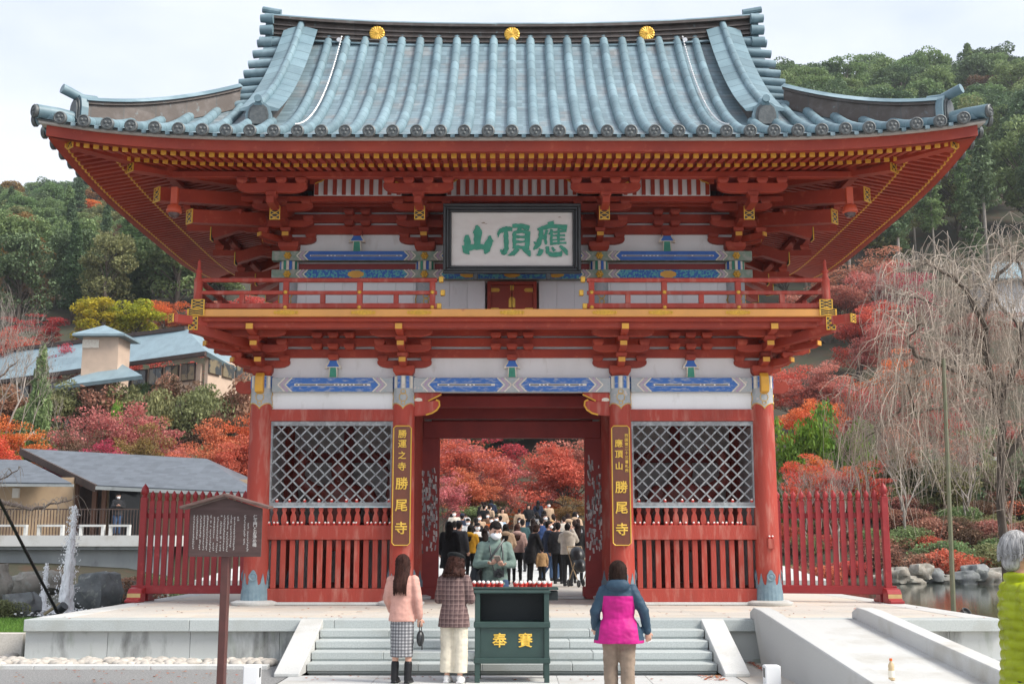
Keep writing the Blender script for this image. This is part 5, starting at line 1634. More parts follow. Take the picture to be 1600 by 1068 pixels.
rock(205, 935, 30, 0.7, 0.5, 'brown rock beside the left picket fence foot', 'rockwarm', seed=9)
rr = random.Random(21)
for i, (x, y, w) in enumerate(((1400,908,1.3),(1420,916,1.6),(1455,908,1.5),(1490,912,1.7),(1525,905,1.4),(1560,908,1.5),(1590,910,1.6),(1380,912,1.2),(1440,902,1.2),(1510,914,1.4),(1545,916,1.2),(1620,908,1.6),(1650,912,1.5))):
    nm = ('rounded','flat','mossy','pale','tilted','low','broad','small','angular','grey','brown','outer','last')[i]
    rock(x, y, 43.5+rr.uniform(-1,1), w*0.62, 0.52*rr.uniform(0.7,1.2), '%s rock in the row lining the far bank of the right pond' % nm, rr.choice(('rock','rockwarm')), seed=20+i)

# fountain: clear jets breaking into white drops
wm = mat('white_water', (0.98,0.985,0.99), 0.5)
def jet(px_, py_, D, ztop, w, label, seed):
    p = pix(px_, py_, D); p.z = 0.27
    r = random.Random(seed); b = MB()
    H0 = ztop-p.z
    for col_ in range(5):                       # ragged sheets of water
        ph = r.uniform(0, 6.28); top = r.uniform(0.78, 1.0) if col_ else 1.0; vs_, fs = [], []; n, m_ = 12, 46
        for j in range(m_):
            t = j/(m_-1)*top
            rad = w*(0.07+0.17*(1-t)**1.4)*(0.65 if col_ else 1.0)
            cx = p.x+math.cos(ph)*w*0.20*(1-t)-0.22*w*(1-t)+0.05*w*mnoise.noise(Vector((t*7, col_, seed)))
            cy = p.y+math.sin(ph)*w*0.20*(1-t)
            for k in range(n):
                q = 2*math.pi*k/n
                rr_ = rad*(1+0.75*mnoise.noise(Vector((math.cos(q)*1.6, math.sin(q)*1.6+col_*3, t*16+seed)))+0.35*mnoise.noise(Vector((math.cos(q)*4, math.sin(q)*4, t*45))))*(1 if j < m_-1 else 0.1)
                vs_.append((cx+rr_*math.cos(q), cy+rr_*math.sin(q), p.z+H0*t))
        for j in range(m_-1):
            for k in range(n):
                k2 = (k+1) % n; fs.append((j*n+k, j*n+k2, (j+1)*n+k2, (j+1)*n+k))
        b.add(vs_, fs)
    for k in range(int(1100*w/0.4)):
        t = r.random()**0.9
        sp = w*(0.16+0.42*(1-t)**1.1)
        s = r.uniform(0.004, 0.013)
        b.ell((p.x+r.gauss(0, sp*0.5)-0.22*w*(1-t), p.y+r.gauss(0, sp*0.5), p.z+H0*t*1.03), (s, s, s*r.uniform(1.0, 2.5)), None, 5, 3)
    for k in range(420):
        a = r.uniform(0, 6.28); q = abs(r.gauss(0, w*1.3)); s = r.uniform(0.008, 0.03)
        b.ell((p.x+math.cos(a)*q*1.4, p.y+math.sin(a)*q, 0.275+abs(r.gauss(0,0.04))), (s*1.4, s*1.4, s*0.6), None, 5, 3)
    tag(b.build('water_jet', wm, None, loc=p, smooth=180), label, 'fountain', 'fountain jets')
jet(107, 955, 24.8, 2.40, 0.46, 'tall white fountain jet rising from the left pond', 1)
jet(69, 950, 25.4, 1.25, 0.22, 'short thin water jet left of the tall fountain', 2)
t = thing('pump_float', 'dark round pump with bamboo lying at the pond edge below the fountain', 'pump', pix(92, 955, 23.4))
p = pix(92, 955, 23.4)
MB().tube([p+Vector((-0.02,0,0)), p+Vector((0.12,-0.05,0.12))], 0.09, 12).build('drum', M['black'], t, smooth=40)
MB().tube([p+Vector((-0.25,-0.1,-0.05)), p+Vector((0.0,0.05,0.16))], 0.03, 8).build('bamboo', mat('old_bamboo', (0.20,0.17,0.10), 0.6), t, smooth=40)

# ------------------------------------------------------------------ low house on the left with its terrace
M['greyroof'] = seams(mat('grey_metal_roof', (0.115,0.13,0.15), 0.5, (0.095,0.108,0.125), 3, bump=0.05), 'Y', 0.30, 0.02, 0.6)
M['tanwall'] = mat('tan_plaster', (0.50,0.36,0.23), 0.85, (0.44,0.31,0.20), 1.5, bump=0.05)
M['timber'] = mat('dark_timber', (0.055,0.035,0.028), 0.7, (0.08,0.05,0.04), 4)
M['concrete'] = mat('grey_concrete', (0.33,0.35,0.35), 0.85, (0.26,0.28,0.28), 0.8, bump=0.1, c3=(0.20,0.21,0.21), scale3=2.5, lo3=0.58, hi3=0.75, stretch=(1,1,0.4))
def quad_roof(name, pts, th, m, parent):
    a = [Vector(p) for p in pts]; nrm = (a[1]-a[0]).cross(a[3]-a[0]).normalized()
    if nrm.z < 0: nrm = -nrm
    bb = [p-nrm*th for p in a]
    return MB().add(a+bb, [(0,1,2,3),(7,6,5,4),(0,4,5,1),(1,5,6,2),(2,6,7,3),(3,7,4,0)]).build(name, m, parent)
dz = 2.0
lh = thing('low_house', 'low tan house with wide grey metal roof and railed terrace beyond the left pond', 'house', (-19, 52, dz))
A, B_, C_, E_ = pix(150, 757, 48.5), pix(398, 769, 48.5), pix(322, 716, 53.5), pix(32, 700, 53.5)
quad_roof('roof', [A, B_, C_, E_], 0.16, M['greyroof'], lh)
quad_roof('roof', [E_, C_, pix(330, 724, 58.5), pix(40, 716, 58.5)], 0.16, M['greyroof'], lh)
quad_roof('roof', [B_, B_+Vector((0.2,9.5,0.0)), C_+Vector((0,0.2,0)), C_], 0.16, M['greyroof'], lh)
quad_roof('roof', [pix(-60, 752, 47.5), pix(112, 754, 47.5), pix(40, 718, 51.5), pix(-60, 716, 51.5)], 0.14, M['greyroof'], lh)
# gable barge board and eave edges
MB().bar(A+Vector((0,-0.03,-0.14)), E_+Vector((0,0,-0.14)), 0.10, 0.30).build('barge_board', M['timber'], lh)
MB().bar(A+Vector((0,-0.02,-0.12)), B_+Vector((0,-0.02,-0.12)), 0.06, 0.14).build('eave_board', M['concrete'], lh)
MB().bar(pix(-60, 757, 47.5), pix(115, 758, 47.5), 0.06, 0.10).build('eave_board', M['concrete'], lh)
x0_ = pix(-60, 800, 50).x; x1 = pix(220, 800, 50).x; xm = pix(118, 800, 50).x
MB().box(x0_, xm, 49.6, 49.8, dz, 4.4).build('wall', M['tanwall'], lh)
MB().box(xm, x1+6, 51.2, 51.4, dz, 4.4).build('wall', M['tanwall'], lh)
MB().box(pix(118,800,51).x, pix(155,800,51).x, 51.1, 51.19, dz, 4.1).build('doorway', M['timber'], lh)
MB().box(pix(168,800,51).x, pix(222,800,51).x, 51.1, 51.19, dz+0.0, 3.95).build('window', mat('dark_glass', (0.03,0.032,0.035), 0.08), lh)
for xx in (118, 147, 162, 222):
    xc = pix(xx, 800, 50.6).x
    MB().box(xc-0.09, xc+0.09, 50.5, 50.68, dz, 4.3).build('post', mat('brown_post', (0.22,0.11,0.07), 0.6), lh)
MB().box(pix(20,766,49.5).x, pix(30,766,49.5).x, 49.45, 49.59, 3.55, 3.95).build('wall_lamp', mat('paper_lamp', (0.8,0.75,0.68), 0.6), lh)
# terrace slab, retaining wall, railing, benches
MB().box(-32, -13.2, 46.6, 53, dz-0.42, dz).build('terrace_slab', M['granite'], lh)
MB().box(-32, -13.3, 46.75, 46.95, dz-0.55, dz-0.43).build('terrace_slab', M['concrete'], lh)
MB().box(-32, -13.4, 47.05, 47.3, 0.1, dz-0.56).build('retaining_wall', M['concrete'], lh)
rl = MB().box(-21.5, -14.2, 48.0, 48.04, dz+1.02, dz+1.07).build('railing', M['timber'], lh)
for k in range(60):
    x = -21.5+k*0.124
    MB().box(x-0.012, x+0.012, 48.0, 48.03, dz, dz+1.02).build('railing_bar', M['timber'], rl)
for (xa, xb) in ((0, 48), (65, 105), (130, 168), (176, 208)):
    a, c = pix(xa, 0, 47.2).x*0+ (xa-800)*47/F_PX, (xb-800)*47/F_PX
    t = thing('terrace_bench', 'white framed bench on the terrace, %s from the left' % {0:'first',65:'second',130:'third',176:'fourth'}[xa], 'bench', ((a+c)/2, 47.2, dz), group='benches on the terrace')
    MB().box(a, c, 47.1, 47.35, dz+0.34, dz+0.42).build('seat', M['granite'], t)
    for xx in (a+0.05, c-0.05): MB().box(xx-0.05, xx+0.05, 47.12, 47.33, dz, dz+0.34).build('leg', M['granite'], t)
MB().box(-21.5,-21.4,48,48.1,dz,dz+1.1)

# ------------------------------------------------------------------ house on the hillside
M['blueroof'] = mat('pale_blue_sheet_roof', (0.22,0.31,0.35), 0.5, (0.18,0.25,0.285), 1.5, stretch=(1,0.2,1), bump=0.05)
M['peach'] = mat('peach_stucco', (0.56,0.42,0.32), 0.85, (0.48,0.36,0.275), 1)
M['glassd'] = mat('window_glass', (0.06,0.065,0.07), 0.1, (0.22,0.18,0.12), 1.2, 0.5, 0.55)
Dh = 84.0
hh = thing('hillside_house', 'long peach walled house with pale blue hipped roof on the left hillside', 'house', pix(200, 600, Dh))
EL, ER = pix(-60, 601, 92), pix(322, 548, Dh-5)
quad_roof('roof', [EL, ER, pix(292, 514, Dh+3), pix(-60, 558, 98)], 0.25, M['blueroof'], hh)
quad_roof('roof', [pix(322, 548, Dh-5), pix(395, 590, Dh+2), pix(380, 560, Dh+8), pix(292, 514, Dh+3)], 0.3, M['blueroof'], hh)
MB().bar(EL+Vector((0,-0.1,-0.2)), ER+Vector((0,-0.1,-0.2)), 0.2, 0.28).build('eave_board', M['timber'], hh)
MB().bar(pix(292, 513, Dh+3), pix(-60, 557, 98), 0.5, 0.3).build('roof_ridge', M['timber'], hh)
def wall_between(p, q, zb, zt, m, name, th=0.25):
    p, q = Vector(p), Vector(q); d = (q-p).normalized(); nn = Vector((-d.y, d.x, 0))*th
    a = [Vector((v.x, v.y, z)) for z in (zb, zt) for v in (p, q, q+nn, p+nn)]
    return MB().add(a, [(3,2,1,0),(4,5,6,7),(0,1,5,4),(1,2,6,5),(2,3,7,6),(3,0,4,7)]).build(name, m, hh)
zb, zt = pix(200, 600, Dh).z-2, pix(330, 556, Dh-4).z
W0, W1 = EL+Vector((0,1.1,0)), ER+Vector((-0.6,1.1,0))
wall_between(W0, W1, zb-1.2, EL.z-0.1, M['peach'], 'wall')
wall_between(pix(325, 575, Dh-4), pix(405, 600, Dh+3), zb, zt, M['peach'], 'wall')
zw0, zw1 = pix(300, 582, Dh-4).z, pix(300, 560, Dh-4).z
for k in range(15):
    f0, f1 = 0.06+k*0.062, 0.06+k*0.062+0.052
    if 0.46 < f0 < 0.62: continue
    a_, c_ = W0.lerp(W1, f0)+Vector((0,-0.12,0)), W0.lerp(W1, f1)+Vector((0,-0.12,0))
    zt_ = min(a_.z, c_.z)-0.55
    w = wall_between(a_, c_, zt_-1.25, zt_, M['timber'], 'window', 0.1)
    d_ = (c_-a_)*0.06
    for h0, h1 in ((0.06, 0.48), (0.52, 0.94)):
        q0, q1 = a_.lerp(c_, h0)+Vector((0,-0.05,0)), a_.lerp(c_, h1)+Vector((0,-0.05,0))
        o = wall_between(q0, q1, zt_-1.17, zt_-0.08, M['glassd'], 'pane', 0.03); o.parent = w
for k in range(4):
    f0, f1 = k/4+0.02, (k+1)/4-0.02
    p, q = pix(326, 575, Dh-4.1).lerp(pix(405, 600, Dh+2.9), f0), pix(326, 575, Dh-4.1).lerp(pix(405, 600, Dh+2.9), f1)
    wall_between(p+Vector((0.05,-0.1,0)), q+Vector((0.05,-0.1,0)), zw0, zw1, M['glassd'], 'window', 0.1)
# stair tower
tp = pix(164, 575, Dh-5)
MB().box(tp.x-1.2, tp.x+1.2, tp.y-1.1, tp.y+1.3, tp.z-2, pix(164, 527, Dh-5).z).build('tower', M['peach'], hh)
ze = pix(164, 527, Dh-5).z
b = MB(); b.add([(tp.x-1.75,tp.y-1.6,ze),(tp.x+1.75,tp.y-1.6,ze),(tp.x+1.75,tp.y+1.8,ze),(tp.x-1.75,tp.y+1.8,ze),(tp.x-0.2,tp.y,ze+0.85),(tp.x-1.75,tp.y-1.6,ze-0.15),(tp.x+1.75,tp.y-1.6,ze-0.15),(tp.x+1.75,tp.y+1.8,ze-0.15),(tp.x-1.75,tp.y+1.8,ze-0.15)], [(0,1,4),(1,2,4),(2,3,4),(3,0,4),(5,6,1,0),(6,7,2,1),(7,8,3,2),(8,5,0,3),(8,7,6,5)])
b.build('tower_roof', M['blueroof'], hh)
MB().box(tp.x-1.2, tp.x-0.1, tp.y-1.16, tp.y-1.1, ze-0.9, ze-0.35).build('tower_vent', M['cream'], hh)
lr = pix(88, 600, Dh-8); 
quad_roof('porch_roof', [pix(86, 603, Dh-8), pix(222, 586, Dh-8), pix(190, 568, Dh-5), pix(130, 582, Dh-5)], 0.25, M['blueroof'], hh)
# far right cottage roof behind the weeping tree
t = thing('far_cottage', 'pale grey roofed cottage half hidden by branches at the right edge', 'house', pix(1590, 430, 100))
p = pix(1595, 432, 100)
MB().box(p.x-2.5, p.x+5, p.y, p.y+5, p.z-6, p.z-0.2).build('wall', M['inner'], t)
quad_roof('roof', [p+Vector((-3.2,-0.8,-0.3)), p+Vector((6,-0.8,-0.3)), p+Vector((6,2.5,1.9)), p+Vector((-1,2.5,1.9))], 0.2, M['blueroof'], t)
# verdigris statue far up the left hillside
p = pix(43, 402, 150)
b = MB(); b.lathe([(1.0,0),(1.1,0.3),(0.85,0.5),(0.75,1.0),(0.9,1.4),(0.6,2.0),(0.32,2.3),(0.15,2.45),(0.26,2.65),(0.28,2.85),(0.18,3.05),(0.06,3.2)], p, 14)
b.prism([(0.55*math.cos(t)*0.9, 2.85+0.62*math.sin(t)) for t in [2*math.pi*i/12 for i in range(12)]], p+Vector((0,0.25,0)), (1,0,0), (0,0,1), (0,0.08,0))
b.cbox(p+Vector((0,0,-0.4)), (2.4,2.0,0.8))
tag(b.build('statue', mat('verdigris', (0.20,0.42,0.34), 0.7), None, loc=p, smooth=40), 'small verdigris seated statue among the trees high on the left hillside', 'statue')
# ------------------------------------------------------------------ trees
def leaf_mat(name, c, c2, ir=0.28, hue=0.02, tr=0.35):
    return mat(name, c, 0.65, c2, 0.8, 0.4, 0.62, islandrand=ir, objrand=hue, transl=tr, spec=0.25)
M['bark'] = mat('brown_bark', (0.085,0.065,0.05), 0.9, (0.14,0.115,0.095), 6, stretch=(1,1,0.3), bump=0.5, bscale=20)
M['barkpale'] = mat('pale_grey_bark', (0.36,0.32,0.28), 0.85, (0.24,0.21,0.18), 6, stretch=(1,1,0.4), bump=0.3)
M['twig'] = mat('grey_brown_twig', (0.235,0.175,0.14), 0.85, (0.17,0.125,0.10), 2)
M['twigpale'] = mat('straw_twig', (0.45,0.38,0.31), 0.85, (0.36,0.295,0.24), 1.5, c3=(0.52,0.45,0.37), scale3=0.8)
LM = {
 'crimson': leaf_mat('crimson_leaf', (0.55,0.085,0.085), (0.43,0.055,0.06)),
 'dusty': leaf_mat('dusty_red_leaf', (0.57,0.25,0.195), (0.47,0.16,0.13)),
 'red': leaf_mat('red_leaf', (0.64,0.165,0.105), (0.54,0.105,0.075)),
 'orange': leaf_mat('orange_leaf', (0.74,0.23,0.075), (0.66,0.14,0.06)),
 'pink': leaf_mat('rosy_leaf', (0.64,0.27,0.215), (0.55,0.17,0.14)),
 'yellow': leaf_mat('yellow_green_leaf', (0.52,0.44,0.04), (0.30,0.31,0.04)),
 'ochre': leaf_mat('ochre_leaf', (0.34,0.21,0.07), (0.24,0.15,0.06)),
 'bright': leaf_mat('bright_green_leaf', (0.17,0.32,0.035), (0.10,0.21,0.03)),
 'green': leaf_mat('mid_green_leaf', (0.235,0.32,0.135), (0.165,0.24,0.10), hue=0.02),
 'dark': leaf_mat('dark_green_leaf', (0.15,0.215,0.105), (0.10,0.155,0.078), hue=0.015, tr=0.2),
 'olive': leaf_mat('olive_leaf', (0.27,0.275,0.12), (0.19,0.20,0.09)),
 'azalea': leaf_mat('autumn_azalea_leaf', (0.42,0.19,0.14), (0.30,0.17,0.115)),
 'brown': leaf_mat('brown_leaf', (0.20,0.12,0.075), (0.14,0.09,0.055)),
}
def leaves(b, c, r, n, size, rg, flat=0.5, shell=0.5, long=1.0):
    v, f, m = b.v, b.f, b.m
    for _ in range(n):
        while True:
            x, y, z = rg.uniform(-1,1), rg.uniform(-1,1), rg.uniform(-1,1)
            d2 = x*x+y*y+z*z
            if 0.02 < d2 < 1: break
        k = (d2**0.5)**(shell-1) if shell < 1 else 1
        k = min(k, 1/d2**0.5)
        px_, py_, pz = c[0]+x*k*r[0], c[1]+y*k*r[1], c[2]+z*k*r[2]
        a = rg.uniform(0, 6.283); tl = rg.gauss(0, 1-flat)
        ca, sa = math.cos(a), math.sin(a); ct, st = math.cos(tl), math.sin(tl)
        s = size*rg.uniform(0.6, 1.3)*0.5; sl = s*long
        ux, uy, uz = ca*ct*sl, sa*ct*sl, st*sl
        r2 = rg.gauss(0, 1-flat); cr, sr = math.cos(r2), math.sin(r2)
        wx, wy, wz = -sa*cr*s, ca*cr*s, sr*s
        i = len(v)
        v.append((px_-ux, py_-uy, pz-uz)); v.append((px_+wx*0.7, py_+wy*0.7, pz+wz*0.7)); v.append((px_+ux, py_+uy, pz+uz)); v.append((px_-wx*0.7, py_-wy*0.7, pz-wz*0.7))
        f.append((i, i+1, i+2, i+3)); m.append(0)
def branch(b, p, d, L, r, depth, rg, tips, spread=0.6, up=0.15, nsub=3, segs=4, gn=6, shrink=0.68, twist=0.18):
    pts = [Vector(p)]; rad = [r]; dd = Vector(d).normalized()
    for i in range(segs):
        dd = (dd + Vector((rg.gauss(0,twist), rg.gauss(0,twist), rg.gauss(0,twist)+up*0.3))).normalized()
        pts.append(pts[-1]+dd*L/segs); rad.append(r*(1-0.55*(i+1)/segs))
    b.tube(pts, rad, gn if r > 0.03 else 4 if r > 0.012 else 3, False)
    if depth == 0:
        tips.append((pts[-1], dd)); return
    for k in range(nsub + (1 if rg.random() < 0.4 else 0)):
        f = rg.uniform(0.45, 1.0); i = min(segs-1, int(f*segs)); q = pts[i].lerp(pts[i+1], f*segs-i)
        nd = (dd + Vector((rg.gauss(0,spread), rg.gauss(0,spread), rg.gauss(0,spread*0.6)+up))).normalized()
        branch(b, q, nd, L*shrink*rg.uniform(0.8,1.2), max(rad[i]*0.62, 0.005), depth-1, rg, tips, spread, up, nsub, segs, gn, shrink, twist)
    tips.append((pts[-1], dd))
TP = {}
def proto_mesh(key, kind, seed):
    """builds trunk and crown meshes of a tree kind (unit: metres), returns mesh datablocks"""
    rg = random.Random(seed); tb, cb = MB(), MB(); tips = []
    tmat, smooth_c = 'bark', None
    if kind == 'maple':
        for k in range(rg.randint(2, 3)):
            a = rg.uniform(0, 6.28)
            branch(tb, (rg.gauss(0,0.1), rg.gauss(0,0.1), -0.3), (math.cos(a)*0.45, math.sin(a)*0.45, 1.0), 2.6, 0.13, 3, rg, tips, 0.62, 0.18, 3)
        for p, d in tips:
            if rg.random() < 0.74: leaves(cb, p+Vector((0,0,0.1)), (rg.uniform(0.5,0.95), rg.uniform(0.5,0.95), rg.uniform(0.14,0.30)), rg.randint(110,170), 0.135, rg, 0.55, 0.8)
    elif kind == 'sparse':
        for k in range(3):
            a = rg.uniform(0, 6.28)
            branch(tb, (rg.gauss(0,0.1), rg.gauss(0,0.1), -0.3), (math.cos(a)*0.4, math.sin(a)*0.4, 1.0), 2.6, 0.11, 4, rg, tips, 0.6, 0.2, 3)
        tmat = 'twig'
        for p, d in tips:
            if rg.random() < 0.55: leaves(cb, p, (0.5, 0.5, 0.22), rg.randint(14,30), 0.15, rg, 0.5, 0.9)
    elif kind == 'bare':
        tmat = 'barkpale'
        branch(tb, (0,0,-0.3), (0.05,0,1), 2.8, 0.10, 0, rg, [], 0.5, 0.3)
        for k in range(4):
            a = k*1.57+rg.uniform(-0.5,0.5)
            branch(tb, (0,0,1.2+0.3*k), (math.cos(a)*0.6, math.sin(a)*0.6, 1.0), 2.4, 0.06, 4, rg, tips, 0.55, 0.22, 3)
        for p, d in tips[::6]: leaves(cb, p, (0.3,0.3,0.2), 2, 0.08, rg)
    elif kind == 'broad':
        tb.tube([(0,0,-1),(0.1,0,2.5),(0.0,0.1,5)], [0.28,0.22,0.14], 7)
        for k in range(30):
            a = rg.uniform(0, 6.28); z = rg.uniform(3.0, 9.2); q = math.sqrt(max(0.05, 1-((z-5.6)/4.2)**2))*3.0*rg.uniform(0.45,1.0)
            c = (q*math.cos(a), q*math.sin(a), z); rr = rg.uniform(0.9, 1.5)
            tb.tube([(0,0,max(1.5, z-2.5)), c], [0.07, 0.03], 4, False)
            leaves(cb, c, (rr, rr, rr*0.72), 230, 0.34, rg, 0.4, 0.55)
    elif kind == 'conifer':
        tmat = 'bark'
        H = 17.0
        tb.tube([(0,0,-1.5),(0.05,0,H*0.5),(0,0,H*0.97)], [0.27,0.17,0.03], 7)
        z = H*0.22
        while z < H:
            f = (z/H-0.22)/0.78; R0 = 2.7*(1-f)**0.75+0.2
            for k in range(5):
                a = rg.uniform(0, 6.28); q = R0*rg.uniform(0.55, 1.0)
                c = (q*0.6*math.cos(a), q*0.6*math.sin(a), z-0.25*q)
                leaves(cb, c, (0.35+q*0.45, 0.35+q*0.45, 0.38), 52, 0.34, rg, 0.35, 0.7, 1.6)
            z += 0.62*(1-0.35*f)
    elif kind == 'cedar':                     # tall bare trunk, foliage only at the top
        H = 20.0
        tmat = 'barkpale'
        tb.tube([(0,0,-1.5),(0.05,0,H*0.5),(0,0,H*0.97)], [0.24,0.17,0.03], 7)
        z = H*0.48
        while z < H:
            f = (z/H-0.48)/0.52; R0 = 2.3*(1-f)**0.6+0.25
            for k in range(5):
                a = rg.uniform(0, 6.28); q = R0*rg.uniform(0.5, 1.0)
                c = (q*0.6*math.cos(a), q*0.6*math.sin(a), z-0.2*q)
                leaves(cb, c, (0.4+q*0.45, 0.4+q*0.45, 0.45), 52, 0.36, rg, 0.35, 0.7, 1.5)
            z += 0.7
    elif kind == 'cypress':
        tb.tube([(0,0,-0.5),(0,0,4.5)], [0.10,0.02], 6)
        for k in range(46):
            z = 0.5+4.6*(k/46); q = 0.95*(1-(z/5.4)**1.6)
            a = rg.uniform(0, 6.28)
            leaves(cb, (q*0.55*math.cos(a), q*0.55*math.sin(a), z), (q*0.55+0.1, q*0.55+0.1, 0.4), 95, 0.15, rg, 0.2, 0.7, 1.8)
    elif kind == 'shrub':
        for k in range(5):
            a = rg.uniform(0, 6.28); tb.tube([(0,0,-0.2), (0.5*math.cos(a), 0.5*math.sin(a), 0.55)], [0.03,0.012], 4, False)
        for k in range(11):
            a = rg.uniform(0, 6.28); q = rg.uniform(0, 0.75)
            leaves(cb, (q*math.cos(a), q*math.sin(a), 0.42-0.15*q), (0.45,0.45,0.32), 210, 0.085, rg, 0.4, 0.5)
    elif kind == 'bush':
        for k in range(6):
            a = rg.uniform(0, 6.28); tb.tube([(0,0,-0.2), (0.6*math.cos(a), 0.6*math.sin(a), 1.2)], [0.05,0.02], 4, False)
        for k in range(16):
            a = rg.uniform(0, 6.28); q = rg.uniform(0, 1.0); z = rg.uniform(0.4, 1.9)
            leaves(cb, (q*math.cos(a), q*math.sin(a), z), (0.5,0.5,0.5), 210, 0.13, rg, 0.15, 0.6, 1.6)
    def mk(b, nm, sm):
        me = bpy.data.meshes.new(nm); me.from_pydata(b.v, [], b.f); me.materials.append(None)
        if sm: me.polygons.foreach_set('use_smooth', [True]*len(me.polygons))
        return me
    TP[key] = (mk(tb, 'trunk', True), mk(cb, 'crown', False), tmat)
NV = {'maple': 4, 'sparse': 3, 'bare': 2, 'broad': 4, 'conifer': 4, 'cedar': 2, 'cypress': 1, 'shrub': 3, 'bush': 2}
for kd, nvr in NV.items():
    for i in range(nvr): proto_mesh((kd, i), kd, 100+7*i+len(kd)*31)
NAMES = {'maple': 'maple_tree', 'sparse': 'thinning_maple_tree', 'bare': 'bare_tree', 'broad': 'evergreen_tree', 'conifer': 'cedar_tree', 'cedar': 'cedar_tree', 'cypress': 'cypress_tree', 'shrub': 'azalea_shrub', 'bush': 'leafy_bush'}
CATS = {'maple': 'tree', 'sparse': 'tree', 'bare': 'tree', 'broad': 'tree', 'conifer': 'tree', 'cedar': 'tree', 'cypress': 'tree', 'shrub': 'shrub', 'bush': 'bush'}
tr_ = random.Random(99)
def tree(kind, leafkey, p, s, label, group=None, var=None, bark=None, sz=None):
    v = tr_.randrange(NV[kind]) if var is None else var % NV[kind]
    tm, cm, bk = TP[(kind, v)]
    t = thing(NAMES[kind], label, CATS[kind], p, tr_.uniform(0, 6.28), group)
    t.scale = (s, s, sz if sz else s*tr_.uniform(0.92, 1.08))
    for nm, me, m_ in (('trunk' if kind not in ('shrub','bush') else 'stem', tm, M[bark or bk]), ('crown' if kind not in ('shrub','bush') else 'foliage', cm, LM[leafkey])):
        o = bpy.data.objects.new(nm, me); col.objects.link(o); o.parent = t
        o.material_slots[0].link = 'OBJECT'; o.material_slots[0].material = m_
    return t
def ptree(kind, leafkey, px_, ytop, D, s, label, group=None, var=None, bark=None, hgt=None):
    """place by the crown top: full height hgt metres at scale 1, standing on the terrain"""
    H = hgt or {'maple': 6.3, 'sparse': 6.6, 'bare': 6.5, 'broad': 10.3, 'conifer': 17, 'cedar': 20, 'cypress': 5.3, 'shrub': 0.8, 'bush': 2.3}[kind]
    p = pix(px_, ytop, D)
    zt = p.z; g = terr(p.x, p.y)
    sz = max(0.55*s, min(2.2*s, (zt-g)/H))
    return tree(kind, leafkey, (p.x, p.y, g-0.05), s, label, group, var, bark, sz)

# named trees, left of the gate
GL = 'maples on the slope left of the gate'
ptree('maple','orange', 22, 612, 60, 0.62, 'vivid orange maple above the low roof at the left edge', GL, 0)
ptree('maple','orange', -35, 640, 57, 0.6, 'orange maple cut off by the left picture edge', GL, 1)
ptree('cypress','green', 68, 540, 66, 0.95, 'pointed dark green cypress in front of the hillside house')
ptree('bush','bright', 24, 602, 63, 0.75, 'bright green bush left of the pointed cypress', 'green bushes below the house')
ptree('bush','bright', 97, 612, 63, 0.7, 'bright green bush right of the pointed cypress', 'green bushes below the house')
ptree('bush','bright', 178, 585, 70, 0.7, 'bright green bush below the small porch roof', 'green bushes below the house')
ptree('bush','bright', 222, 596, 68, 0.6, 'small bright green bush right of the porch roof', 'green bushes below the house')
ptree('sparse','dusty', 150, 600, 62, 0.9, 'half-bare dusty pink maple behind the low roof', GL, 0)
ptree('sparse','brown', 115, 640, 60, 0.6, 'brownish thinning maple beside the vivid orange one', GL, 1)
ptree('maple','dusty', 262, 588, 62, 0.95, 'broad dusty red maple at the middle of the left slope', GL, 1)
ptree('maple','red', 325, 598, 60, 0.85, 'dusty red maple between the broad one and the gate', GL, 2)
ptree('maple','red', 368, 628, 58, 0.62, 'bright red maple right beside the left corner column', GL, 3)
ptree('maple','orange', 392, 600, 64, 0.55, 'orange-red maple just behind the left corner column', GL, 0)
ptree('maple','crimson', 110, 668, 57, 0.45, 'small crimson maple at the ridge of the low roof', GL, 2)
ptree('maple','crimson', 200, 655, 57, 0.5, 'small deep crimson maple behind the middle of the low roof', GL, 3)
ptree('maple','red', 290, 668, 56, 0.5, 'small red maple over the right end of the low roof', GL, 0)
ptree('sparse','ochre', 222, 640, 59, 0.55, 'yellowish half-bare tree among the red maples', GL, 2)
ptree('maple','crimson', 350, 690, 56, 0.45, 'low crimson maple beside the fence end', GL, 1)
ptree('shrub','olive', 255, 585, 74, 2.2, 'olive hedge shrub under the house windows, nearer the tower', 'hedge below the house')
ptree('shrub','olive', 310, 590, 74, 2.2, 'olive hedge shrub under the house windows, nearer the gate', 'hedge below the house')
for k, x in enumerate((-20, 30, 75, 120, 165, 205, 245, 285, 325, 365)):
    ptree('bush', ('olive','azalea','brown','olive','azalea')[k % 5], x, 594+6*(k % 3)-8*(x > 200), 77, 1.5, '%s bush in the row below the hillside house' % ('first','second','third','fourth','fifth','sixth','seventh','eighth','ninth','last')[k], 'bushes below the house wall')
GB = 'autumn trees behind the hillside house'
ptree('broad','yellow', 160, 462, 100, 0.72, 'yellow-green tree behind the hillside house, left of a pair', GB, 0)
ptree('broad','yellow', 215, 462, 101, 0.72, 'yellow-green tree behind the hillside house, right of a pair', GB, 1)
ptree('maple','crimson', 105, 470, 100, 1.1, 'crimson maple left of the yellow-green trees', GB, 2)
ptree('maple','red', 60, 490, 97, 1.1, 'red maple behind the left roof of the hillside house', GB, 3)
ptree('maple','pink', 10, 485, 98, 1.2, 'rosy maple at the left edge behind the house', GB, 1)
ptree('maple','orange', 265, 455, 106, 1.15, 'orange maple right of the yellow-green trees', GB, 0)
ptree('maple','red', 245, 480, 95, 0.9, 'red maple low behind the house roof ridge', GB, 2)
ptree('maple','pink', 325, 448, 108, 1.2, 'rosy maple seen through the left balcony railing', GB, 3)
ptree('maple','red', 370, 440, 105, 1.2, 'red maple partly behind the left balcony', GB, 1)
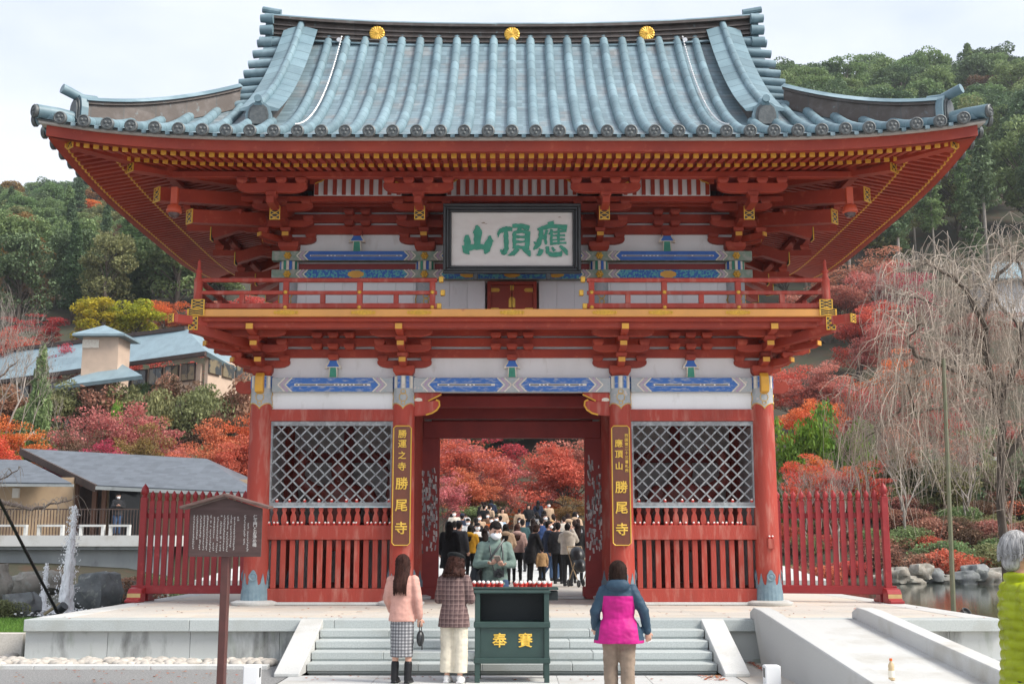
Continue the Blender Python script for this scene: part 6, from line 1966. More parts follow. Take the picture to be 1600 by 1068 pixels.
ptree('maple','crimson', 135, 500, 92, 0.8, 'low crimson maple just above the house ridge', GB, 0)
ptree('bare','brown', 22, 408, 112, 1.35, 'tall bare grey tree on the far left slope', None, 0, 'twig')
ptree('bare','brown', 60, 420, 116, 1.3, 'bare grey tree right of the tall one on the left slope', None, 1, 'twig')
ptree('bare','brown', 18, 470, 60, 1.0, 'white-stemmed bare tree in front of the hillside house', None, 1, 'barkpale')
ptree('broad','orange', 145, 312, 190, 0.95, 'orange tree among the evergreens high on the left hill', None, 2)
ptree('broad','ochre', 130, 340, 176, 0.9, 'ochre tree below the orange one on the left hill', None, 3)
ptree('broad','brown', 115, 385, 150, 0.8, 'brown tree beside the small statue', None, 1)
for k, (x, y, D) in enumerate(((205, 388, 118), (280, 395, 122), (340, 400, 120))):
    ptree('conifer','green', x, y, D, 1.1, ('broad green cedar standing out on the left slope', 'green cedar beside the underside of the left eaves', 'green cedar seen over the left balcony')[k], 'cedars above the house', k)

# seen through the passage
GP = 'maples seen through the gateway'
for k, (x, y, D, s, lk, kd, lab) in enumerate((
    (712,645,68,1.0,'red','maple','red maple at the left of the gateway view'), (760,640,72,1.05,'pink','maple','rosy maple left of centre in the gateway view'),
    (815,640,78,1.1,'crimson','maple','deep red maple at the centre of the gateway view'), (870,648,66,1.0,'red','maple','bright red maple right of centre in the gateway view'),
    (905,640,76,1.05,'pink','maple','pale rosy maple at the right of the gateway view'), (690,730,60,0.5,'pink','sparse','thin pale tree at the left door jamb'),
    (715,752,64,0.6,'green','maple','low green maple at the left of the gateway view'), (765,758,70,0.6,'olive','maple','olive maple over the crowd, left of centre'),
    (905,762,62,0.45,'ochre','maple','small ochre maple at the right door jamb'), (850,770,68,0.5,'orange','maple','small orange maple over the steps'),
    (790,708,70,0.6,'pink','maple','small rosy maple in the middle of the gateway view'), (735,700,64,0.6,'red','maple','mid-height red maple over the left crowd'))):
    ptree(kd, lk, x, y, D, s, lab, GP, k)
for k, x in enumerate((-30, 690, 740, 800, 860, 915)):
    if k: ptree('broad', 'dark', x, 700, 88+k, 0.8, ('','first','second','third','fourth','fifth')[k]+' dark evergreen from the left behind the gateway maples', 'evergreens behind the gateway maples', k)

# right of the gate
GR = 'maples on the right hillside'
for k, (x, y, D, s, lk, kd, lab) in enumerate((
    (1345,372,98,1.35,'dusty','maple','large dusty pink maple right of the eaves'), (1395,385,94,1.0,'pink','maple','rosy maple beside the large dusty one'),
    (1440,380,92,0.95,'crimson','maple','vivid crimson maple high on the right slope'), (1330,440,86,1.0,'red','maple','red maple below the large dusty pink one'),
    (1385,470,82,0.9,'dusty','maple','dusty maple at mid slope left of the weeping tree'), (1290,430,95,1.1,'dusty','maple','dusty maple seen over the right balcony corner'),
    (1385,510,72,0.75,'orange','maple','orange maple at mid slope on the right'), (1285,535,70,0.85,'dusty','maple','spreading dull orange maple right of the brackets'),
    (1240,545,74,0.9,'red','maple','red maple close to the right brackets'), (1235,590,66,0.7,'orange','maple','orange-red maple just right of the corner column'),
    (1440,550,72,0.85,'pink','maple','rosy maple behind the weeping tree'), (1500,470,90,1.2,'dusty','maple','dusty maple behind the top of the weeping tree'),
    (1350,560,68,0.7,'dusty','sparse','half-bare dusty maple above the green hedge'), (1410,640,60,0.65,'pink','sparse','half-bare rosy maple beside the weeping tree'),
    (1225,672,54,0.55,'orange','maple','vivid orange maple beside the right fence'), (1280,678,55,0.6,'orange','maple','vivid orange-red maple over the middle of the right fence'),
    (1330,700,54,0.55,'red','maple','red maple over the right end of the fence'), (1560,560,80,1.0,'dusty','maple','dusty maple at the far right behind the branches'),
    (1480,660,62,0.7,'dusty','sparse','thin dusty tree below the weeping branches'), (1590,640,64,0.8,'dusty','sparse','thin dusty tree at the right picture edge'),
    (1460,600,66,0.7,'red','maple','red maple glimpsed under the weeping branches'), (1250,610,60,0.5,'red','maple','small red maple behind the beam nose of the gate'))):
    ptree(kd, lk, x, y, D, s, lab, GR, k, hgt=None)
for k, (x, y, D, s) in enumerate(((1225,622,58,1.0),(1262,628,58,1.05),(1300,625,58,1.05),(1335,640,58,0.9))):
    ptree('bush','bright', x, y, D, s, ('first','second','third','fourth')[k]+' bright green hedge bush from the gate on the right', 'green hedge right of the gate', k)
for k, (x, y, D, s, bk) in enumerate(((1402,650,51,0.75,'barkpale'),(1300,720,49,0.6,'barkpale'),(1340,650,53,0.7,'twig'),(1505,680,54,0.75,'barkpale'),(1255,720,50,0.55,'barkpale'),(1570,700,52,0.7,'twig'),(1450,640,58,0.8,'twig'),(1380,420,90,1.2,'barkpale'))):
    ptree('bare','brown', x, y, D, s, ('white-stemmed bare tree right of the fence post', 'slender bare tree behind the middle of the right fence', 'bare grey tree above the right fence', 'pale bare tree below the weeping branches', 'slim bare tree next to the right column', 'bare tree at the right edge over the azaleas', 'bare twiggy tree left of the weeping trunk', 'bare pale tree before the dusty maples')[k], 'bare trees on the right bank', k, bk)
sh = random.Random(77)
azn = 0
for k in range(210):
    x = sh.uniform(1215, 1690); D = sh.uniform(46.0, 66)
    X = (x-800)/F_PX*D
    lk = sh.choice(('azalea','azalea','azalea','red','brown','olive','green'))
    tree('shrub', lk, (X, D, terr(X, D)-0.05), sh.uniform(0.75, 1.35), '%s %s the right bank, %s' % ({'azalea':'reddish-brown azalea mound','red':'red azalea mound','brown':'brown azalea mound','olive':'olive shrub','green':'green shrub'}[lk], 'at the waterside of' if D < 50 else 'midway up' if D < 57 else 'high on', 'behind the fence' if x < 1375 else 'beside the fence post' if x < 1450 else 'under the weeping tree' if x < 1570 else 'at the picture edge'), 'azaleas on the right bank')
for k in range(26):
    x = sh.uniform(1390, 1690); D = sh.uniform(56, 72); X = (x-800)/F_PX*D
    tree('bush', sh.choice(('dark','green','olive')), (X, D, terr(X, D)-0.05), sh.uniform(0.8, 1.3), 'dark leafy bush under the trees on the right bank', 'bushes under the right trees')
for k in range(46):
    x = sh.uniform(-80, 400); D = sh.uniform(56, 84); X = (x-800)/F_PX*D
    tree('bush', sh.choice(('dark','green','olive','brown')), (X, D, terr(X, D)-0.05), sh.uniform(0.7, 1.1), 'leafy bush among the maples on the left slope', 'bushes on the left slope')
for k, (x, y, D, lk, s) in enumerate(((200,925,31,'azalea',0.8),(190,905,33,'bright',0.6),(5,885,24,'olive',0.5),(215,912,30,'azalea',0.9),(235,915,33,'green',0.9))):
    p = pix(x, y, D); tree('shrub', lk, (p.x, p.y, 0.25), s, ('reddish shrub beside the left fence foot','bright green tuft above the boulder','olive tuft at the left picture edge','reddish shrub behind the left fence','green shrub behind the left fence pickets')[k], 'shrubs round the left pond')

# forest on the hills
fr_ = random.Random(31)
def forest(x0_, x1_, d0, d1, side):
    D = d0
    while D < d1:
        stp = (3.6+D*0.013)*(0.96 if side == 'left' else 0.93)
        X = (x0_-800)/F_PX*D
        while X < (x1_-800)/F_PX*D:
            xx = X+fr_.uniform(-1.6,1.6); yy = D+fr_.uniform(-2,2)
            if side == 'left': kd = fr_.choice(('conifer','broad','broad','broad','broad','broad','broad')); lk = fr_.choice(('dark','green','green','green','olive')) if kd == 'broad' else fr_.choice(('dark','dark','green'))
            else: kd = fr_.choice(('conifer','broad','broad','broad','broad','conifer')) if D > 118 else fr_.choice(('cedar','cedar','broad')); lk = fr_.choice(('dark','dark','green')) if kd != 'broad' else fr_.choice(('green','olive','dark'))
            if D > (195 if side == 'left' else 150) and fr_.random() < (0.75 if side == 'left' else 0.93): kd = 'broad'; lk = fr_.choice(('dark','green','green','dark'))
            if kd == 'broad' and fr_.random() < 0.06: lk = fr_.choice(('brown','ochre'))
            s = (fr_.uniform(0.62, 0.92) if kd in ('conifer','cedar') else fr_.uniform(0.75, 1.05))*(0.80 if side == 'left' and D > 125 else fr_.uniform(1.0, 1.35) if kd == 'broad' else fr_.uniform(0.75, 0.95))
            nm = {'conifer': 'cedar', 'cedar': 'bare-trunked cedar', 'broad': 'evergreen'}[kd]
            cl = {'dark': 'dark green', 'green': 'mid green', 'olive': 'olive', 'brown': 'brownish', 'ochre': 'ochre'}[lk]
            tree(kd, lk, (xx, yy, terr(xx, yy)-0.2), s, '%s %s %s the forested %s hill, %s' % (cl, nm, 'low on' if D < 145 else 'halfway up' if D < 200 else 'near the top of', side, 'towards the picture edge' if abs(xx/yy*F_PX) > (640 if side == 'left' else 640) else 'towards the gate'), 'forest trees on the %s hill' % side)
            X += stp*fr_.uniform(0.85,1.2)
        D += stp*1.25
forest(-65, 335, 112, 296, 'left')
forest(1245, 1665, 104, 250, 'right')

# weeping tree on the right bank
wt = random.Random(55)
base = pix(1568, 800, 31); gz = 0.6
wroot = thing('weeping_cherry_tree', 'bare weeping cherry with hanging straw coloured twigs at the right', 'tree', (base.x, base.y, gz))
trunk = MB(); tw = MB()
limbs = [
 [(1570,880,31,0.13),(1566,760,31,0.11),(1560,640,31,0.095),(1545,560,30.5,0.08),(1535,500,30,0.07),(1500,440,29.5,0.06),(1450,410,29,0.035),(1405,425,28.5,0.015)],
 [(1558,640,31,0.10),(1590,560,31,0.08),(1610,470,31.5,0.06),(1590,410,32,0.04),(1550,370,32,0.02)],
 [(1552,610,31,0.10),(1520,590,30,0.075),(1480,575,29,0.06),(1435,555,28,0.045),(1420,535,27.5,0.03),(1440,505,27,0.015)],
 [(1535,500,30,0.07),(1560,430,30,0.05),(1600,390,30,0.03),(1650,400,30,0.015)],
 [(1566,720,31,0.09),(1620,640,30.5,0.07),(1660,560,30,0.04)],
 [(1545,560,30.5,0.06),(1500,510,31,0.045),(1450,470,31.5,0.03),(1400,460,32,0.015)],
 [(1520,590,30,0.05),(1470,640,29.5,0.035),(1430,640,29,0.025),(1418,600,28.8,0.015)],
 [(1600,520,31,0.05),(1540,450,32,0.035),(1480,400,33,0.02)],
 [(1435,590,30,0.035),(1420,620,29.8,0.028),(1385,660,29.5,0.018),(1350,690,29.2,0.008)],
 [(1430,588,30,0.03),(1395,592,30,0.015),(1340,610,30,0.006)],
]
for L_ in limbs:
    pts = [pix(a, b_, c) for a, b_, c, r in L_]; rad = [r for *_, r in L_]
    P2, R2 = [], []
    for i in range(len(pts)-1):
        for k in range(4):
            t = k/4; q = pts[i].lerp(pts[i+1], t)+Vector((wt.gauss(0,0.03), wt.gauss(0,0.06), wt.gauss(0,0.03)))
            P2.append(q); R2.append(rad[i]*(1-t)+rad[i+1]*t)
    P2.append(pts[-1]); R2.append(rad[-1])
    if L_[0][1] > 870: P2[0].z = gz-0.3
    trunk.tube(P2, R2, 8)
    for i, q in enumerate(P2):
        if R2[i] > 0.10: continue
        for k in range(6):
            a = wt.uniform(0, 6.28); out = wt.uniform(0.3, 1.7); ln = wt.uniform(0.3, 2.1) if wt.random() < 0.75 else wt.uniform(2.0, 3.4)
            up = wt.uniform(0.0, 0.8)
            pts_, n = [], 8
            wob = Vector((wt.gauss(0,0.35), wt.gauss(0,0.35), 0))
            for j in range(n+1):
                t = j/n
                pts_.append(q+Vector((math.cos(a)*out*min(1, t*1.8)**0.7, math.sin(a)*out*min(1, t*1.8)**0.7, up*math.sin(min(1, t*2)*math.pi)-ln*max(0, t-0.12)**1.25))+wob*t*t+Vector((wt.gauss(0,0.025), wt.gauss(0,0.025), 0)))
            tw.tube(pts_, [0.009-0.005*j/n for j in range(n+1)], 3, False)
            for z in range(3):
                s0 = pts_[wt.randint(2, n-1)]
                a2 = wt.uniform(0, 6.28); l2 = wt.uniform(0.25, 0.9)
                tw.tube([s0, s0+Vector((math.cos(a2)*l2*0.3, math.sin(a2)*l2*0.3, -0.05)), s0+Vector((math.cos(a2)*l2*0.42, math.sin(a2)*l2*0.42, -l2*0.8))], [0.0055,0.005,0.0035], 3, False)
trunk.build('trunk', M['bark'], wroot, smooth=60)
tag(tw.build('hanging_twigs', M['twigpale'], wroot), kind='stuff')
# bare branch reaching in from the left
lroot = thing('weeping_plum_tree', 'bare twisted branch with hanging twigs reaching in at the left edge', 'tree', (-12.6, 27, 0.3))
trunk = MB(); tw = MB()
for L_ in ([(-90,960,27,0.16),(-80,850,27,0.12),(-30,790,26.5,0.06),(10,785,26,0.045),(50,795,25.8,0.035),(90,785,25.5,0.02),(120,780,25.4,0.01)], [(-80,850,27,0.09),(-60,700,27,0.06),(-30,630,27,0.04),(0,590,27,0.03),(30,560,27,0.012)], [(-30,790,26.5,0.04),(0,750,26.5,0.02),(35,730,26.5,0.01)]):
    pts = [pix(a, b_, c) for a, b_, c, r in L_]; rad = [r for *_, r in L_]
    P2, R2 = [], []
    for i in range(len(pts)-1):
        for k in range(4):
            t = k/4; P2.append(pts[i].lerp(pts[i+1], t)+Vector((wt.gauss(0,0.015), wt.gauss(0,0.02), wt.gauss(0,0.015)))); R2.append(rad[i]*(1-t)+rad[i+1]*t)
    trunk.tube(P2, R2, 7)
    for i, q in enumerate(P2):
        if R2[i] > 0.05: continue
        for k in range(3):
            a = wt.uniform(0, 6.28); out = wt.uniform(0.1, 0.5); ln = wt.uniform(0.15, 0.6)
            tw.tube([q+Vector((math.cos(a)*out*t, math.sin(a)*out*t, 0.12*math.sin(t*3.1)-ln*max(0, t-0.3))) for t in (0,0.3,0.6,1.0)], [0.008,0.006,0.005,0.003], 3, False)
trunk.build('trunk', M['twig'], lroot, smooth=60)
tag(tw.build('hanging_twigs', M['twigpale'], lroot), kind='stuff')
# far steps behind the court
fs_ = MB().box(-3.2, 3.2, 52.003, 60, -0.1, 1.40).build('far_steps', M['rock'])
tag(fs_, kind='structure')
for k in range(14):
    MB().box(-2.6, 2.6, 52.3+0.42*k, 60, 1.40+0.05*k, 1.40+0.05*(k+1)).build('step', M['rock'], fs_)
TMP = bpy.data.scenes.new('scratch')
# ------------------------------------------------------------------ people
def capsule(b, p0, p1, r0, r1, n=12):
    p0, p1 = Vector(p0), Vector(p1)
    b.tube([p0, p1], [r0, r1], n)
    b.ell(p0, r0, None, n, 8); b.ell(p1, r1, None, n, 8)
def loft(b, rings, n=24):
    """rings: (z, rx, ry, xoff, yoff)"""
    vs_, fs = [], []
    for (z, rx, ry, xo, yo) in rings:
        for k in range(n):
            t = 2*math.pi*k/n
            vs_.append((xo+rx*math.cos(t), yo+ry*math.sin(t), z))
    for i in range(len(rings)-1):
        for k in range(n):
            k2 = (k+1) % n
            fs.append((i*n+k, i*n+k2, (i+1)*n+k2, (i+1)*n+k))
    fs.append(tuple(range(n-1,-1,-1))); fs.append(tuple((len(rings)-1)*n+k for k in range(n)))
    b.add(vs_, fs)
def blob(b, vox, it=4, wrinkle=0.0, seed=0.0):
    me = bpy.data.meshes.new('blob'); me.from_pydata(b.v, [], b.f)
    bm = bmesh.new(); bm.from_mesh(me); bmesh.ops.recalc_face_normals(bm, faces=bm.faces); bm.to_mesh(me); bm.free()
    o = bpy.data.objects.new('blob', me); TMP.collection.objects.link(o)
    r = o.modifiers.new('r', 'REMESH'); r.mode = 'VOXEL'; r.voxel_size = vox
    s = o.modifiers.new('s', 'SMOOTH'); s.factor = 0.5; s.iterations = it
    with bpy.context.temp_override(scene=TMP, view_layer=TMP.view_layers[0]):
        dg = bpy.context.evaluated_depsgraph_get()
        out = bpy.data.meshes.new_from_object(o.evaluated_get(dg))
    bpy.data.objects.remove(o); bpy.data.meshes.remove(me)
    if wrinkle:
        nn = [v.normal.copy() for v in out.vertices]
        for v, nr_ in zip(out.vertices, nn):
            p = v.co
            f = mnoise.noise(Vector((p.x*9+seed, p.y*9, p.z*16)))+0.6*mnoise.noise(Vector((p.x*22, p.y*22+seed, p.z*30)))
            v.co = p + nr_*f*wrinkle
    out.polygons.foreach_set('use_smooth', [True]*len(out.polygons))
    return out
def hand(b, w, d, up, s=1.0, curl=0.5, side=1):
    """palm and five bent fingers from wrist w, pointing along d, palm facing up"""
    w, d = Vector(w), Vector(d).normalized(); up = Vector(up)
    lat = d.cross(up).normalized(); up = lat.cross(d).normalized()
    Mx = Matrix((lat, d, up)).transposed()
    b.ell(w+d*0.045*s, (0.040*s, 0.050*s, 0.017*s), Mx, 10, 8)
    for i, (o_, L_) in enumerate(((-0.030, 0.060), (-0.010, 0.070), (0.010, 0.067), (0.029, 0.052))):
        p = w+d*0.082*s+lat*o_*s
        d2 = (d*math.cos(curl)+up*math.sin(curl)); d3 = (d*math.cos(curl*2.1)+up*math.sin(curl*2.1))
        q = p+d2*L_*0.52*s; e = q+d3*L_*0.5*s
        b.tube([p-d*0.012*s, p, q, e], [0.0095*s, 0.0095*s, 0.0088*s, 0.0072*s], 7)
    t0 = w+d*0.025*s+lat*side*0.034*s
    t1 = t0+(d*0.7+lat*side*0.6+up*0.3).normalized()*0.036*s; t2 = t1+(d*0.95+up*0.35).normalized()*0.030*s
    b.tube([t0-d*0.01*s, t0, t1, t2], [0.012*s, 0.012*s, 0.010*s, 0.008*s], 7)
REST = dict(eL=(0.235,0.02,1.10), wL=(0.235,-0.04,0.86), eR=(-0.235,0.02,1.10), wR=(-0.235,-0.04,0.86), kL=(0.09,-0.015,0.47), aL=(0.09,0.01,0.075), kR=(-0.09,-0.015,0.47), aR=(-0.09,0.01,0.075))
def person_meshes(pose=None, vox=0.012, top=None, bottom=None, hair='short', head_pitch=0.0, head_yaw=0.0, face=True, hood=False, hat=None, shoe_h=0.1, lean=0.0, mask=False, wr=0.004, seed=0.0, curl=0.5):
    """returns {part: mesh}; local frame: feet at z=0, facing -Y, 1.66 m tall"""
    P = dict(REST); P.update(pose or {})
    P = {k: Vector(v) for k, v in P.items()}
    def ln(p):                                 # lean of the upper body
        p = Vector(p); return p+Vector((0, -lean*max(0, p.z-0.85), 0))
    HR = Matrix.Rotation(head_yaw, 3, 'Z') @ Matrix.Rotation(head_pitch, 3, 'X')
    piv = ln((0, 0.01, 1.42))
    def hd(p): return piv + HR @ (Vector(p)-Vector((0, 0.01, 1.42)))
    out = {}
    b = MB()
    b.ell(hd((0,0.002,1.550)), (0.074,0.092,0.106), HR, 20, 14); b.ell(hd((0,-0.022,1.487)), (0.056,0.066,0.060), HR, 16, 10)
    capsule(b, ln((0,0.012,1.33)), hd((0,0.005,1.47)), 0.054, 0.05)
    b.ell(hd((0,-0.096,1.528)), (0.012,0.016,0.024), HR, 10, 8)
    for s in (-1, 1): b.ell(hd((s*0.076,0.008,1.535)), (0.010,0.020,0.030), HR, 8, 8)
    b.ell(ln((0,0,1.25)), (0.155,0.095,0.17), None, 16, 12); b.ell(ln((0,0,1.0)), (0.14,0.095,0.2), None, 16, 12)
    for s, e, w in ((1, 'eL', 'wL'), (-1, 'eR', 'wR')):
        sh = ln((s*0.165, 0, 1.345)); e_, w_ = ln(P[e]), ln(P[w])
        capsule(b, sh, e_, 0.044, 0.036); capsule(b, e_, w_, 0.036, 0.025)
        hand(b, w_, (w_-e_).normalized(), Vector((-s*0.3,-1,0.2)) if w_.z < 1.0 else Vector((0,0.2,1)), 1.0, curl, -s)
    for s, k, a in ((1, 'kL', 'aL'), (-1, 'kR', 'aR')):
        capsule(b, (s*0.085,0,0.86), P[k], 0.078, 0.052); capsule(b, P[k], P[a], 0.050, 0.034)
        b.ell(P[a]+Vector((0,-0.05,-0.035)), (0.036,0.10,0.032), None, 10, 8)
    out['body'] = blob(b, max(vox*0.75, 0.0075), 2)
    # top garment
    t = top or {}
    hem, fl, sl = t.get('hem', 0.78), t.get('flare', 1.0), t.get('sleeve', 0.058)
    puff = t.get('puff', 0.0)
    b = MB()
    rings = []
    spec = [(1.405,0.075,0.075),(1.385,0.13,0.09),(1.345,0.178,0.108),(1.27,0.188,0.122),(1.15,0.178,0.124),(1.02,0.170,0.120),(0.90,0.178*fl,0.126*fl)]
    for (z, rx, ry) in spec:
        if z > hem: rings.append((z, rx, ry))
    zl = rings[-1]
    rings.append((hem, (0.178+0.10*max(0, 0.9-hem)*fl)*fl, (0.128+0.06*max(0, 0.9-hem)*fl)*fl))
    k_ = t.get('size', 1.0)
    loft(b, [(z, rx*k_, ry*k_, 0, ln((0,0,z)).y) for z, rx, ry in rings])
    for s, e, w in ((1, 'eL', 'wL'), (-1, 'eR', 'wR')):
        sh = ln((s*0.160, 0, 1.335)); e_, w_ = ln(P[e]), ln(P[w])
        we = e_.lerp(w_, 0.93)
        capsule(b, sh, e_, sl*1.16, sl*0.98); capsule(b, e_, we, sl*0.98, sl*0.80)
    if t.get('collar'): loft(b, [(z, 0.082, 0.088, 0, ln((0,0.005,z)).y) for z in (1.36, 1.40, 1.455)])
    if hood:
        b.ell(ln((0,0.10,1.395)), (0.145,0.075,0.075), None, 16, 10); b.ell(ln((0,0.04,1.41)), (0.125,0.105,0.045), None, 16, 8)
    out['top'] = blob(b, vox, t.get('it', 4), wr, seed)
    # bottom garment
    bt = bottom or {}
    b = MB()
    if bt.get('kind') == 'skirt':
        loft(b, [(0.98,0.12,0.09,0,0),(0.90,0.145,0.100,0,0),(0.75,0.162,0.118,0,0),(bt.get('hem',0.42),bt.get('w',0.165),bt.get('w',0.165)*0.8,0,0)])
    else:
        r1, r2, r3, ez = bt.get('r1',0.098), bt.get('r2',0.070), bt.get('r3',0.058), bt.get('end',0.08)
        b.ell((0,0.005,0.90), (0.165,0.118,0.12), None, 16, 10)
        for s, k, a in ((1, 'kL', 'aL'), (-1, 'kR', 'aR')):
            an = P[k].lerp(P[a], min(1.0, (P[k].z-ez)/max(0.05, P[k].z-P[a].z)))
            b.tube([Vector((s*0.084,0.004,0.90)), Vector((s*0.086,0,0.78)), P[k], an], [r1*0.95, r1, r2, r3], 14)
    out['bottom'] = blob(b, vox, 3, wr*0.8, seed+4)
    # shoes
    b = MB()
    for s, k, a in ((1, 'kL', 'aL'), (-1, 'kR', 'aR')):
        A = P[a]
        b.ell(A+Vector((0,-0.055,-0.033)), (0.046,0.118,0.042), None, 12, 8); b.cbox(A+Vector((0,-0.05,-0.062)), (0.078,0.22,0.022))
        if shoe_h > 0.1: capsule(b, A+Vector((0,0.01,-0.02)), A.lerp(P[k], (shoe_h-0.08)/0.4), 0.050, 0.054)
        else: b.ell(A+Vector((0,0.01,-0.01)), (0.044,0.05,0.045), None, 12, 8)
    out['shoes'] = blob(b, max(0.009, vox*0.8), 2)
    # hair
    b = MB()
    if hair == 'short':
        b.ell(hd((0,0.022,1.572)), (0.084,0.092,0.098), HR, 18, 12); b.ell(hd((0,0.05,1.51)), (0.066,0.055,0.06), HR, 14, 10)
        b.ell(hd((0,-0.05,1.622)), (0.06,0.05,0.034), HR, 12, 8)
    elif hair == 'bob':
        b.ell(hd((0,0.022,1.572)), (0.094,0.100,0.102), HR, 18, 12); b.ell(hd((0,0.045,1.48)), (0.092,0.068,0.075), HR, 16, 10)
        for s in (-1, 1): b.ell(hd((s*0.078,0.0,1.50)), (0.026,0.055,0.075), HR, 10, 8)
        b.ell(hd((0,-0.055,1.625)), (0.06,0.045,0.036), HR, 12, 8)
    elif hair == 'curly':
        rg = random.Random(3)
        b.ell(hd((0,0.024,1.57)), (0.092,0.10,0.10), HR, 18, 12)
        for k in range(60):
            a = rg.uniform(-0.4, 3.54); z = rg.uniform(1.375, 1.56)
            rr_ = 0.105+0.045*max(0, (1.52-z)/0.15)
            b.ell(hd((rr_*math.cos(a), 0.012+rr_*0.80*math.sin(a), z)), rg.uniform(0.022,0.036), None, 8, 6)
    elif hair in ('long', 'verylong'):
        zb = 1.18 if hair == 'long' else 1.02
        b.ell(hd((0,0.022,1.572)), (0.089,0.098,0.100), HR, 18, 12)
        pts = [hd((0,0.055,1.53)), hd((0,0.085,1.42)), ln((0.005,0.125,1.30)), ln((0.01,0.130,(1.30+zb)/2)), ln((0.015,0.120,zb))]
        ws = [0.080, 0.086, 0.094, 0.088, 0.055]
        vs_, fs = [], []; n = 16
        for p, w in zip(pts, ws):
            for k in range(n):
                q = 2*math.pi*k/n; vs_.append((p.x+w*math.cos(q), p.y+w*0.48*math.sin(q), p.z))
        for i in range(4):
            for k in range(n):
                k2 = (k+1) % n; fs.append((i*n+k, i*n+k2, (i+1)*n+k2, (i+1)*n+k))
        fs.append(tuple(range(n))); fs.append(tuple(4*n+k for k in range(n-1,-1,-1)))
        b.add(vs_, fs)
        for s in (-1, 1): b.ell(hd((s*0.080,0.0,1.49)), (0.022,0.045,0.09), HR, 10, 8)
        b.ell(hd((0,-0.055,1.625)), (0.06,0.045,0.036), HR, 12, 8)
    out['hair'] = blob(b, max(vox*0.8, 0.008), 2, 0.004 if vox < 0.014 else 0.0, 9.0)
    # strands: fine ridges on long hair come from the material
    if hat:
        b = MB()
        if hat == 'beret':
            b.ell(hd((0.01,0.026,1.658)), (0.124,0.128,0.046), HR, 20, 10); b.ell(hd((0,0.02,1.625)), (0.104,0.112,0.032), HR, 18, 8)
        elif hat == 'beanie':
            b.ell(hd((0,0.018,1.600)), (0.094,0.104,0.088), HR, 18, 12); b.ell(hd((0,0.012,1.565)), (0.098,0.107,0.03), HR, 18, 8)
        else:
            b.ell(hd((0,0.015,1.600)), (0.092,0.102,0.074), HR, 18, 12); b.ell(hd((0,-0.12,1.590)), (0.07,0.07,0.010), HR, 14, 6)
        out['hat'] = blob(b, max(vox*0.8, 0.008), 2)
    if face:
        b = MB()
        for s in (-1, 1):
            b.ell(hd((s*0.031,-0.083,1.553)), (0.015,0.010,0.0055), HR, 8, 6)
            b.ell(hd((s*0.031,-0.087,1.576)), (0.019,0.008,0.004), HR, 8, 6)
        if not mask: b.ell(hd((0,-0.086,1.478)), (0.024,0.008,0.006), HR, 8, 6)
        me = bpy.data.meshes.new('f'); me.from_pydata(b.v, [], b.f); out['eyes'] = me
    if mask:
        b = MB(); b.ell(hd((0,-0.048,1.502)), (0.069,0.078,0.058), HR, 18, 12)
        me = bpy.data.meshes.new('m'); me.from_pydata(b.v, [], b.f); me.polygons.foreach_set('use_smooth', [True]*len(me.polygons)); out['mask'] = me
    out['_hd'] = hd; out['_ln'] = ln; out['_P'] = P
    return out
PN = {'body': 'body', 'top': 'jacket', 'bottom': 'trousers', 'shoes': 'shoes', 'hair': 'hair', 'hat': 'hat', 'eyes': 'eyes', 'mask': 'face_mask'}
cl_cache = {}
def cloth(c, name='cloth', rough=0.85, k=0.75):
    key = (c, name)
    if key not in cl_cache:
        cl_cache[key] = mat(name, c, rough, tuple(x*k for x in c), 5, 0.42, 0.65, bump=0.12, bscale=180, coord='obj', spec=0.25)
    return cl_cache[key]
M['eye'] = mat('dark_eye', (0.015,0.012,0.010), 0.3)
M['maskw'] = mat('white_mask', (0.78,0.79,0.80), 0.8)
HAIRC = {k: mat('hair_'+k, c, 0.62, tuple(x*0.5 for x in c), 45, 0.4, 0.6, stretch=(1,1,0.08), bump=0.35, bscale=120, coord='obj', spec=0.12) for k, c in {'black': (0.016,0.013,0.012), 'brown': (0.038,0.020,0.015), 'auburn': (0.06,0.026,0.02), 'grey': (0.50,0.49,0.48), 'darkbrown': (0.022,0.013,0.011)}.items()}
def make_person(label, loc, rz, H, meshes, mats, group=None, names=None):
    t = thing('person', label, 'person', loc, rz, group)
    s = H/1.66; t.scale = (s, s, s)
    for k, me in meshes.items():
        if k.startswith('_') or k not in mats and k not in ('body','eyes','mask'): continue
        m_ = mats.get(k) or {'body': M['skin'], 'eyes': M['eye'], 'mask': M['maskw']}[k]
        if len(me.materials) == 0: me.materials.append(None)
        o = bpy.data.objects.new((names or {}).get(k, PN[k]), me); col.objects.link(o); o.parent = t
        o.material_slots[0].link = 'OBJECT'; o.material_slots[0].material = m_
    return t
def addpart(t, b, name, m_, smooth=60):
    o = b.build(name, m_, None, loc=(0,0,0), smooth=smooth, local=True); o.parent = t; return o

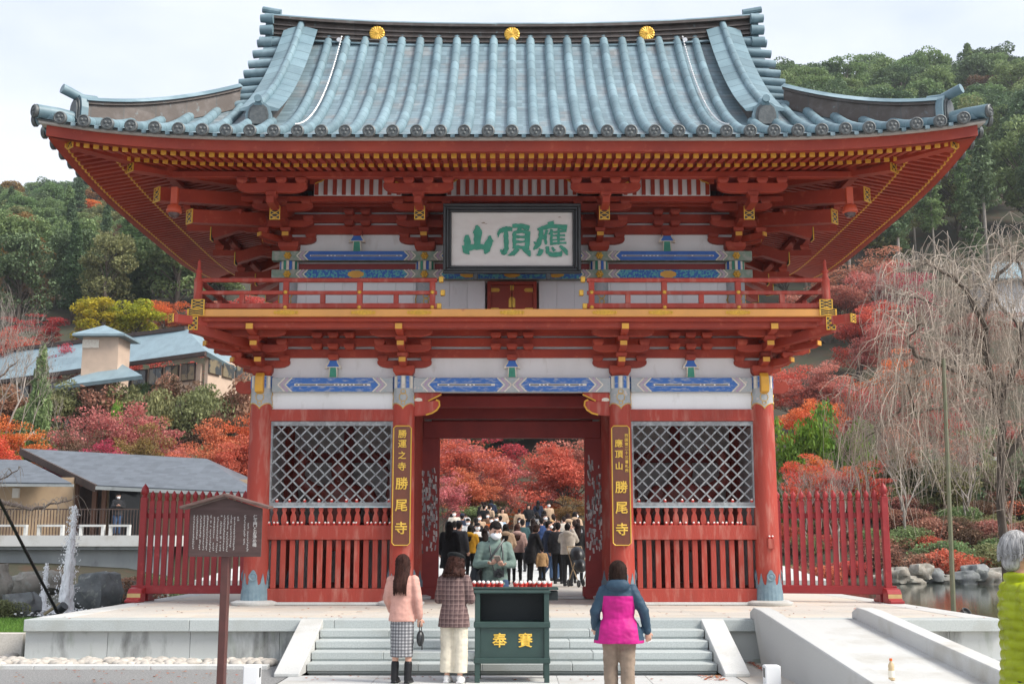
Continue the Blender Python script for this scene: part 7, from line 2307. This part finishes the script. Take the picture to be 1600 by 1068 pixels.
def check_mat(name, base, c1, c2, per, wid, rough=0.85):
    """woven check: two stripe sets in object space"""
    m = mat(name, base, rough, tuple(x*0.85 for x in base), 30, coord='obj', bump=0.1, bscale=200, spec=0.2)
    n = m.node_tree.nodes; l = m.node_tree.links; b = n['Principled BSDF']; src = b.inputs['Base Color'].links[0].from_socket
    tc = n.new('ShaderNodeTexCoord'); sp = n.new('ShaderNodeSeparateXYZ'); l.new(tc.outputs['Object'], sp.inputs['Vector'])
    for ax, c_, p_, w_ in (('X', c1, per, wid), ('Z', c1, per, wid), ('X', c2, per, wid*0.3), ('Z', c2, per, wid*0.3)):
        d = n.new('ShaderNodeMath'); d.operation = 'DIVIDE'; d.inputs[1].default_value = p_; l.new(sp.outputs[ax], d.inputs[0])
        a_ = n.new('ShaderNodeMath'); a_.operation = 'ADD'; a_.inputs[1].default_value = 0.0 if c_ is c1 else 0.55; l.new(d.outputs[0], a_.inputs[0])
        f = n.new('ShaderNodeMath'); f.operation = 'FRACT'; l.new(a_.outputs[0], f.inputs[0])
        q = n.new('ShaderNodeMath'); q.operation = 'LESS_THAN'; q.inputs[1].default_value = w_; l.new(f.outputs[0], q.inputs[0])
        h = n.new('ShaderNodeMath'); h.operation = 'MULTIPLY'; h.inputs[1].default_value = 0.55; l.new(q.outputs[0], h.inputs[0])
        x = n.new('ShaderNodeMix'); x.data_type = 'RGBA'; l.new(h.outputs[0], x.inputs['Factor']); l.new(src, x.inputs['A']); x.inputs['B'].default_value = (*c_, 1)
        src = x.outputs['Result']
    l.new(src, b.inputs['Base Color']); return m

BACK = math.pi
# 1: pink sweater, gingham skirt
ms = person_meshes(dict(eR=(-0.225,0.03,1.09), wR=(-0.235,-0.01,0.84), eL=(0.22,0.0,1.10), wL=(0.20,-0.14,0.93)), 0.010, dict(hem=0.80, flare=1.05, sleeve=0.058, size=0.95), dict(kind='skirt', hem=0.34, w=0.150), 'long', 0.15, 0.5, True, mask=True, shoe_h=0.26, wr=0.006, seed=1.0)
S1 = ms; p1 = make_person('person in a pink sweater and checked skirt with long brown hair', (-1.36, 15.05, 0.004), BACK+R(-12), 1.545, ms, dict(top=cloth((0.62,0.34,0.28), 'pink_knit'), bottom=check_mat('gingham', (0.46,0.46,0.47), (0.035,0.035,0.045), (0.10,0.10,0.11), 0.042, 0.5), shoes=cloth((0.014,0.014,0.016), 'black_leather', 0.4), hair=HAIRC['auburn']), names={'top': 'sweater', 'bottom': 'skirt', 'shoes': 'boots'})
b = MB(); w = ms['_P']['wR']
b.ell(w+Vector((-0.015,0.0,-0.26)), (0.05,0.075,0.105), None, 16, 12)
bag = thing('handbag', 'black leather handbag held by the person in pink', 'bag', (0,0,0)); bag.scale = p1.scale; bag.location = (-1.36,15.05,0.004); bag.rotation_euler = (0,0,BACK+R(-12))
addpart(bag, b, 'bag_body', M['black'])
b = MB(); b.tube([w+Vector((-0.015+0.0,0.05*math.cos(a),-0.16+0.12*math.sin(a))) for a in [math.pi*i/8 for i in range(9)]], 0.007, 6); addpart(bag, b, 'handle', M['black'])
b = MB(); b.tube([w+Vector((-0.05,0.05,-0.22)), w+Vector((-0.06,0.07,-0.40))], [0.006,0.012], 6); addpart(bag, b, 'tassel', M['black'])

# 2: plaid coat, beret
ms = person_meshes(dict(eR=(-0.225,-0.02,1.08), wR=(-0.10,-0.24,1.10), eL=(0.225,-0.02,1.08), wL=(0.10,-0.22,1.08)), 0.010, dict(hem=0.72, flare=1.14, sleeve=0.064, size=0.98), dict(r1=0.105, r2=0.098, r3=0.098, end=0.13), 'curly', 0.32, -0.25, True, hat='beret', mask=True, wr=0.006, seed=2.0, curl=0.7)
S2 = ms; p2 = make_person('person in a brown plaid coat and black beret looking down at a phone', (-0.72, 15.1, 0.004), BACK+R(-15), 1.545, ms, dict(top=check_mat('plaid_wool', (0.175,0.115,0.108), (0.075,0.045,0.047), (0.30,0.21,0.19), 0.062, 0.45), bottom=cloth((0.68,0.62,0.50), 'cream_cotton'), shoes=cloth((0.78,0.77,0.76), 'white_canvas', 0.7), hair=HAIRC['auburn'], hat=cloth((0.012,0.014,0.015), 'black_felt')), names={'top': 'coat'})
ph = thing('smartphone', 'dark smartphone held by the person in the plaid coat', 'phone', p2.location, BACK+R(-15)); ph.scale = p2.scale
b = MB(); b.cbox((-0.02,-0.30,1.13), (0.075,0.012,0.15), Euler((R(-35),0,0))); addpart(ph, b, 'phone_body', M['black'], None)

# 3: magenta jacket
ms = person_meshes(dict(eR=(-0.29,0.02,1.10), wR=(-0.33,-0.06,0.86), eL=(0.27,0.03,1.10), wL=(0.27,-0.10,0.90), kL=(0.10,-0.03,0.47), kR=(-0.095,0.02,0.47), aR=(-0.10,0.06,0.08)), 0.010, dict(hem=0.74, flare=1.38, sleeve=0.064, size=1.08, collar=True), dict(r1=0.112, r2=0.085, r3=0.078, end=0.06), 'bob', 0.12, 0.0, False, hood=True, wr=0.007, seed=3.0)
M['navyteal'] = cloth((0.045,0.105,0.165), 'slate_blue_nylon', 0.6)
m_mag = cloth((0.50,0.012,0.20), 'magenta_nylon', 0.55)
# two-colour jacket: slate yoke and sleeves, magenta body (chosen by place on the garment)
nt3 = m_mag.node_tree; n = nt3.nodes; l = nt3.links; bs = n['Principled BSDF']; src = bs.inputs['Base Color'].links[0].from_socket
tc = n.new('ShaderNodeTexCoord'); sp = n.new('ShaderNodeSeparateXYZ'); l.new(tc.outputs['Object'], sp.inputs['Vector'])
ab = n.new('ShaderNodeMath'); ab.operation = 'ABSOLUTE'; l.new(sp.outputs['X'], ab.inputs[0])
zz = n.new('ShaderNodeMath'); zz.operation = 'MULTIPLY_ADD'; zz.inputs[1].default_value = -0.13; zz.inputs[2].default_value = 0.335; l.new(sp.outputs['Z'], zz.inputs[0])
g1 = n.new('ShaderNodeMath'); g1.operation = 'GREATER_THAN'; l.new(ab.outputs[0], g1.inputs[0]); l.new(zz.outputs[0], g1.inputs[1])
g2 = n.new('ShaderNodeMath'); g2.operation = 'GREATER_THAN'; l.new(sp.outputs['Z'], g2.inputs[0]); g2.inputs[1].default_value = 1.275
g3 = n.new('ShaderNodeMath'); g3.operation = 'LESS_THAN'; l.new(sp.outputs['Z'], g3.inputs[0]); g3.inputs[1].default_value = 0.775
mxx = n.new('ShaderNodeMath'); mxx.operation = 'MAXIMUM'; l.new(g1.outputs[0], mxx.inputs[0]); l.new(g2.outputs[0], mxx.inputs[1])
inv = n.new('ShaderNodeMath'); inv.operation = 'SUBTRACT'; l.new(mxx.outputs[0], inv.inputs[0]); l.new(g3.outputs[0], inv.inputs[1]); inv.use_clamp = True
x = n.new('ShaderNodeMix'); x.data_type = 'RGBA'; l.new(inv.outputs[0], x.inputs['Factor']); l.new(src, x.inputs['A']); x.inputs['B'].default_value = (0.028,0.058,0.092,1)
l.new(x.outputs['Result'], bs.inputs['Base Color'])
S3 = ms; p3 = make_person('person in a magenta and slate blue rain jacket walking towards the steps', (1.12, 12.75, 0.004), BACK+R(-6), 1.50, ms, dict(top=m_mag, bottom=cloth((0.27,0.205,0.155), 'khaki_cotton'), shoes=cloth((0.05,0.045,0.04), 'dark_shoes'), hair=HAIRC['brown']))
b = MB(); b.cbox((-0.345,-0.12,0.78), (0.05,0.004,0.075), Euler((0.3,0.4,0.2))); pp = thing('paper_leaflet', 'white leaflet in the hand of the person in magenta', 'paper', p3.location, BACK+R(-6)); pp.scale = p3.scale; addpart(pp, b, 'sheet', M['maskw'], None)

# 4: green jacket, camera, phone, on the steps
ms = person_meshes(dict(eR=(-0.235,-0.02,1.10), wR=(-0.10,-0.245,1.115), eL=(0.235,-0.02,1.10), wL=(0.085,-0.26,1.10)), 0.010, dict(hem=0.83, flare=1.0, sleeve=0.058, size=0.96, collar=True), dict(r1=0.105, r2=0.075, r3=0.066), 'short', 0.42, 0.12, True, mask=True, wr=0.007, seed=4.0, curl=0.8)
p4 = make_person('person in a sage green fleece and white mask looking at a phone', (-0.24, 16.55, 0.247), R(8), 1.76, ms, dict(top=cloth((0.155,0.215,0.19), 'sage_fleece'), bottom=cloth((0.035,0.06,0.12), 'blue_denim'), shoes=cloth((0.04,0.12,0.30), 'blue_shoes'), hair=HAIRC['black']))
cm = thing('camera', 'black camera hanging at the waist of the person in sage green', 'camera', p4.location, R(8)); cm.scale = p4.scale
b = MB(); b.cbox((0.03,-0.185,0.985), (0.13,0.06,0.085)); b.cbox((0.03,-0.185,1.035), (0.05,0.05,0.03)); addpart(cm, b, 'camera_body', M['black'], None)
b = MB(); b.lathe([(0.036,0),(0.038,0.03),(0.034,0.075),(0.0,0.070)], (0.03,-0.21,0.98), 16, Matrix.Rotation(R(100), 3, 'X')); addpart(cm, b, 'lens', M['black'])
b = MB(); b.tube([(-0.08,-0.05,1.40),(-0.07,-0.14,1.25),(-0.03,-0.165,1.02)], 0.009, 6); b.tube([(0.08,-0.05,1.40),(0.09,-0.14,1.25),(0.09,-0.165,1.02)], 0.009, 6); addpart(cm, b, 'strap', M['black'])
ph = thing('smartphone', 'smartphone in a pale case in the hands of the person in sage green', 'phone', p4.location, R(8)); ph.scale = p4.scale
b = MB(); b.cbox((0.0,-0.345,1.165), (0.078,0.012,0.15), Euler((R(50),0,R(-25)))); addpart(ph, b, 'phone_body', mat('phone_case', (0.30,0.24,0.20), 0.4), None)
sb = thing('shoulder_bag', 'dark grey shoulder bag at the side of the person in sage green', 'bag', p4.location, R(8)); sb.scale = p4.scale
b = MB(); b.ell((-0.25,0.03,0.92), (0.07,0.12,0.16), None, 14, 10); addpart(sb, b, 'bag_body', cloth((0.02,0.022,0.026), 'dark_nylon'))
b = MB(); b.tube([(0.12,-0.02,1.42),(0.02,-0.15,1.30),(-0.12,-0.155,1.12),(-0.235,-0.06,0.98)], 0.014, 6); addpart(sb, b, 'strap', M['black'])

# 5: lime puffer at the right edge
ms = person_meshes(dict(eR=(-0.225,-0.02,1.10), wR=(-0.19,-0.20,0.95), eL=(0.225,-0.02,1.10), wL=(0.19,-0.20,0.95)), 0.009, dict(hem=0.80, flare=1.06, sleeve=0.070, size=1.04, collar=True, it=3), dict(r1=0.11, r2=0.08, r3=0.07), 'short', 0.05, 0.1, True, wr=0.004, seed=5.0)
me = ms['top']
for v in me.vertices:                          # quilted channels
    zq = v.co.z+0.012*mnoise.noise(Vector((v.co.x*6, v.co.y*6, v.co.z*3)))
    q = abs(math.sin(zq*math.pi/0.052)); k = (q**0.4-0.78)*0.017
    r_ = Vector((v.co.x, v.co.y, 0)); k += 0.004*mnoise.noise(v.co*18)+0.003*mnoise.noise(v.co*45)
    v.co += v.normal*k
S5 = ms; p5 = make_person('person with white hair in a lime green quilted jacket at the right edge', (2.955, 7.0, -0.002), R(84), 1.755, ms, dict(top=cloth((0.36,0.42,0.015), 'lime_nylon', 0.4), bottom=cloth((0.03,0.03,0.035), 'dark_trousers'), shoes=cloth((0.03,0.03,0.03), 'dark_shoes'), hair=HAIRC['grey']))

# loose strands over the hair of the near figures
def strands(t, ms_, m_, n, zend, spread=1.0, wave=0.0, seed=0, back=0.0):
    r = random.Random(seed); b = MB(); hd, ln = ms_['_hd'], ms_['_ln']
    for k in range(n):
        a = r.uniform(-0.55, 3.69); ze = zend+r.uniform(-0.03, 0.05); pts = []
        ph = r.uniform(0, 6.28); k1 = 1+r.uniform(0.0, 0.035)
        for i in range(11):
            t_ = i/10
            if t_ < 0.5:
                q = t_/0.5*1.75
                p_ = Vector((0.094*spread*k1*math.sin(q)*math.cos(a), 0.022+0.102*spread*k1*math.sin(q)*math.sin(a), 1.572+0.106*k1*math.cos(q)))
                p_ = hd(p_)
            else:
                f = (t_-0.5)/0.5
                bx, by = 0.094*spread*k1*math.cos(a), 0.022+0.102*spread*k1*math.sin(a)
                p_ = hd((bx*(1+0.06*f), by+back*f*0.6, 1.55-(1.55-max(ze, 1.40))*min(1, f*1.6)))
                if ze < 1.40 and f > 0.3:
                    g = (f-0.3)/0.7
                    p_ = p_.lerp(ln((bx*0.9, 0.135+0.03*math.sin(a)*0.8, 1.42-(1.42-ze)*g)), min(1, g*2.2)); p_.z = 1.42-(1.42-ze)*g
            p_ = p_+Vector((wave*math.sin(ph+i*1.9), wave*math.cos(ph+i*1.7), 0))*min(1, i/4)
            pts.append(p_)
        b.tube(pts, [0.0030]*10+[0.0012], 4, False)
    o = addpart(t, b, 'hair_strands', m_); tag(o, kind='stuff')
strands(p1, S1, HAIRC['auburn'], 300, 1.16, 0.97, 0.008, 1)
strands(p2, S2, HAIRC['auburn'], 200, 1.40, 1.12, 0.014, 2)
strands(p3, S3, HAIRC['brown'], 240, 1.44, 1.04, 0.005, 3)
strands(p5, S5, HAIRC['grey'], 200, 1.535, 0.93, 0.004, 5)
# crowd prototypes
CP = [
 person_meshes(None, 0.018, dict(hem=0.80, sleeve=0.068, size=1.08), None, 'short', 0, 0, True, mask=True, wr=0.006),
 person_meshes(dict(eR=(-0.23,-0.12,1.20), wR=(-0.09,-0.25,1.48), eL=(0.23,-0.12,1.20), wL=(0.09,-0.25,1.48)), 0.018, dict(hem=0.84, sleeve=0.070, size=1.12), None, 'short', -0.1, 0, False, hood=True, wr=0.006, seed=2),
 person_meshes(dict(eR=(-0.23,-0.05,1.08), wR=(-0.06,-0.26,1.14), eL=(0.23,-0.05,1.08), wL=(0.06,-0.26,1.14)), 0.018, dict(hem=0.78, sleeve=0.066, size=1.06), None, 'short', 0.35, 0, True, mask=True, wr=0.006, seed=3),
 person_meshes(dict(kL=(0.09,-0.16,0.48), aL=(0.09,-0.24,0.09), kR=(-0.09,0.02,0.47), aR=(-0.09,0.26,0.13), eL=(0.24,0.10,1.10), wL=(0.25,0.10,0.86), eR=(-0.24,-0.06,1.10), wR=(-0.24,-0.22,0.92)), 0.018, dict(hem=0.82, sleeve=0.070, size=1.10), None, 'short', 0.1, 0, True, mask=True, wr=0.006, seed=4),
 person_meshes(None, 0.018, dict(hem=0.50, flare=1.05, sleeve=0.068, size=1.06), dict(r1=0.09, r2=0.06, r3=0.045), 'long', 0, 0, True, mask=True, wr=0.006, seed=5),
 person_meshes(dict(eR=(-0.24,-0.04,1.10), wR=(-0.15,-0.20,1.0), eL=(0.24,-0.04,1.10), wL=(0.15,-0.20,1.0)), 0.018, dict(hem=0.86, sleeve=0.078, size=1.18), dict(r1=0.09, r2=0.058, r3=0.045), 'long', 0.1, 0, False, hood=True, wr=0.007, seed=6),
 person_meshes(dict(eR=(-0.20,-0.18,1.05), wR=(-0.15,-0.34,0.80), eL=(0.20,-0.10,1.05), wL=(0.18,-0.24,0.82)), 0.018, dict(hem=0.56, flare=1.08, sleeve=0.066, size=1.06), dict(r1=0.085, r2=0.055, r3=0.042), 'bob', 0.4, 0, False, lean=0.28, wr=0.006, seed=7),
]
HAT = person_meshes(None, 0.018, None, None, 'short', 0, 0, False, hat='beanie')['hat']
CAP = person_meshes(None, 0.018, None, None, 'short', 0, 0, False, hat='cap')['hat']
def court_z(D): return HP-0.003 + max(0, min(1, (D-36)/16))*0.8
W = dict(black=(0.014,0.014,0.016), charcoal=(0.035,0.036,0.04), navy=(0.022,0.03,0.055), beige=(0.46,0.32,0.215), pinkb=(0.42,0.27,0.24), white=(0.68,0.67,0.66), cream=(0.60,0.54,0.46), yellow=(0.50,0.26,0.02), teal=(0.03,0.07,0.075), orange=(0.60,0.14,0.03), ltblue=(0.34,0.46,0.58), grey=(0.22,0.22,0.23), denim=(0.055,0.10,0.19), brown=(0.13,0.065,0.035), blue=(0.03,0.06,0.16), red=(0.40,0.03,0.03), tan=(0.44,0.27,0.13))
def crowd(px_, D, face_deg, proto_i, top_c, bot_c, hair_c, H, label, hat=None, z=None):
    X = (px_-800)/F_PX*D*1.0
    X = (px_-800)/F_PX*(D*math.cos(TH)+0.2*math.sin(TH))
    msh = dict(CP[proto_i]); mm = dict(top=cloth(W[top_c], 'cloth_'+top_c), bottom=cloth(W[bot_c], 'cloth_'+bot_c), shoes=cloth(W['charcoal'], 'cloth_charcoal'), hair=HAIRC[hair_c])
    if hat: msh['hat'] = HAT if hat[0] == 'b' else CAP; mm['hat'] = cloth(W[hat[1]], 'cloth_'+hat[1])
    return make_person(label, (X, D, court_z(D) if z is None else z), R(face_deg), H, msh, mm, 'crowd beyond the gateway')
crowd(702, 29.5, 170, 4, 'black', 'black', 'black', 1.62, 'person in a long black coat at the left door jamb')
crowd(718, 32.5, 150, 0, 'charcoal', 'black', 'black', 1.68, 'person in a charcoal jacket beside the long black coat')
crowd(735, 33.0, 160, 5, 'yellow', 'black', 'black', 1.58, 'person in a mustard yellow jacket with long black hair')
crowd(746, 35.0, 15, 0, 'white', 'black', 'black', 1.68, 'masked person in white with a black cap', ('c','black'))
crowd(757, 33.0, 190, 4, 'black', 'black', 'darkbrown', 1.50, 'small person in a black coat behind the sage green fleece')
crowd(731, 42.0, 5, 2, 'white', 'grey', 'black', 1.66, 'masked person in a white hooded jacket and white beanie', ('b','white'))
crowd(722, 46.0, 180, 0, 'navy', 'black', 'black', 1.72, 'person in a dark cap at the far left of the crowd', ('c','navy'))
crowd(744, 41.0, 170, 0, 'black', 'black', 'black', 1.70, 'person in black right of the white beanie')
crowd(768, 44.0, 0, 0, 'orange', 'denim', 'darkbrown', 1.64, 'masked person in an orange top facing the gate')
crowd(776, 45.0, -10, 2, 'white', 'grey', 'black', 1.70, 'masked person in a white top beside the orange one')
crowd(782, 46.5, 170, 0, 'ltblue', 'black', 'black', 1.62, 'person in a light blue jacket deep in the crowd')
crowd(760, 38.0, 175, 5, 'grey', 'black', 'brown', 1.55, 'person in a grey hooded jacket behind the fleece')
crowd(790, 32.3, 178, 5, 'beige', 'black', 'black', 1.60, 'person in a beige hooded jacket seen from behind')
crowd(808, 33.4, 185, 5, 'pinkb', 'black', 'auburn', 1.62, 'person with long auburn hair in a dusty pink jacket')
crowd(828, 33.0, 115, 6, 'black', 'black', 'brown', 1.62, 'person in a black coat bending down to a child')
crowd(847, 32.6, 185, 0, 'tan', 'black', 'black', 0.98, 'small child in a tan coat')
crowd(816, 39.5, 190, 0, 'teal', 'charcoal', 'black', 1.70, 'person in a dark teal jacket in mid crowd')
crowd(833, 43.0, 175, 4, 'charcoal', 'black', 'darkbrown', 1.62, 'person in a charcoal coat behind the bending one')
crowd(846, 40.0, 185, 0, 'blue', 'black', 'black', 1.74, 'person with a blue backpack in the crowd')
crowd(857, 34.0, 100, 3, 'navy', 'denim', 'black', 1.72, 'person in a navy jacket and jeans striding right')
crowd(866, 35.5, 165, 0, 'black', 'denim', 'darkbrown', 1.66, 'person in a black jacket beside the striding one')
crowd(862, 41.5, 120, 1, 'orange', 'charcoal', 'brown', 1.62, 'person in an orange jacket and tan cap raising a phone', ('c','tan'))
crowd(872, 33.0, 170, 0, 'charcoal', 'black', 'black', 1.66, 'person in charcoal left of the stroller')
crowd(887, 31.2, 168, 1, 'cream', 'charcoal', 'black', 1.60, 'person in a cream fur-hooded jacket taking a picture')
crowd(903, 33.5, 175, 4, 'black', 'black', 'darkbrown', 1.64, 'person in a black coat at the right door jamb')
crowd(898, 38.5, 180, 0, 'grey', 'black', 'brown', 1.70, 'person in a grey jacket at the right of the crowd')
crowd(710, 37.0, 185, 0, 'black', 'black', 'black', 1.72, 'person in a black jacket at the left of the crowd')
cr_ = random.Random(17)
for k in range(28):
    D = cr_.uniform(44, 51.5) if k < 18 else cr_.uniform(52, 58.5); x = cr_.uniform(695, 905) if D < 52 else cr_.uniform(742, 862)
    z = court_z(D) if D < 52.2 else 1.40+0.05*(int((D-52.3)/0.42)+1)
    c_ = cr_.choice(('black','cream','navy','beige','grey','brown','cream','beige','black')) if k < 18 else cr_.choice(('black','grey','charcoal','navy','beige','teal'))
    crowd(x, D, cr_.choice((0, 180, 170, 190, 20, 150)), cr_.choice((0,2,4,5,0)), c_, cr_.choice(('black','charcoal','denim')), cr_.choice(('black','darkbrown','brown')), cr_.uniform(1.55,1.75), 'distant person in %s clothes at the back of the crowd' % {'black':'black','charcoal':'charcoal','navy':'navy','grey':'grey','brown':'brown','teal':'dark teal','beige':'beige','cream':'cream'}[c_], None, z)
# people elsewhere
def lone(px_, yf, D, deg, pi_, top_c, bot_c, hair_c, H, label, z):
    X = (px_-800)/F_PX*D
    mm = dict(top=cloth(W[top_c], 'cloth_'+top_c), bottom=cloth(W[bot_c], 'cloth_'+bot_c), shoes=cloth(W['charcoal'], 'cloth_charcoal'), hair=HAIRC[hair_c])
    make_person(label, (X, D, z), R(deg), H, CP[pi_], mm)
lone(190, 836, 48.6, 20, 2, 'charcoal', 'denim', 'black', 1.72, 'masked person in a dark jacket on the terrace left', 2.0)
for (px_, D, deg, pi_, tc_, lab) in ((1335, 62, 90, 0, 'black', 'person in black walking on the far bank'), (1357, 62, 10, 2, 'white', 'person in white taking a picture on the far bank'), (1527, 60, 200, 0, 'charcoal', 'person in charcoal on the right bank path'), (1553, 60, -20, 5, 'white', 'person in a white jacket on the right bank path')):
    X = (px_-800)/F_PX*D; lone(px_, 0, D, deg, pi_, tc_, 'charcoal', 'black', 1.66, lab, terr(X, D)+0.5)
# stroller
Ds = 30.4; X = (895-800)/F_PX*Ds
st = thing('baby_stroller', 'black baby stroller with beige trim beside the cream jacket', 'stroller', (X, Ds, HP), R(20))
b = MB(); b.tube([(0.0,-0.3,0.12),(0,0.1,0.5),(0,0.45,1.0)], 0.015, 6); b.tube([(0.4,-0.3,0.12),(0.4,0.1,0.5),(0.4,0.45,1.0)], 0.015, 6); b.tube([(0,0.45,1.0),(0.4,0.45,1.0)], 0.018, 6); b.tube([(0,0.35,0.12),(0,-0.05,0.6)], 0.013, 6); b.tube([(0.4,0.35,0.12),(0.4,-0.05,0.6)], 0.013, 6)
addpart(st, b, 'frame', mat('tan_tube', (0.45,0.33,0.2), 0.4, metal=0.3))
b = MB(); b.ell((0.2,0.1,0.55), (0.17,0.26,0.16), Euler((0.6,0,0)).to_matrix(), 14, 10); addpart(st, b, 'seat', M['black'])
b = MB(); b.ell((0.2,0.22,0.80), (0.19,0.24,0.16), Euler((0.9,0,0)).to_matrix(), 14, 10); addpart(st, b, 'canopy', M['black'])
for (x, y) in ((0,-0.3),(0.4,-0.3),(0,0.35),(0.4,0.35)):
    b = MB(); b.lathe([(0.05,-0.02),(0.085,-0.02),(0.095,0.0),(0.085,0.02),(0.05,0.02)], (x,y,0.096), 16, Matrix.Rotation(R(90), 3, 'Y')); addpart(st, b, 'wheel', M['black'])

# guardian statues behind the lattice
gs = MB()
loft(gs, [(0.0,0.5,0.4,0,0),(0.25,0.5,0.4,0,0),(0.3,0.35,0.3,0,0)])
for s in (-1, 1):
    capsule(gs, (s*0.22,0,1.05), (s*0.3,-0.05,0.65), 0.17, 0.13); capsule(gs, (s*0.3,-0.05,0.65), (s*0.3,0.02,0.3), 0.12, 0.10)
loft(gs, [(0.8,0.42,0.3,0,0),(1.05,0.3,0.24,0,0),(1.4,0.34,0.25,0,0),(1.75,0.42,0.25,0,0),(1.88,0.25,0.2,0,0)])
gs.ell((0,-0.03,2.10), (0.17,0.19,0.22)); gs.ell((0,0.02,2.30), (0.09,0.09,0.09))
capsule(gs, (0.42,0,1.74), (0.68,-0.1,1.95), 0.13, 0.10); capsule(gs, (0.68,-0.1,1.95), (0.60,-0.25,2.35), 0.10, 0.08)
capsule(gs, (-0.42,0,1.74), (-0.66,-0.05,1.35), 0.13, 0.10); capsule(gs, (-0.66,-0.05,1.35), (-0.5,-0.25,1.05), 0.10, 0.09)
for s in (-1, 1): gs.tube([(s*0.45,0.15,1.0),(s*0.75,0.2,1.4),(s*0.8,0.22,2.0),(s*0.4,0.25,2.55)], [0.05,0.07,0.06,0.03], 8)
gme = blob(gs, 0.03, 2)
gme.materials.append(mat('dark_red_lacquer_statue', (0.20,0.032,0.024), 0.5, (0.12,0.03,0.02), 6))
for sx, sd in ((-1, 'left'), (1, 'right')):
    o = bpy.data.objects.new('guardian_statue', gme); col.objects.link(o); o.location = (sx*3.3, 22.95, HP); o.scale = (sx*1.18, 1.0, 1.18)
    tag(o, 'dark red guardian statue behind the %s lattice window' % sd, 'statue', 'guardian statues')
bpy.data.scenes.remove(TMP)
# ------------------------------------------------------------------ autumn haze
hz = MB().box(-430, 430, -20, 710, -3, 150).build('haze', [])
hm = bpy.data.materials.new('thin_haze'); hm.use_nodes = True
hn = hm.node_tree.nodes; hn.clear()
ho = hn.new('ShaderNodeOutputMaterial'); hv = hn.new('ShaderNodeVolumePrincipled')
hv.inputs['Color'].default_value = (0.86,0.92,1.0,1); hv.inputs['Density'].default_value = 0.0003; hv.inputs['Anisotropy'].default_value = 0.3
hm.node_tree.links.new(hv.outputs['Volume'], ho.inputs['Volume'])
hz.data.materials.append(hm)
tag(hz, kind='stuff')
